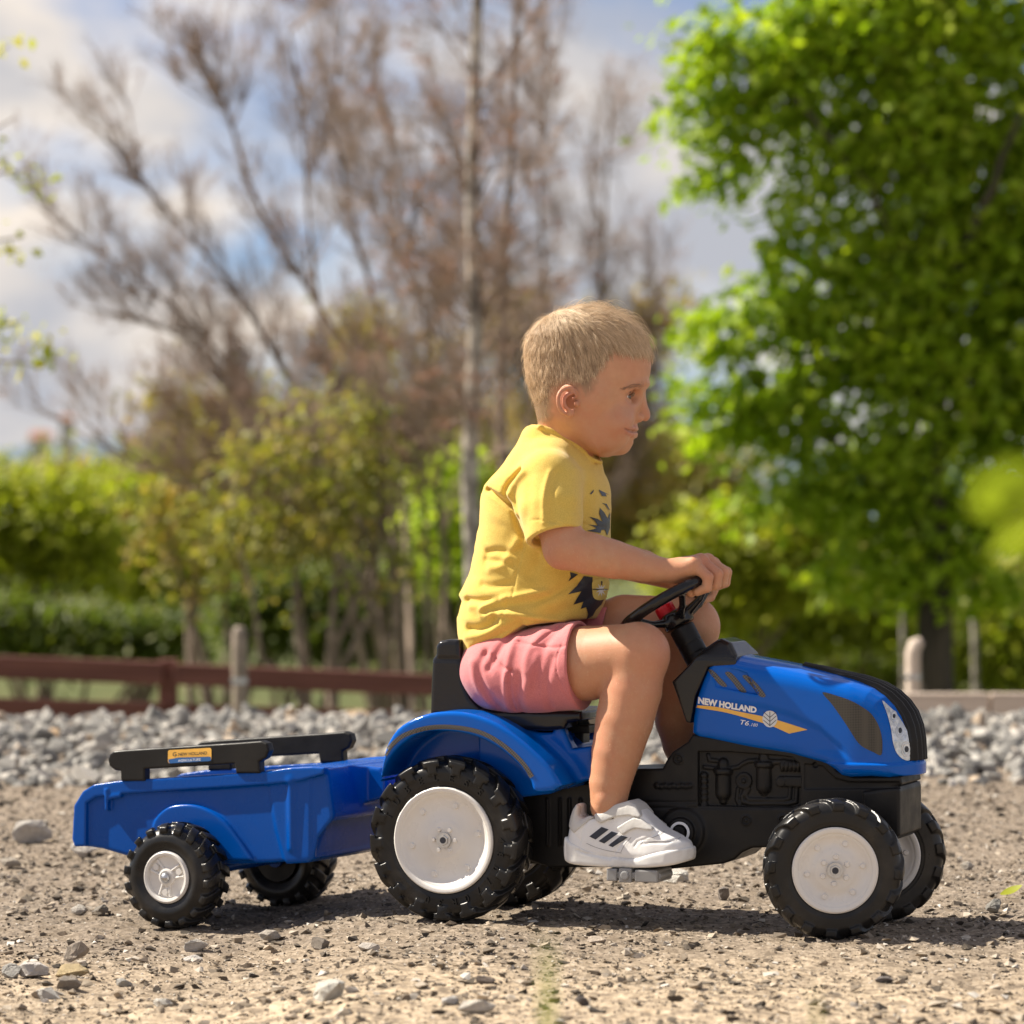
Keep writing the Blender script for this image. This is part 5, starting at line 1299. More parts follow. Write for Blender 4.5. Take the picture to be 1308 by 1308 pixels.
nV = 14000; wg2 = ar * (sc3 <= .02) * ~((P3[:, :, 2].min(1) > K(0, 600, 0)[2])); pk = rh.choice(len(tri), nV, p=wg2 / wg2.sum()); p = P3[pk].mean(1); n_ = nr[pk]; c_ = n_.copy()
d = np.array([.25, 0, -.9]) + rh.normal(size=(nV, 3)) * .35; d = d - n_ * np.sum(d * n_, 1)[:, None]; d /= np.linalg.norm(d, axis=1)[:, None]; L_ = (.0018 + .0022 * rh.random(nV))[:, None]
VH = np.stack([p - n_ * .0003, p + d * L_ * .5 + n_ * L_ * .30, p + d * L_ + n_ * L_ * .42], 1); vh = bpy.data.hair_curves.new('fine_body_hair'); vh.add_curves([3] * nV); vh.attributes['position'].data.foreach_set('vector', VH.reshape(-1).astype(np.float32))
ra = vh.attributes.get('radius') or vh.attributes.new('radius', 'FLOAT', 'POINT'); ra.data.foreach_set('value', np.tile(np.array([.00004, .000035, .000015], np.float32), nV)); vh.materials.append(flat('fine_body_hair', (.80, .62, .40), .4)); link(bpy.data.objects.new('fine_body_hair', vh), boy)

# ================================================================== CLOTHES
def fabric(name, c1, c2, weave=900):
    m, nt, b = mat_new(name); f, _ = noise_fac(nt, 35, 4, .6, lo=.3, hi=.7); f2, _ = noise_fac(nt, 700, 2, .5, lo=.3, hi=.7)
    nt.links.new(mixc(nt, f2, mixc(nt, f, c1, c2), tuple(c * .85 for c in c1)), b.inputs['Base Color'])
    b.inputs['Roughness'].default_value = .85; b.inputs['Specular IOR Level'].default_value = .2; b.inputs['Sheen Weight'].default_value = .25; b.inputs['Sheen Roughness'].default_value = .5
    b.inputs['Subsurface Weight'].default_value = .0
    h, _ = noise_fac(nt, 650, 2, .5, lo=0, hi=1, vec_scale=(1, 1, 2.2)); hb_, _ = noise_fac(nt, 30, 3, .5, lo=0, hi=1)
    b1 = bump(nt, b, h, .35, .0008); b2 = N(nt, 'ShaderNodeBump'); b2.inputs['Strength'].default_value = .35; b2.inputs['Distance'].default_value = .004; nt.links.new(hb_, b2.inputs['Height']); nt.links.new(b2.outputs[0], b1.inputs['Normal'])
    return m
M_SHIRT = fabric('yellow_jersey', (.72, .50, .10), (.76, .56, .14)); M_SHORTS = fabric('pink_jersey', (.62, .19, .20), (.68, .24, .24))

SL = [(850,596,720,.092),(838,590,722,.094),(820,588,742,.098),(790,585,764,.101),(768,592,773,.101),(760,588,775,.100),(735,601,778,.099),(700,608,780,.101),(670,614,780,.104),(650,615,780.5,.107),(632,616,780,.109),(621,620,778,.110),(610,629,775,.107),(600,638,771,.101),(590,646,768,.093),(580,653,763,.084),(570,659,757,.074),(560,664,750,.060),(550,669,745,.054),(541,676,740,.050)]
sz_ = np.array([K(690, s[0], 0)[2] for s in SL]); cs, sn_ = math.cos(R(TF.yaw)), math.sin(R(TF.yaw))
sL = np.array([K(s[1], s[0], 0)[0] for s in SL]); sR = np.array([K(s[2], s[0], 0)[0] for s in SL]); sb_ = np.array([s[3] for s in SL])
hx_ = (sR - sL) / 2 * cs; sa_ = np.sqrt(np.maximum(hx_ ** 2 - (sb_ * sn_) ** 2, .001)) / cs; sc_ = (sL + sR) / 2
oo = np.argsort(sz_)
def torso_fn(X, Y, Z):
    c = np.interp(Z, sz_[oo], sc_[oo]); a = np.interp(Z, sz_[oo], sa_[oo]); w = np.interp(Z, sz_[oo], sb_[oo]); n = 2.2
    d = ((np.abs(X - c) / a) ** n + (np.abs(Y) / w) ** n) ** (1 / n) - 1
    return np.maximum(d * np.minimum(a, w) * .9, np.maximum(Z - sz_.max(), sz_.min() - Z))
fS = Field((-.145, -.168, K(0, 862, 0)[2]), (.225, .175, K(0, 532, 0)[2]), .0019); S = fS
S.put(torso_fn)
S.put(lambda X, Y, Z: torso_fn(X, Y, Z), op='u')
for s in (-1, 1):
    def KK(px_, py_, yl): p = K(px_, py_, -abs(yl)); return np.array([p[0] - (.034 if s > 0 else 0), s * abs(yl) * (.84 if s > 0 else 1), p[2]])
    S.chain([KK(703, 596, .060), KK(701, 612, .088), KK(703, 650, .108), KK(710, 690, .120)], [.036, .0455, .0465, .0435], k=.018)
# collar opening
cn0, cn1 = np.array(hp(712, 572, 0)), np.array(hp(722, 535, 0)); nb = [K(680, 543, 0), K(700, 541, -.040), K(735, 566, -.047), K(762, 586, -.018), K(764, 588, .01)]
# neckline ribbing and slope
def torso_hit(px_, py_):
    o_, d_ = TF.ray(px_, py_); A1 = lambda v: np.array([[[v]]])
    for t_ in np.arange(5.0, 5.8, .0005):
        p_ = o_ + d_ * t_
        if torso_fn(A1(p_.x), A1(p_.y), A1(p_.z))[0, 0, 0] < 0: return np.array(p_)
    return None
colp = [K(681, 545, 0)] + [q_ for q_ in (torso_hit(*c_) for c_ in ((688,545),(694,546),(704,549.5),(716,555.5),(728,562.5),(738,570),(746,577),(752,584))) if q_ is not None]
colp.append(np.array([max(p_[0] for p_ in colp) + .012, 0, colp[-1][2] - .008]))
colr = spline([np.array(p) for p in colp] + [np.array([p[0], -p[1], p[2]]) for p in colp[::-1][1:-1]], 60, True)
# hem cut
hem = [K(580, 843, -.09), K(592, 842, -.09), K(618, 838, -.10), K(643, 815, -.10), K(666, 800, -.10), K(702, 794, -.10), K(748, 792, -.08), K(775, 786, -.04), K(800, 786, -.04)]
hx = [p[0] for p in hem]; hzz = [p[2] for p in hem]
S.put(lambda X, Y, Z: Z - np.interp(X, hx, hzz) + 0 * Y, k=.003, op='d') if False else None
sl, X, Y, Z = S.region(); S.a[sl] = smax(S.a[sl], (np.interp(X, hx, hzz) - Z + 0 * Y).astype(np.float32), .004)
# folds
C7 = cc(580, 600, 5.23)
def crease_add(fld, L, w, A, yl=-.095, near=True):
    P = TF.pts(C7(L), yl); lo_, hi_ = P.min(0) - w * 3.2, P.max(0) + w * 3.2
    P = spline(P, max(8, 3 * len(P)))
    sl, X, Y, Z = fld.region((lo_[0], -.2, lo_[1]), (hi_[0], .2, hi_[1]))
    if fld.a[sl].size == 0: return
    d = line_dist(P, X[:, 0, :], Z[:, 0, :])[:, None, :]; g = np.exp(-(d / w) ** 2) * A
    if near: g = g * sstep(-Y, -.01, .04)
    fld.a[sl] = fld.a[sl] + g.astype(np.float32)
for L, w, A in [([(205,130),(250,150),(300,180),(385,238)], .0045, .008), ([(230,110),(300,140),(380,170)], .006, -.004), ([(470,0),(395,75),(362,130),(372,190),(410,280),(435,360),(465,440)], .0042, .0060),
                ([(500,20),(420,110),(400,190),(440,290)], .007, -.004), ([(472,462),(445,600),(415,720),(400,850)], .0016, .0014), ([(375,850),(345,930),(340,1040)], .0016, .0013),
                ([(215,550),(290,540),(400,555),(460,520)], .0055, .0036), ([(200,600),(330,620),(400,640)], .005, .0026), ([(180,770),(260,780),(380,760)], .006, .0030), ([(240,660),(320,640),(380,560),(440,470)], .007, -.003),
                ([(60,870),(160,880),(300,870)], .006, .0045), ([(90,905),(180,905),(250,950)], .007, -.0035), ([(170,950),(215,905),(330,860),(430,845),(530,825),(610,815)], .005, -.0042), ([(180,960),(300,925),(420,905),(540,880),(640,830),(760,750)], .0065, .0046),
                ([(180,975),(330,960),(470,975),(600,1000),(680,1010)], .0045, -.004), ([(85,1060),(160,1065),(240,1040),(280,990)], .006, .006), ([(60,1120),(200,1090),(330,1040)], .006, -.003), ([(120,1200),(240,1140),(350,1080),(440,1030)], .006, .0042),
                ([(640,960),(760,900),(860,800)], .008, .003), ([(600,520),(560,600),(520,700)], .010, .003), ([(60,1240),(140,1235),(210,1220)], .0014, .0012), ([(700,20),(692,120),(696,230),(704,345)], .0050, -.0036), ([(720,30),(725,150),(735,330)], .0065, .0028),
                ([(560,60),(590,200),(560,380)], .009, .0020), ([(868,20),(885,140),(880,260),(878,400)], .004, .0045), ([(800,10),(840,120),(850,300)], .008, -.002), ([(600,340),(660,335),(720,345),(800,360),(860,385)], .0013, .0011),
                ([(895,250),(960,300),(1010,330)], .006, .003)]:
    crease_add(S, L, w, A)
sl, X, Y, Z = S.region(); wr_ = vnoise((X[:, :, 0] * 1.2 + Y[:, :, 0] * .9)[:, :, None] + 0 * Z, (Z * 2.4 + X * .8 - Y * .4), .05, 44, 2) ; S.a[sl] += (wr_ * .0011).astype(np.float32)
for s in (-1, 1):
    def KK(px_, py_, yl): p = K(px_, py_, -abs(yl)); return np.array([p[0] - (.034 if s > 0 else 0), s * abs(yl) * (.84 if s > 0 else 1), p[2]])
    a = KK(711, 686, .117); n_ = KK(716, 720, .128) - KK(703, 640, .104); n_ /= np.linalg.norm(n_)
    n0_ = n_.copy(); n_ = n_ + np.array([.07, 0, 0]); n_ /= np.linalg.norm(n_)
    msk = lambda X, Y, Z, a=a, n_=n_, s=s: np.maximum(-((X - a[0]) * n_[0] + (Y - a[1]) * n_[1] + (Z - a[2]) * n_[2]), (.060 + 0 * X) - s * Y) # region beyond hem plane on the arm side
    S.put(lambda X, Y, Z: np.maximum(msk(X, Y, Z), np.sqrt((X - a[0]) ** 2 + (s * (Y - a[1]) * .9) ** 2 + (Z - a[2]) ** 2) - .062), a - .075, a + .075, .002, 'd') if False else None
    def beyond(X, Y, Z, a=a, n_=n_):
        p = (X - a[0]) * n_[0] + (Y - a[1]) * n_[1] + (Z - a[2]) * n_[2]; r2 = np.sqrt(np.maximum((X - a[0]) ** 2 + (Y - a[1]) ** 2 + (Z - a[2]) ** 2 - p * p, 0)); return np.maximum(-p, r2 - .053)
    # cut the sleeve end flat but leave the flank: only outside the torso
    sl, X, Y, Z = S.region(a - .09, a + .09); d = np.maximum(beyond(X, Y, Z), -(torso_fn(X, Y, Z) - .003)); S.a[sl] = smax(S.a[sl], -d.astype(np.float32), .002)
    # hollow inside of the sleeve
    i0 = a - n_ * .022; i1 = a + n_ * .03
    sl, X, Y, Z = S.region(a - .09, a + .09)
    p = (X - a[0]) * n0_[0] + (Y - a[1]) * n0_[1] + (Z - a[2]) * n0_[2]; r2 = np.sqrt(np.maximum((X - a[0]) ** 2 + (Y - a[1]) ** 2 + (Z - a[2]) ** 2 - p * p, 0)); d = np.maximum(np.maximum(-p - .010, p - .05), r2 - .0372)
    d = np.maximum(d, -(torso_fn(X, Y, Z) + .001)); S.a[sl] = smax(S.a[sl], -d.astype(np.float32), .002)
def above(X, Y, Z):   # cut everything above the neckline surface
    a_, b_ = np.array(colp[0]), np.array(colp[-1]); t = (X - a_[0]) / (b_[0] - a_[0]); zz = np.interp(X, [p[0] for p in colp], [p[2] for p in colp]); return (zz + .001) - Z + 0 * Y
S.put(lambda X, Y, Z: -above(X, Y, Z) * -1 if False else above(X, Y, Z), (-.07, -.060, K(0, 594, 0)[2]), (.22, .060, .98), .003, 'd')
S.chain(list(colr) + [colr[0]], [.0030] * 61, .003)
shirt, shVF = sd_obj('t_shirt', S, M_SHIRT, boy, 2); sh_bvh = bvh_of(shVF); tag(shirt, 'yellow short-sleeved t-shirt with a dark spiky print')
del S, fS

# print on the chest
CP_ = cc(700, 580, 5.942)
prints = [[(165,895),(225,912),(150,965),(170,930)], [(268,925),(335,935),(330,1000),(345,1060),(390,1090),(420,1100),(400,1140),(360,1180),(335,1225),(290,1250),(300,1210),(285,1160),(245,1175),(265,1120),(190,1140),(225,1080),(250,1040),(150,1065),(220,1000)],
          [(310,475),(370,490),(410,515),(385,450),(390,410),(420,440),(450,490),(468,440),(465,560),(445,620),(430,575),(400,575),(395,600),(292,582),(345,570),(365,562),(300,535),(372,540),(350,505)],
          [(380,270),(460,310),(430,300),(440,322),(405,318)], [(405,372),(440,378),(468,430),(455,420),(430,385)], [(316,300),(345,268),(340,290),(322,308)]]
for P in prints: lay_poly('chest_print', CP_(P), TF, sh_bvh, M_DARKPRINT, shirt, .0012)
M_PY = flat('pale_print', (.72, .58, .16), .8); M_PW = flat('white_chest_print', (.75, .78, .80), .8)
lay_poly('chest_print', spline(CP_([(340,955),(450,955),(455,1010),(445,1080),(400,1105),(345,1095),(330,1030)]), 20, True), TF, sh_bvh, M_PY, shirt, .0016)
st_ = []
for k in range(18): a = 2 * math.pi * k / 18; rr2 = 52 if k % 2 == 0 else 20; st_.append((393 + rr2 * .8 * math.cos(a), 1030 + rr2 * 1.1 * math.sin(a)))
lay_poly('chest_print', CP_(st_), TF, sh_bvh, M_PW, shirt, .0020); lay_poly('chest_print', CP_([(330,1020),(445,1022),(445,1028),(330,1027)]), TF, sh_bvh, M_DARKPRINT, shirt, .0024); lay_poly('chest_print', CP_([(392,960),(404,965),(402,995),(394,990)]), TF, sh_bvh, M_DARKPRINT, shirt, .0024)

# ---- shorts
fH = Field((-.150, -.165, .215), (.20, .165, .47), .0019); S = fH
S.ell(K(655, 852, 0), (.0815, .108, .070), k=0)
for s, hipp, mid in ((-1, K(668, 856, -.056), K(752, 849, -.071)), (1, K(690, 838, .056), K(775, 815, .072))):
    S.cone(hipp, mid + (mid - hipp) * .30, .0650, .0680, k=.02)
S.cone(K(640, 862, -.06), K(690, 866, -.07), .054, .050, k=.02)
for L, w, A in [([(560,1175),(590,1150),(680,1060)], .002, .0016), ([(430,1160),(560,1170),(700,1190),(790,1180)], .0012, .0012), ([(420,1060),(350,1150),(300,1250),(260,1330)], .007, .005), ([(470,1050),(500,1030),(600,1030)], .006, .003),
                ([(600,1080),(540,1200),(520,1340)], .008, -.004), ([(700,1060),(640,1180),(600,1330),(580,1450)], .008, .004), ([(420,1130),(400,1250),(390,1400)], .007, -.004), ([(220,1230),(280,1280),(400,1340)], .005, .003)]:
    crease_add(S, L, w, A, -.10)
C4b = C4
def cr4(L, w, A):
    P = TF.pts(C4(L), -.10); sl, X, Y, Z = S.region((P[:, 0].min() - .02, -.2, P[:, 1].min() - .02), (P[:, 0].max() + .02, .0, P[:, 1].max() + .02)); d = line_dist(spline(P, 14), X[:, 0, :], Z[:, 0, :])[:, None, :]; S.a[sl] += (np.exp(-(d / w) ** 2) * A * sstep(-Y, -.0, .04)).astype(np.float32)
for L, w, A in [([(720,180),(712,260),(706,345)], .0022, .0030), ([(630,118),(680,165),(722,182)], .0020, .0024), ([(700,190),(690,270),(680,345)], .0045, -.003), ([(600,110),(580,170),(600,260),(640,330)], .007, .004), ([(720,60),(800,75),(880,85),(945,80)], .0016, .0018),
                ([(760,200),(740,280),(730,340)], .007, .0036), ([(840,120),(800,220),(770,320)], .008, -.0036), ([(900,130),(870,230),(860,330)], .007, .0030), ([(540,150),(560,230),(600,320)], .006, -.003), ([(935,70),(918,140),(925,210),(955,290),(985,350)], .0013, .0013)]:
    cr4(L, w, A)
sl, X, Y, Z = S.region(); S.a[sl] += (vnoise((X[:, :, 0] * 1.5 + Y[:, :, 0])[:, :, None] + 0 * Z, (Z * 1.4 + X * .6), .04, 52, 2) * .0012).astype(np.float32)
hemx = K(744, 853, -.068)[0]
for s in (-1, 1):
    hx0 = hemx if s < 0 else K(793, 800, .07)[0]
    sl, X, Y, Z = S.region((-.15, -.17 if s < 0 else 0, .2), (.2, 0 if s < 0 else .17, .48)); tiltz = (Z - K(744, 853, -.068)[2]) * -.06
    S.a[sl] = smax(S.a[sl], (X - hx0 - tiltz + 0 * Y).astype(np.float32), .003)
ax0, ax1 = K(741, 850, -.070), K(800, 843, -.074); S.cyl(ax0, ax1, .0615, .002, k=.002, op='d')
ax0, ax1 = K(782, 813, .068), K(840, 805, .074); S.cyl(ax0, ax1, .060, .002, k=.004, op='d')
shorts, _ = sd_obj('shorts', S, M_SHORTS, boy, 2); tag(shorts, 'salmon pink jersey shorts'); del S, fH

# ---- shoes
M_SHOE = plastic('white_shoe_leather', (.84, .84, .84), .45, 0, .16, .25, dustcol=(.38, .33, .27), scale=30)
M_SOLE = plastic('white_shoe_rubber', (.80, .80, .79), .5, 0, .45, .2, dustcol=(.30, .23, .15), scale=26)
M_STRAP = plastic('pale_grey_strap', (.60, .59, .57), .6, 0, .2, .4, dustcol=(.3, .27, .23), scale=60)
M_SEAM = flat('grey_stitch', (.16, .15, .15), .8)
CSH = cc(700, 960, 5.945)
def sh(L, yl=-.105): return TF.pts(CSH(L), yl)
YC = -.105
upper = sh([(245,388),(215,430),(190,510),(165,640),(150,700),(200,780),(400,820),(800,830),(1050,780),(1105,730),(1075,682),(1000,645),(905,602),(850,562),(770,482),(700,412),(645,372),(600,378),(540,400),(470,425),(430,442),(350,480),(280,500),(262,470),(262,410)])
sole = spline(sh([(140,690),(158,640),(200,668),(270,700),(330,730),(450,770),(560,790),(700,800),(800,770),(900,745),(1000,728),(1100,722),(1114,745),(1112,790),(1088,822),(950,856),(700,871),(400,862),(200,840),(150,800),(134,745)]), 70, True)
xa, xb_ = sole[:, 0].min(), sole[:, 0].max()
def shoe_fields(mirror, dx=0, dz=0):
    yc = YC
    def width(X):
        t = (X - xa) / (xb_ - xa); tb = np.linspace(0, 1, 200); wb = np.interp(tb, [0, .03, .10, .3, .5, .7, .85, .94, 1.0], [.008, .019, .0272, .0290, .0308, .0355, .0345, .026, .006]); wb[8:-8] = np.convolve(wb, np.ones(17) / 17, 'valid'); return np.interp(t, tb, wb)
    def cenl(X): t = (X - xa) / (xb_ - xa); return .004 * np.sin(t * 3.1)
    up = Field((xa - .012, yc - .05, sole[:, 1].min() - .01), (xb_ + .012, yc + .05, upper[:, 1].max() + .012), .0014)
    Pz0 = sole[:, 1].min() + .018; Pz1 = upper[:, 1].max()
    D2 = poly_sdf(upper, up.ax[0][:, None], up.ax[2][None])[:, None, :]; D3 = poly_sdf(sole, up.ax[0][:, None], up.ax[2][None])[:, None, :]
    X, Y, Z = up.region()[1:]
    wu = width(X) * (1 - .26 * np.clip((Z - Pz0) / (Pz1 - Pz0), 0, 1) ** 1.3) + .001
    U = smax(D2 + 0 * Y, np.abs(Y - yc - cenl(X)) - wu + 0 * Z, .016)
    # ankle opening
    op0, op1 = K(776, 1044, yc), K(776, 1010, yc); e = op1 - op0; t = ((X - op0[0]) * e[0] + (Z - op0[2]) * e[2]) / (e @ e); 
    q = np.sqrt(((X - op0[0] - t * e[0]) / 1.0) ** 2 + (Y - yc) ** 2 + (Z - op0[2] - t * e[2]) ** 2) - .0262; U = smax(U, -np.maximum(q, -t * .03), .004)
    So = smax(D3 + 0 * Y, np.abs(Y - yc - cenl(X)) - width(X) - .0030 + 0 * Z, .006)
    gl = sh([(270,735),(330,760),(450,785),(520,800)]); dg = line_dist(gl, X[:, 0, :], Z[:, 0, :])[:, None, :]; So = So + .0016 * np.exp(-(dg / .0016) ** 2) * (1 + 0 * Y)
    # panel seams
    for L in ([(345,500),(300,590),(290,690)], [(555,760),(590,700),(630,655)], [(705,708),(730,670),(780,655),(850,620),(880,605)], [(760,690),(830,680),(950,680),(1010,655)], [(170,560),(230,600),(290,665)]):
        dg = line_dist(sh(L), X[:, 0, :], Z[:, 0, :])[:, None, :]; U = U + .0011 * np.exp(-(dg / .0013) ** 2) * (1 + 0 * Y)
    return up, U, So, D2
up, U, So, D2 = shoe_fields(False)
def mk(fld, A): g = Field.__new__(Field); g.__dict__.update(fld.__dict__); g.a = A.astype(np.float32); return g
Xs, Ys, Zs = up.region()[1:]
def band(L, gr): 
    q = poly_sdf(sh(L), up.ax[0][:, None], up.ax[2][None])[:, None, :]; return smax(smax(U - gr, -(U + .003), .001), q + 0 * Ys, .0015)
A_up = U; A_so = So
s1 = band([(388,468),(440,432),(540,395),(645,365),(700,398),(752,478),(735,492),(660,476),(560,482),(490,512),(442,536),(405,510)], .0042)
s2 = band([(566,566),(640,520),(700,488),(760,505),(842,566),(846,585),(800,582),(720,570),(660,590),(615,622),(590,600)], .0040)
collar = band([(262,410),(240,390),(190,470),(180,560),(240,610),(300,560),(350,510),(390,490),(380,460),(300,500),(262,480)], .0018)
for mirrored in (False, True):
    sr = bpy.data.objects.new('shoe', None); link(sr, boy); sr.empty_display_size = .05
    if mirrored:
        sr.location = (far[0] - ped[0], 0, far[2] - ped[2]); sr.scale = (1, -1, 1)
    else:
        parts_ = []
        for nm_, A, mt in (('upper', A_up, M_SHOE), ('sole', A_so, M_SOLE), ('strap', s1, M_STRAP), ('strap', s2, M_STRAP), ('collar', collar, M_STRAP)):
            V, F_ = mk(up, A).surface(1); me = thin(np_mesh(nm_, V, F_, mt), .5); parts_.append((nm_, me)); 
            if nm_ == 'upper': up_bvh = bvh_of((V, F_))
        pr0 = []
        for P in ([(315,645),(408,572),(462,592),(362,668)], [(385,680),(484,606),(534,622),(428,698)], [(460,712),(558,636),(608,652),(492,726)]):
            o = lay_poly('side_stripe', CSH(P), TF, up_bvh, M_DARKPRINT, sr, .0008, 3); pr0.append(o)
        for L in ([(705,708),(735,672),(790,656),(850,630),(882,606)], [(555,762),(585,705),(632,652)], [(262,486),(300,503),(352,484),(400,452)], [(765,688),(840,682),(950,680),(1005,655)], [(292,696),(360,726),(450,752),(560,770)]):
            q_ = spline(CSH(L), 16); g_ = np.gradient(q_, axis=0); g_ = np.stack([-g_[:, 1], g_[:, 0]], 1) / np.linalg.norm(g_, axis=1)[:, None]
            o = lay_poly('stitching', np.concatenate([q_ + g_ * .22, (q_ - g_ * .22)[::-1]]), TF, up_bvh, M_SEAM, sr, .0006, 3); pr0.append(o)
    for nm_, me in parts_: link(bpy.data.objects.new(nm_, me), sr)
    tag(sr, 'white trainer with three black stripes and two grey straps' if not mirrored else 'white trainer on the far pedal')
    if mirrored:
        for o in pr0: link(bpy.data.objects.new(o.name.split('.')[0], o.data), sr)
# ================================================================== TREES, FENCE AND FAR THINGS
def at_px(px, py, D):
    """world point seen at a photo pixel, D metres in front of the camera"""
    return np.array([(px - CX) / FPX * D, CAM[1] + D, CAM[2] - (py - CY) / FPX * D])
def leaf_mat(name, dark, mid, light, trans=0.45):
    m = bpy.data.materials.new(name); m.use_nodes = True; nt = m.node_tree; nt.nodes.clear()
    out = nt.nodes.new('ShaderNodeOutputMaterial'); a = N(nt, 'ShaderNodeAttribute', attribute_name='tone'); r_ = N(nt, 'ShaderNodeValToRGB'); e = r_.color_ramp.elements
    e[0].position = 0; e[0].color = (*dark, 1); e[1].position = 1; e[1].color = (*light, 1); q = e.new(.5); q.color = (*mid, 1); nt.links.new(a.outputs['Fac'], r_.inputs[0])
    d = nt.nodes.new('ShaderNodeBsdfPrincipled'); d.inputs['Roughness'].default_value = .5; d.inputs['Specular IOR Level'].default_value = .35; t = nt.nodes.new('ShaderNodeBsdfTranslucent'); mx_ = nt.nodes.new('ShaderNodeMixShader'); mx_.inputs[0].default_value = trans
    br = N(nt, 'ShaderNodeMix', data_type='RGBA', blend_type='MULTIPLY'); br.inputs[0].default_value = 1; br.inputs[7].default_value = (1.25, 1.35, .6, 1); nt.links.new(r_.outputs[0], br.inputs[6])
    nt.links.new(r_.outputs[0], d.inputs['Base Color']); nt.links.new(br.outputs[2], t.inputs[0]); nt.links.new(d.outputs[0], mx_.inputs[1]); nt.links.new(t.outputs[0], mx_.inputs[2]); nt.links.new(mx_.outputs[0], out.inputs[0]); return m
ML_GREEN = leaf_mat('maple_leaf', (.17, .26, .012), (.33, .45, .022), (.54, .60, .05))
ML_YELL = leaf_mat('yellow_green_leaf', (.20, .25, .02), (.38, .41, .035), (.60, .52, .07))
ML_OLIVE = leaf_mat('olive_leaf', (.16, .18, .035), (.30, .28, .06), (.48, .30, .11))
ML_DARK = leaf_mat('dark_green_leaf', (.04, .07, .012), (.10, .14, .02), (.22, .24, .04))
ML_RUST = leaf_mat('rust_bud', (.22, .10, .08), (.34, .17, .13), (.42, .25, .18), .25)
def bark(name, a, b_, scale=8, vs=(1, 1, .25)):
    m, nt, b = mat_new(name); f, _ = noise_fac(nt, scale, 6, .65, lo=.4, hi=.6, vec_scale=vs); nt.links.new(mixc(nt, f, a, b_), b.inputs['Base Color']); b.inputs['Roughness'].default_value = .9
    h, _ = noise_fac(nt, scale * 4, 5, .7, lo=0, hi=1, vec_scale=vs); bump(nt, b, h, .6, .01); return m
MB_BROWN = bark('grey_brown_bark', (.15, .11, .085), (.29, .22, .17)); MB_DARK = bark('dark_bark', (.035, .028, .022), (.09, .07, .05)); MB_BIRCH = bark('birch_bark', (.12, .10, .085), (.58, .52, .45), 6, (1, 1, 1.3)); MB_TWIG = bark('red_twig', (.20, .14, .105), (.34, .245, .19))
rt = np.random.default_rng(77)

def leaves(name, blobs, n, size, mat, parent=None, tone_bias=0.0, clump=.22, aspect=.62, hang=0.35):
    """blobs: list of (centre, radii); leaves gathered in many small tufts inside the crown's volume"""
    vol = np.array([b[1][0] * b[1][1] * b[1][2] for b in blobs]) ** .8; vol /= vol.sum()
    nt_ = max(20, n // 26); bi = rt.choice(len(blobs), nt_, p=vol); u = rt.normal(size=(nt_, 3)); u /= np.linalg.norm(u, axis=1)[:, None]; u *= (rt.random(nt_) ** .42 * (.75 + .6 * rt.random(nt_) ** 2))[:, None]
    C_ = np.array([b[0] for b in blobs])[bi] + u * np.array([b[1] for b in blobs])[bi]
    ts_ = clump * (0.6 + .8 * rt.random(nt_)); tt_ = rt.random(nt_)
    ti = rt.integers(0, nt_, n); q = rt.normal(size=(n, 3)) * .42; P = C_[ti] + q * ts_[ti, None] * np.array([1, 1, .7])
    nn_ = rt.normal(size=(n, 3)) * .8 + np.array([sv.x, sv.y - .35, sv.z]) * 1.1; A = rt.normal(size=(n, 3)); A[:, 2] -= hang; A = A - nn_ * (np.sum(A * nn_, 1) / np.sum(nn_ * nn_, 1))[:, None]; A /= np.linalg.norm(A, axis=1)[:, None]; Bv = np.cross(A, nn_); Bv /= np.linalg.norm(Bv, axis=1)[:, None]; Cn = np.cross(A, Bv)
    s_ = size * (.6 + .8 * rt.random(n))[:, None]
    V = np.stack([P, P + A * s_ * .45 + Bv * s_ * aspect * .5 + Cn * s_ * .08, P + A * s_, P + A * s_ * .45 - Bv * s_ * aspect * .5 + Cn * s_ * .08], 1)
    F = (np.arange(n) * 4)[:, None] + np.arange(4)[None]; tone = np.clip(.25 + .5 * tt_[ti] + .35 * (rt.random(n) - .5) + tone_bias, 0, 1)
    me = np_mesh(name, V.reshape(-1, 3), F, mat, smooth=False); set_attr(me, 'tone', np.repeat(tone, 4)); o = obj(name, me, parent); o['kind'] = 'stuff'; return o
def blob(px, py, rx, ry, D, depth=None): s = D / FPX; return (at_px(px, py, D), np.array([rx * s, (depth if depth else (rx + ry) / 2 * s), ry * s]))
def base_on_ground(px, D):
    p = at_px(px, 700, D); p[2] = float(ground_z(p[0], p[1])) - .05; return p
def limb(a, b_, n=8, wob=.04):
    a, b_ = np.array(a, float), np.array(b_, float); t = np.linspace(0, 1, n)[:, None]; L = np.linalg.norm(b_ - a); P = a + (b_ - a) * t; w = rt.normal(size=(n, 3)) * wob * L; w[0] = 0; w = (w + np.roll(w, 1, 0)) / 2; w[0] = 0; return P + w * np.sin(np.pi * np.minimum(t * .9 + .05, 1))
def wood(name, paths, radii, mat, parent, seg=6, stuff=False):
    V, F = tubes(paths, radii, seg); o = obj(name, np_mesh(name, V, F, mat), parent)
    if stuff: o['kind'] = 'stuff'
    return o
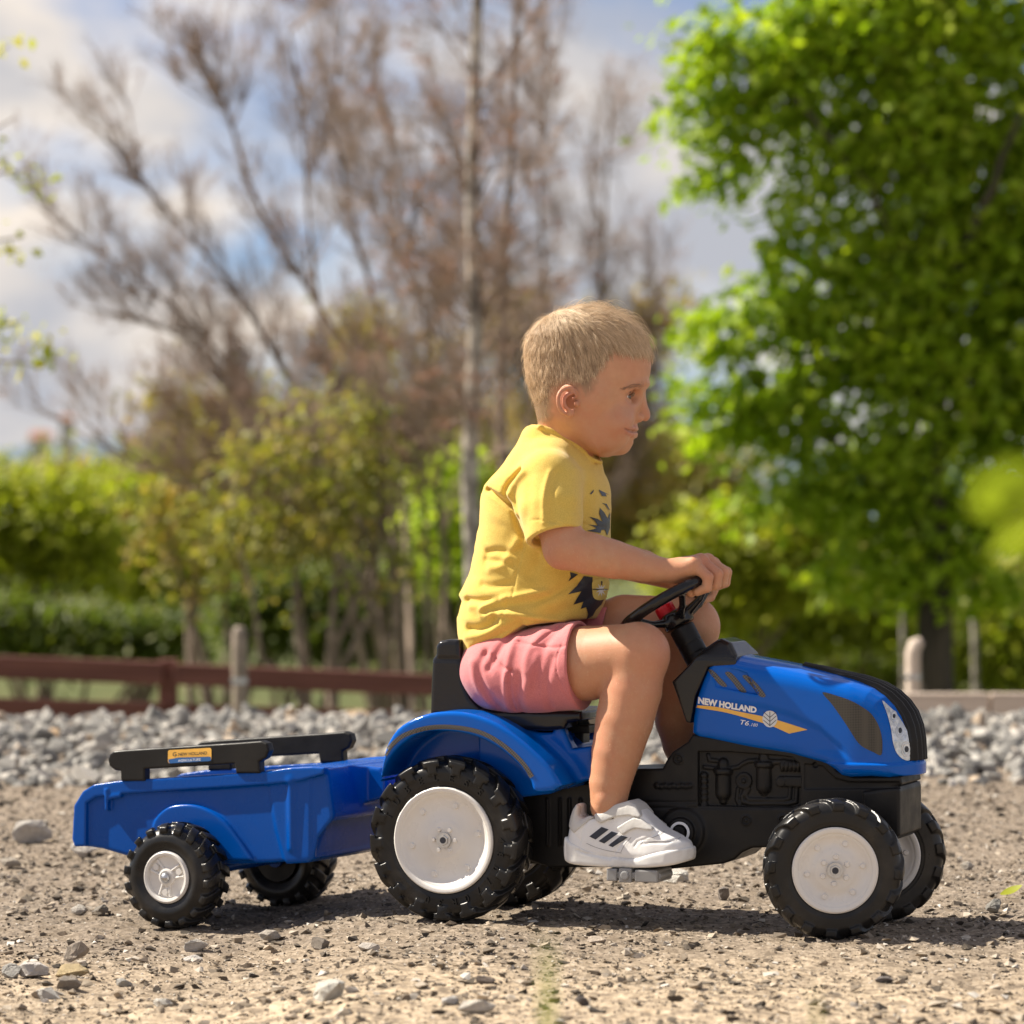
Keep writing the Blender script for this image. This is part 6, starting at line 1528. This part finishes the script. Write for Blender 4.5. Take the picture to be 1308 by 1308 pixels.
def twigs(starts, dirs, L, r, lvl, out, spread=.55, up=.25, kids=4, droop=0.0):
    """fine branching, returned level by level"""
    for s, d in zip(starts, dirs):
        n = 4; P = [s]; dd = d / np.linalg.norm(d); Lx = L * rt.uniform(.7, 1.25)
        for i in range(n - 1):
            dd = dd + rt.normal(size=3) * .13 + np.array([0, 0, up * .18 - droop * i * .12]); dd /= np.linalg.norm(dd); P.append(P[-1] + dd * Lx / (n - 1))
        P = np.array(P); out.append((P, np.linspace(r, r * .35, n)))
        if lvl > 0:
            k = kids; ii = rt.uniform(.25, 1, k); st = [P[int(x * (n - 1))] for x in ii]; dr = [dd * .9 + rt.normal(size=3) * spread + np.array([0, 0, up]) for _ in ii]
            twigs(st, dr, L * .62, r * .5, lvl - 1, out, spread, up, kids, droop)

# ---- big green maple on the right
D = 17.0; t = empty('maple_tree', base_on_ground(1215, D)); off = np.array(t.location)
tag(t, 'large bright green leafy tree filling the right side', 'tree')
def rel(bl): return [(b[0] - off, b[1]) for b in bl]
bl = [blob(*b, D) for b in [(1170,30,210,110),(1010,60,95,75),(915,60,45,55),(905,150,50,45),(985,150,75,60),(1240,190,150,130),(1100,190,105,85),(925,225,40,26),(1035,255,60,45),(1130,330,120,80),(1260,350,110,120),(1000,350,40,40),(1010,420,110,55),(905,425,55,38),
     (1150,450,130,85),(1280,500,100,110),(1000,520,120,60),(905,540,50,40),(1130,580,130,80),(1030,640,110,45),(1200,680,120,60),(1290,640,60,70),(1400,300,120,380),(1250,-120,260,90),(900,600,40,22),(1110,740,90,40),(1250,740,70,40)]]
bl = [(b[0], b[1] * np.array([1, .5, 1])) for b in bl]
leaves('crown', rel(bl), 40000, .080, ML_GREEN, t, 0, .21)
root_ = base_on_ground(1205, D) - off; T1 = at_px(1200, 690, D) - off
paths, rad = [limb(root_, T1, 8, .01), limb(base_on_ground(1180, D) - off, at_px(1185, 690, D) - off, 8, .015)], [np.linspace(.075, .055, 8), np.linspace(.045, .04, 8)]
for (a, b_, r0) in [((1200,690),(1190,400),.05), ((1190,400),(1170,60),.034), ((1190,690),(1060,560),.03), ((1190,520),(1040,330),.028), ((1195,600),(1300,420),.03), ((1190,400),(1290,150),.026), ((1185,350),(1010,130),.022), ((1060,560),(930,450),.016), ((1170,60),(1120,-120),.02), ((1200,650),(1330,620),.022), ((1010,130),(920,60),.01)]:
    p = at_px(*a, D) - off; q = at_px(*b_, D) - off; q[1] += rt.normal() * .3; paths.append(limb(p, q, 9, .03)); rad.append(np.linspace(r0, r0 * .5, 9))
wood('trunk', paths, rad, MB_DARK, t, 8)

# ---- birch with white bark behind the boy
D = 15.5; t = empty('birch_tree', base_on_ground(612, D)); off = np.array(t.location); tag(t, 'slender birch with patchy white bark rising behind the boy', 'tree')
tr = spline([base_on_ground(612, D), at_px(606, 760, D), at_px(600, 600, D), at_px(607, 430, D), at_px(603, 270, D), at_px(606, 120, D), at_px(612, -60, D)], 40) - off
wood('trunk', [tr], [np.linspace(.045, .024, 40)], MB_BIRCH, t, 10)
out = []
for k in range(28):
    i = rt.integers(12, 39); s_ = 1 if rt.random() < .45 else -1; d = np.array([s_ * rt.uniform(.4, 1.0), rt.normal() * .5, rt.uniform(.5, 1.3)]); twigs([tr[i]], [d], rt.uniform(.32, .62), .010, 3, out, .5, .18, 4, .5)
wood('branch', [o_[0] for o_ in out], [np.maximum(o_[1] * .85, .0012) for o_ in out], MB_TWIG, t, 3, True)
ends = np.array([o_[0][-1] for o_ in out]); leaves('buds', [(e, np.array([.06] * 3)) for e in ends[rt.integers(0, len(ends), 700)]], 6000, .014, ML_RUST, t, 0, .05)
t = empty('dark_stem_tree', base_on_ground(650, 16.2)); off = np.array(t.location); tag(t, 'thin dark stemmed tree just right of the white birch', 'tree')
tr = spline([base_on_ground(650, 16.2), at_px(648, 700, 16.2), at_px(640, 520, 16.2), at_px(645, 330, 16.2), at_px(655, 160, 16.2), at_px(660, -40, 16.2)], 30) - off
wood('trunk', [tr], [np.linspace(.03, .012, 30)], MB_BROWN, t, 8); out = []
for k in range(15): i = rt.integers(8, 29); twigs([tr[i]], [np.array([rt.choice([-1, 1]) * rt.uniform(.3, 1), rt.normal() * .5, rt.uniform(.6, 1.3)])], rt.uniform(.3, .65), .008, 3, out, .5, .25, 4, .2)
wood('branch', [o_[0] for o_ in out], [np.maximum(o_[1] * .85, .0012) for o_ in out], MB_TWIG, t, 3, True)

# ---- bare many-stemmed tree, centre left
D = 18.0; t = empty('bare_tree', base_on_ground(520, D)); off = np.array(t.location); tag(t, 'wide leafless tree with many reddish brown stems leaning left', 'tree')
stems = [[(520,870),(480,720),(420,600),(365,480),(300,370),(215,270),(130,170)], [(520,870),(495,700),(450,560),(415,430),(395,300),(385,170),(370,40)], [(525,870),(505,720),(440,640),(340,560),(270,440),(180,360),(95,300)], [(515,870),(470,760),(380,690),(290,640),(200,600),(110,560)],
         [(530,870),(520,700),(500,540),(480,400),(450,280),(430,150),(440,10)], [(540,870),(545,720),(535,580),(545,430),(520,300),(500,160)], [(520,860),(460,700),(380,600),(300,500),(230,430),(130,400)], [(530,860),(500,640),(470,500),(400,380),(330,260),(290,140),(250,60)], [(540,870),(570,760),(560,620),(600,480),(620,360)], [(515,870),(440,740),(400,650),(330,600),(250,560)]]
paths, rad, out = [], [], []
for sx in stems:
    D0 = D + rt.normal() * .5; P = [at_px(a, b_, D0) for a, b_ in sx]; P[0] = base_on_ground(sx[0][0], D); P = [p + np.array([0, rt.normal() * .12, 0]) * (i > 0) for i, p in enumerate(P)]; S_ = spline(P, 30) - off
    paths.append(S_); rad.append(np.linspace(rt.uniform(.016, .026), .005, 30))
    for k in range(19):
        i = rt.integers(9, 30); dd = S_[min(i, 29)] - S_[min(i, 29) - 2]; dd /= np.linalg.norm(dd); twigs([S_[min(i, 29)]], [dd + rt.normal(size=3) * .5 + np.array([-.1, 0, .25])], rt.uniform(.30, .62), .009, 3, out, .42, .3, 4, 0)
wood('trunk', paths, rad, MB_BROWN, t, 7); wood('branch', [o_[0] for o_ in out], [np.maximum(o_[1] * .8, .0013) for o_ in out], MB_TWIG, t, 3, True)
ends = np.array([o_[0][-1] for o_ in out]); leaves('buds', [(e, np.array([.08] * 3)) for e in ends[rt.integers(0, len(ends), 900)]], 7000, .013, ML_RUST, t, 0, .10)
# second bare tree behind, fuller to the top centre
D = 23.0; t = empty('bare_tree', base_on_ground(700, D)); off = np.array(t.location); tag(t, 'leafless twiggy tree behind the birch, reaching the top centre', 'tree'); paths, rad, out = [], [], []
for sx in [[(700,860),(690,650),(660,450),(600,260),(540,60)], [(700,860),(700,640),(700,430),(690,240),(700,40)], [(710,860),(730,640),(760,460),(770,300),(780,120)], [(700,860),(670,640),(560,430),(470,240),(400,60)], [(712,860),(760,680),(820,560),(850,430)]]:
    P = [at_px(a, b_, D) + np.array([0, rt.normal() * .2, 0]) for a, b_ in sx]; P[0] = base_on_ground(sx[0][0], D); S_ = spline(P, 26) - off; paths.append(S_); rad.append(np.linspace(.023, .006, 26))
    for k in range(16):
        i = rt.integers(8, 25); dd = S_[i] - S_[i - 2]; dd /= np.linalg.norm(dd); twigs([S_[i]], [dd + rt.normal(size=3) * .5 + np.array([0, 0, .3])], rt.uniform(.45, .85), .010, 3, out, .45, .3, 4, 0)
wood('trunk', paths, rad, MB_BROWN, t, 7); wood('branch', [o_[0] for o_ in out], [np.maximum(o_[1] * .8, .0015) for o_ in out], MB_TWIG, t, 3, True)
ends = np.array([o_[0][-1] for o_ in out]); leaves('buds', [(e, np.array([.1] * 3)) for e in ends[rt.integers(0, len(ends), 600)]], 7500, .015, ML_RUST, t, 0, .08)

# ---- shrubs and smaller trees
def shrub(name, label, px, D, blobs, n, size, mat, bias=0, clump=.22, cat='shrub', group=None):
    t = empty(name, base_on_ground(px, D)); off = np.array(t.location); tag(t, label, cat, group)
    leaves('foliage', [(b[0] - off, b[1]) for b in [blob(*q, D) for q in blobs]], n, size, mat, t, bias, clump)
    P, r = [], []
    for q in blobs[:7]: P.append(limb(base_on_ground(px, D) - off, at_px(q[0], q[1], D) - off, 7, .05)); r.append(np.linspace(.03, .008, 7))
    wood('stem', P, r, MB_BROWN, t, 5); return t
shrub('hazel_shrub', 'bright green and yellow bush at the far left behind the fence', 40, 24, [(20,650,70,50),(90,655,60,50),(40,710,90,60),(-40,670,60,80),(120,710,60,50),(70,620,40,25)], 6500, .075, ML_YELL, -.15, .3)
shrub('hazel_shrub', 'yellow green bush left of the grey fence post', 170, 25, [(170,655,60,55),(210,690,60,60),(150,730,60,50),(230,740,60,45),(200,610,40,30)], 6000, .075, ML_YELL, -.18, .3)
shrub('young_tree', 'olive green rounded tree behind the leaning bare stems', 300, 27, [(260,590,60,50),(320,620,70,60),(350,560,60,50),(400,640,70,60),(300,690,80,50)], 9000, .075, ML_OLIVE, .1, cat='tree')
shrub('young_tree', 'brown and olive thicket tree between bare tree and birch', 480, 28, [(430,560,70,80),(500,620,70,80),(550,520,60,90),(470,450,60,70),(560,700,70,60),(400,700,80,60),(600,620,50,90)], 11000, .070, ML_OLIVE, .18, cat='tree')
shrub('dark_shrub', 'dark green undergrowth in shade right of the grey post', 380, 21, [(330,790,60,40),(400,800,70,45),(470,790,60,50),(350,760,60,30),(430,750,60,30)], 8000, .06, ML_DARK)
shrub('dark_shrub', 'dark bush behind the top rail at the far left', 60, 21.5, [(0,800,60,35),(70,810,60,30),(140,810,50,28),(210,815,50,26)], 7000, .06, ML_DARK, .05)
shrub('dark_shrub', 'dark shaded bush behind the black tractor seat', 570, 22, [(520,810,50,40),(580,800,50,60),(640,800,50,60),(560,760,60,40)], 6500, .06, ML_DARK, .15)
shrub('young_tree', 'olive and rust tree behind the head of the boy', 720, 29, [(680,520,60,80),(740,480,60,70),(700,640,70,80),(790,440,50,60),(800,560,70,80),(850,400,40,60),(760,700,80,60),(830,660,60,60),(650,420,50,60)], 12000, .070, ML_OLIVE, .22, cat='tree')
shrub('hazel_shrub', 'yellow green bush just above the hands of the boy', 920, 22, [(900,700,50,50),(960,690,60,50),(1010,730,60,45),(940,760,60,40),(880,760,50,40),(1040,690,40,40)], 9000, .07, ML_YELL, -.05)
shrub('hazel_shrub', 'yellow green bush above the black nose of the hood', 1080, 23, [(1060,780,60,40),(1120,790,60,40),(1000,800,60,35),(1180,800,50,40),(950,820,60,30)], 8000, .065, ML_YELL, -.22)
shrub('hazel_shrub', 'green bush at the right edge above the pale beam', 1290, 22, [(1260,810,50,45),(1310,790,50,60),(1230,840,50,30),(1330,850,60,40)], 6500, .065, ML_YELL, -.2)
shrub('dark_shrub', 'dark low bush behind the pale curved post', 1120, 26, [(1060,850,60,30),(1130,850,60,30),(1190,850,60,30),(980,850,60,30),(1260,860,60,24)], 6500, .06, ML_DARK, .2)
shrub('young_tree', 'bright green young tree between birch and boy', 560, 20, [(565,655,34,45),(585,600,24,35),(560,720,34,30)], 1800, .06, ML_GREEN, .2, cat='tree')
shrub('distant_tree', 'distant green tree line seen under the sky at left', 120, 60, [(20,618,70,22),(100,620,70,22),(200,600,60,34),(280,560,60,60),(360,590,80,60),(480,600,90,80),(600,600,90,90),(740,600,100,90),(880,620,100,80),(1020,700,100,60),(1160,760,120,60),(-80,615,90,30),(1300,780,100,60)], 26000, .20, ML_OLIVE, .0, .7, cat='tree')

shrub('young_tree', 'loose olive and orange leaved sapling in front of the leaning bare stems', 430, 16.5, [(330,600,60,50),(400,540,60,50),(450,640,60,60),(380,700,70,50),(520,720,40,60),(300,680,60,50),(480,560,40,60)], 2300, .05, ML_OLIVE, -.1, cat='tree')
shrub('hazel_shrub', 'loose olive green sapling left of the leaning bare stems', 250, 18.5, [(230,520,40,40),(260,590,60,50),(200,640,60,50),(290,660,60,50),(250,720,60,50)], 2100, .055, ML_OLIVE, .1)
for px_, D_, mt, nm, lab in ((-190, 23, ML_YELL, 'hazel_shrub', 'yellow green bush beyond the left edge'), (-420, 25, ML_OLIVE, 'young_tree', 'olive tree well beyond the left edge'), (-640, 24, ML_YELL, 'hazel_shrub', 'bush farthest out beyond the left edge'),
        (1480, 23, ML_YELL, 'hazel_shrub', 'yellow green bush beyond the right edge'), (1700, 25, ML_GREEN, 'young_tree', 'green tree well beyond the right edge'), (1930, 24, ML_OLIVE, 'hazel_shrub', 'bush farthest out beyond the right edge')):
    shrub(nm, lab, px_, D_, [(px_ - 70, 700, 80, 70), (px_ + 60, 690, 80, 75), (px_, 640, 70, 60), (px_ - 90, 790, 80, 60), (px_ + 80, 790, 80, 60)], 5000, .085, mt, cat='tree' if nm == 'young_tree' else 'shrub')
shrub('distant_tree', 'distant tree line far beyond both edges', 700, 75, [(x_, 640, 140, 60) for x_ in list(range(-1500, -100, 170)) + list(range(1450, 2900, 170))], 9000, .45, ML_OLIVE, .0, .9, cat='tree')
# slim pale trunks far right
for (px_, top, w, lab) in ((1244, 760, .021, 'slim pale birch trunk right of the dark forked trunk'), (1152, 735, .014, 'slim pale leaning trunk left of the curved post')):
    Dq = 19.0; t = empty('slim_birch', base_on_ground(px_, Dq)); off = np.array(t.location); tag(t, lab, 'tree')
    S_ = spline([base_on_ground(px_, Dq), at_px(px_ + 2, 850, Dq), at_px(px_ - 3, top, Dq), at_px(px_ - 10, top - 160, Dq)], 14) - off; wood('trunk', [S_], [np.linspace(w, w * .5, 14)], MB_BIRCH, t, 8)
    leaves('crown', [(at_px(px_ - 10, top - 150, Dq) - off, np.array([.3, .3, .35]))], 500, .05, ML_GREEN, t)

# leafy branches reaching in at the top left
D = 13.0; t = empty('roadside_tree', base_on_ground(-330, D)); off = np.array(t.location); tag(t, 'yellow leaved tree whose twigs reach in at the left edge', 'tree')
P = [spline([base_on_ground(-330, D), at_px(-320, 600, D), at_px(-300, 300, D), at_px(-280, 60, D)], 14) - off]; r = [np.linspace(.07, .03, 14)]
bb = []
for (a, b_) in (((-310, 420), (30, 300)), ((-305, 300), (20, 150)), ((-300, 260), (40, 215)), ((-300, 480), (30, 410)), ((-290, 150), (10, 60)), ((-310, 460), (60, 470))):
    L_ = limb(at_px(*a, D), at_px(*b_, D), 10, .03); P.append(L_ - off); r.append(np.linspace(.014, .003, 10))
    for q in L_[5:]: bb.append((q - off, np.array([.09, .09, .07])))
wood('trunk', P, r, MB_BROWN, t, 6); leaves('foliage', bb, 420, .045, ML_YELL, t, .1, .10)

# ---- fence on the left
def plank_mat(name, a, b_, rough=.75):
    m, nt, b = mat_new(name); f, _ = noise_fac(nt, 5, 6, .65, lo=.35, hi=.65, vec_scale=(.4, 6, 6)); nt.links.new(mixc(nt, f, a, b_), b.inputs['Base Color']); b.inputs['Roughness'].default_value = rough
    h, _ = noise_fac(nt, 14, 5, .6, lo=0, hi=1, vec_scale=(.3, 6, 6)); bump(nt, b, h, .4, .01); return m
M_REDWOOD = plank_mat('red_brown_stained_wood', (.13, .045, .032), (.21, .08, .058)); M_GREYWOOD = plank_mat('weathered_grey_wood', (.20, .16, .125), (.34, .28, .22)); M_PALEWOOD = plank_mat('pale_sunbleached_wood', (.52, .42, .34), (.68, .57, .48))
def board(name, a, b_, h, th, mat, parent, off):
    a, b_ = Vector(a - off), Vector(b_ - off); d = b_ - a; bm = bmesh.new(); r = bmesh.ops.create_cube(bm, size=1)
    rot = d.to_track_quat('X', 'Z').to_matrix().to_4x4(); bmesh.ops.transform(bm, matrix=Matrix.Translation((a + b_) / 2) @ rot @ Matrix.Diagonal((d.length, th, h, 1)), verts=r['verts']); return bm_obj(name, bm, mat, parent, bevel=.006)
D = 13.5; f_ = empty('timber_fence', base_on_ground(215, D)); off = np.array(f_.location); tag(f_, 'low red brown timber fence with two rails behind the stone bank', 'fence')
board('rail', at_px(-420, 836, D), at_px(208, 860, D), .088, .04, M_REDWOOD, f_, off); board('rail', at_px(222, 861, D), at_px(760, 884, D), .082, .04, M_REDWOOD, f_, off)
board('rail', at_px(-420, 893, D), at_px(208, 911, D), .082, .04, M_REDWOOD, f_, off); board('rail', at_px(222, 912, D), at_px(760, 930, D), .080, .04, M_REDWOOD, f_, off)
for px_, y_ in ((215, 842), (-180, 830), (700, 866)):
    p = at_px(px_, y_, D + .05); g_ = base_on_ground(px_, D + .05); bm = bmesh.new(); bm_box(bm, tuple((np.array([p[0], p[1], (p[2] + g_[2]) / 2]) - off)), (.070, .07, p[2] - g_[2])); bm_obj('post', bm, M_REDWOOD, f_, bevel=.006)
def post(name, label, px_, top, w, D, mat, cat='post', bend=0.0):
    g_ = base_on_ground(px_, D); p = at_px(px_, top, D); h = p[2] - g_[2]; t = empty(name, g_); tag(t, label, cat)
    P = np.array([[0, 0, 0], [0.003, 0, h * .5], [0, 0, h * .93], [bend * .3, 0, h * .98], [bend, 0, h]]); V, F = tubes([P], [np.array([w, w * .95, w * .95, w * .9, w * .55])], 10)
    V = np.concatenate([V, [P[-1]]]); n_ = len(V) - 1; cap = [[n_ - 10 + i, n_ - 10 + (i + 1) % 10, n_] for i in range(10)]
    link(bpy.data.objects.new('shaft', np_mesh('shaft', V, [F, np.array(cap)], mat)), t)
    Vb, Fb = tubes([np.array([[0, 0, h * .80], [0, 0, h * .82]])], [np.array([w * 1.08, w * 1.08])], 10); link(bpy.data.objects.new('wire_band', np_mesh('wire_band', Vb, Fb, M_METAL)), t); return t
post('wooden_post', 'tall weathered grey post standing against the red fence', 306, 800, .030, 12.9, M_GREYWOOD)
post('concrete_post', 'pale post with bent top behind the hood at right', 1166, 818, .027, 11.9, M_PALEWOOD, bend=.03)
D = 11.2; f_ = empty('timber_edging', base_on_ground(1230, D)); off = np.array(f_.location); tag(f_, 'pale sunlit timber rail behind the stones at right', 'rail')
board('rail', at_px(985, 900, D), at_px(1262, 899, D), .070, .05, M_PALEWOOD, f_, off); board('rail', at_px(1265, 899, D), at_px(1560, 900, D), .070, .05, M_PALEWOOD, f_, off)
for px_ in (1010, 1262, 1500): p = at_px(px_, 892, D + .06); g_ = base_on_ground(px_, D + .06); bm = bmesh.new(); bm_box(bm, tuple(np.array([p[0], p[1], (p[2] + g_[2]) / 2]) - off), (.06, .05, p[2] - g_[2])); bm_obj('post', bm, M_PALEWOOD, f_, bevel=.004)

# ---- hills and far buildings
hx2 = np.linspace(-420, 420, 160); V, F = [], []
for j, (dy, k_) in enumerate(((560, 0), (640, .55), (720, 1), (900, .8))):
    for x in hx2: V.append((x, dy, -6 + k_ * (17.5 + 3.2 * float(vnoise(x, 5., 60, 61, 3)) + 4 * math.exp(-((x + 75) / 30) ** 2))))
n_ = len(hx2); F = [[j * n_ + i, j * n_ + i + 1, (j + 1) * n_ + i + 1, (j + 1) * n_ + i] for j in range(3) for i in range(n_ - 1)]
m, nt, b = mat_new('hazy_wooded_hill'); f, _ = noise_fac(nt, .08, 5, .6, lo=.35, hi=.65); nt.links.new(mixc(nt, f, (.07, .11, .16), (.14, .19, .24)), b.inputs['Base Color']); b.inputs['Roughness'].default_value = 1  # bluish distance haze is put into the base colour of the woods
o = obj('hills', np_mesh('hills', V, np.array(F), m)); o['kind'] = 'structure'
M_PLASTER = flat('pale_plaster', (.60, .55, .50), .9); M_ROOF = flat('roof_tile', (.34, .15, .10), .8); M_PANE = flat('window_glass', (.05, .06, .08), .2)
for (px_, top, bot, w, lab) in ((52, 560, 600, 24, 'small pale tower house among the trees at far left'), (86, 536, 560, 16, 'tiny pale house on the hill right of the tower'), (170, 566, 584, 22, 'pale low house half hidden by the distant trees')):
    Dh = 340.; s_ = Dh / FPX; a = at_px(px_, bot, Dh); h = (bot - top) * s_; t = empty('far_house', (a[0], a[1], -6)); tag(t, lab, 'house', 'far houses'); z0, z1 = 0, a[2] + 6 + h
    bm = bmesh.new(); bm_box(bm, (0, 0, (z0 + z1) / 2), (w * s_, w * s_, z1 - z0)); bm_obj('wall', bm, M_PLASTER, t)
    bm = bmesh.new(); W = w * s_ * .58; v = [bm.verts.new(p) for p in ((-W, -W, z1 + .01), (W, -W, z1 + .01), (W, W, z1 + .01), (-W, W, z1 + .01), (-W * .9, 0, z1 + W * .7), (W * .9, 0, z1 + W * .7))]
    for q in ((0, 1, 5, 4), (2, 3, 4, 5), (1, 2, 5), (3, 0, 4), (3, 2, 1, 0)): bm.faces.new([v[i] for i in q])
    bm_obj('roof', bm, M_ROOF, t)
    for dx in (-.25, .25): bm = bmesh.new(); bm_box(bm, (dx * w * s_, -w * s_ * .5 - .02, z1 - h * .4), (.16 * w * s_, .04, .28 * h)); bm_obj('window', bm, M_PANE, t)

# ---- close, out-of-focus plants
ML_NEAR = leaf_mat('sapling_leaf', (.20, .26, .02), (.30, .36, .03), (.38, .42, .05), .5)
def leaf_shape(L, w, curl=.25, n=9):
    V = []; 
    for i in range(n):
        t_ = i / (n - 1); ww = w * math.sin(math.pi * min(1, t_ * .93 + .05)) ** .8 * .5; z = -curl * L * t_ * t_
        V += [(L * t_, -ww, z + ww * .25), (L * t_, 0, z), (L * t_, ww, z + ww * .25)]
    F = []
    for i in range(n - 1):
        for j in range(2): F.append([i * 3 + j, i * 3 + j + 1, (i + 1) * 3 + j + 1, (i + 1) * 3 + j])
    return np.array(V), np.array(F)
D = 1.55; b0 = at_px(1345, 700, D); b0[2] = float(ground_z(b0[0], b0[1])); t = empty('sapling', b0); tag(t, 'blurred yellow green leaf of a sapling close by at the right edge', 'plant')
st = spline([b0, at_px(1350, 1000, D), at_px(1338, 760, D), at_px(1345, 560, D)], 16) - b0; wood('stem', [st], [np.linspace(.003, .0015, 16)], MB_BROWN, t, 6)
V, F = leaf_shape(.034, .026)
for i, (px_, py_, rz, ry) in enumerate(((1338, 618, 172, 10), (1340, 645, 185, -25), (1344, 672, 196, 15), (1345, 580, 40, -20), (1345, 640, -20, 0), (1348, 720, 20, 10))):
    me = np_mesh('leaf', V, F, ML_NEAR); set_attr(me, 'tone', np.full(len(V), .3 + .1 * i)); o = obj('leaf', me, t); o.location = at_px(px_, py_, D + .01 * i) - b0; o.rotation_euler = (R(60 - 12 * i), R(ry), R(rz))
D = 2.1
for (px_, top, lab, dn) in ((698, 1195, 'blurred green grass blades standing close at the bottom centre', 5), (1049, 1262, 'faint blurred grass blade at the bottom right of centre', 2)):
    b0 = at_px(px_, 1300, D); b0[2] = float(ground_z(b0[0], b0[1])); t = empty('grass_tuft', b0); tag(t, lab, 'grass tuft')
    for k in range(dn):
        tp_ = at_px(px_ - 9 + k * 5, top + 22 * (k % 3), D) - b0; P = spline([np.array([0.002 * k, 0, 0]), tp_ * np.array([.3, .5, .6]), tp_], 10); w_ = np.linspace(.0016, .0004, 10)
        V = np.concatenate([P + np.array([1, 0, 0]) * w_[:, None], P - np.array([1, 0, 0]) * w_[:, None]]); F = np.array([[i, i + 1, i + 11, i + 10] for i in range(9)]); me = np_mesh('blade', V, F, ML_NEAR); set_attr(me, 'tone', np.full(len(V), .1)); obj('blade', me, t)
x, y, _ = photo_ground(1290, 1149); V, F = leaf_shape(.036, .018, -.3); me = np_mesh('fallen_leaf', V, F, ML_YELL); set_attr(me, 'tone', np.full(len(V), .45)); o = obj('fallen_leaf', me); o.location = (x - .015, y, float(ground_z(x, y)) + .008); o.rotation_euler = (R(25), R(-8), .2)
tag(o, 'small yellow fallen leaf on the ground at the right edge', 'leaf')
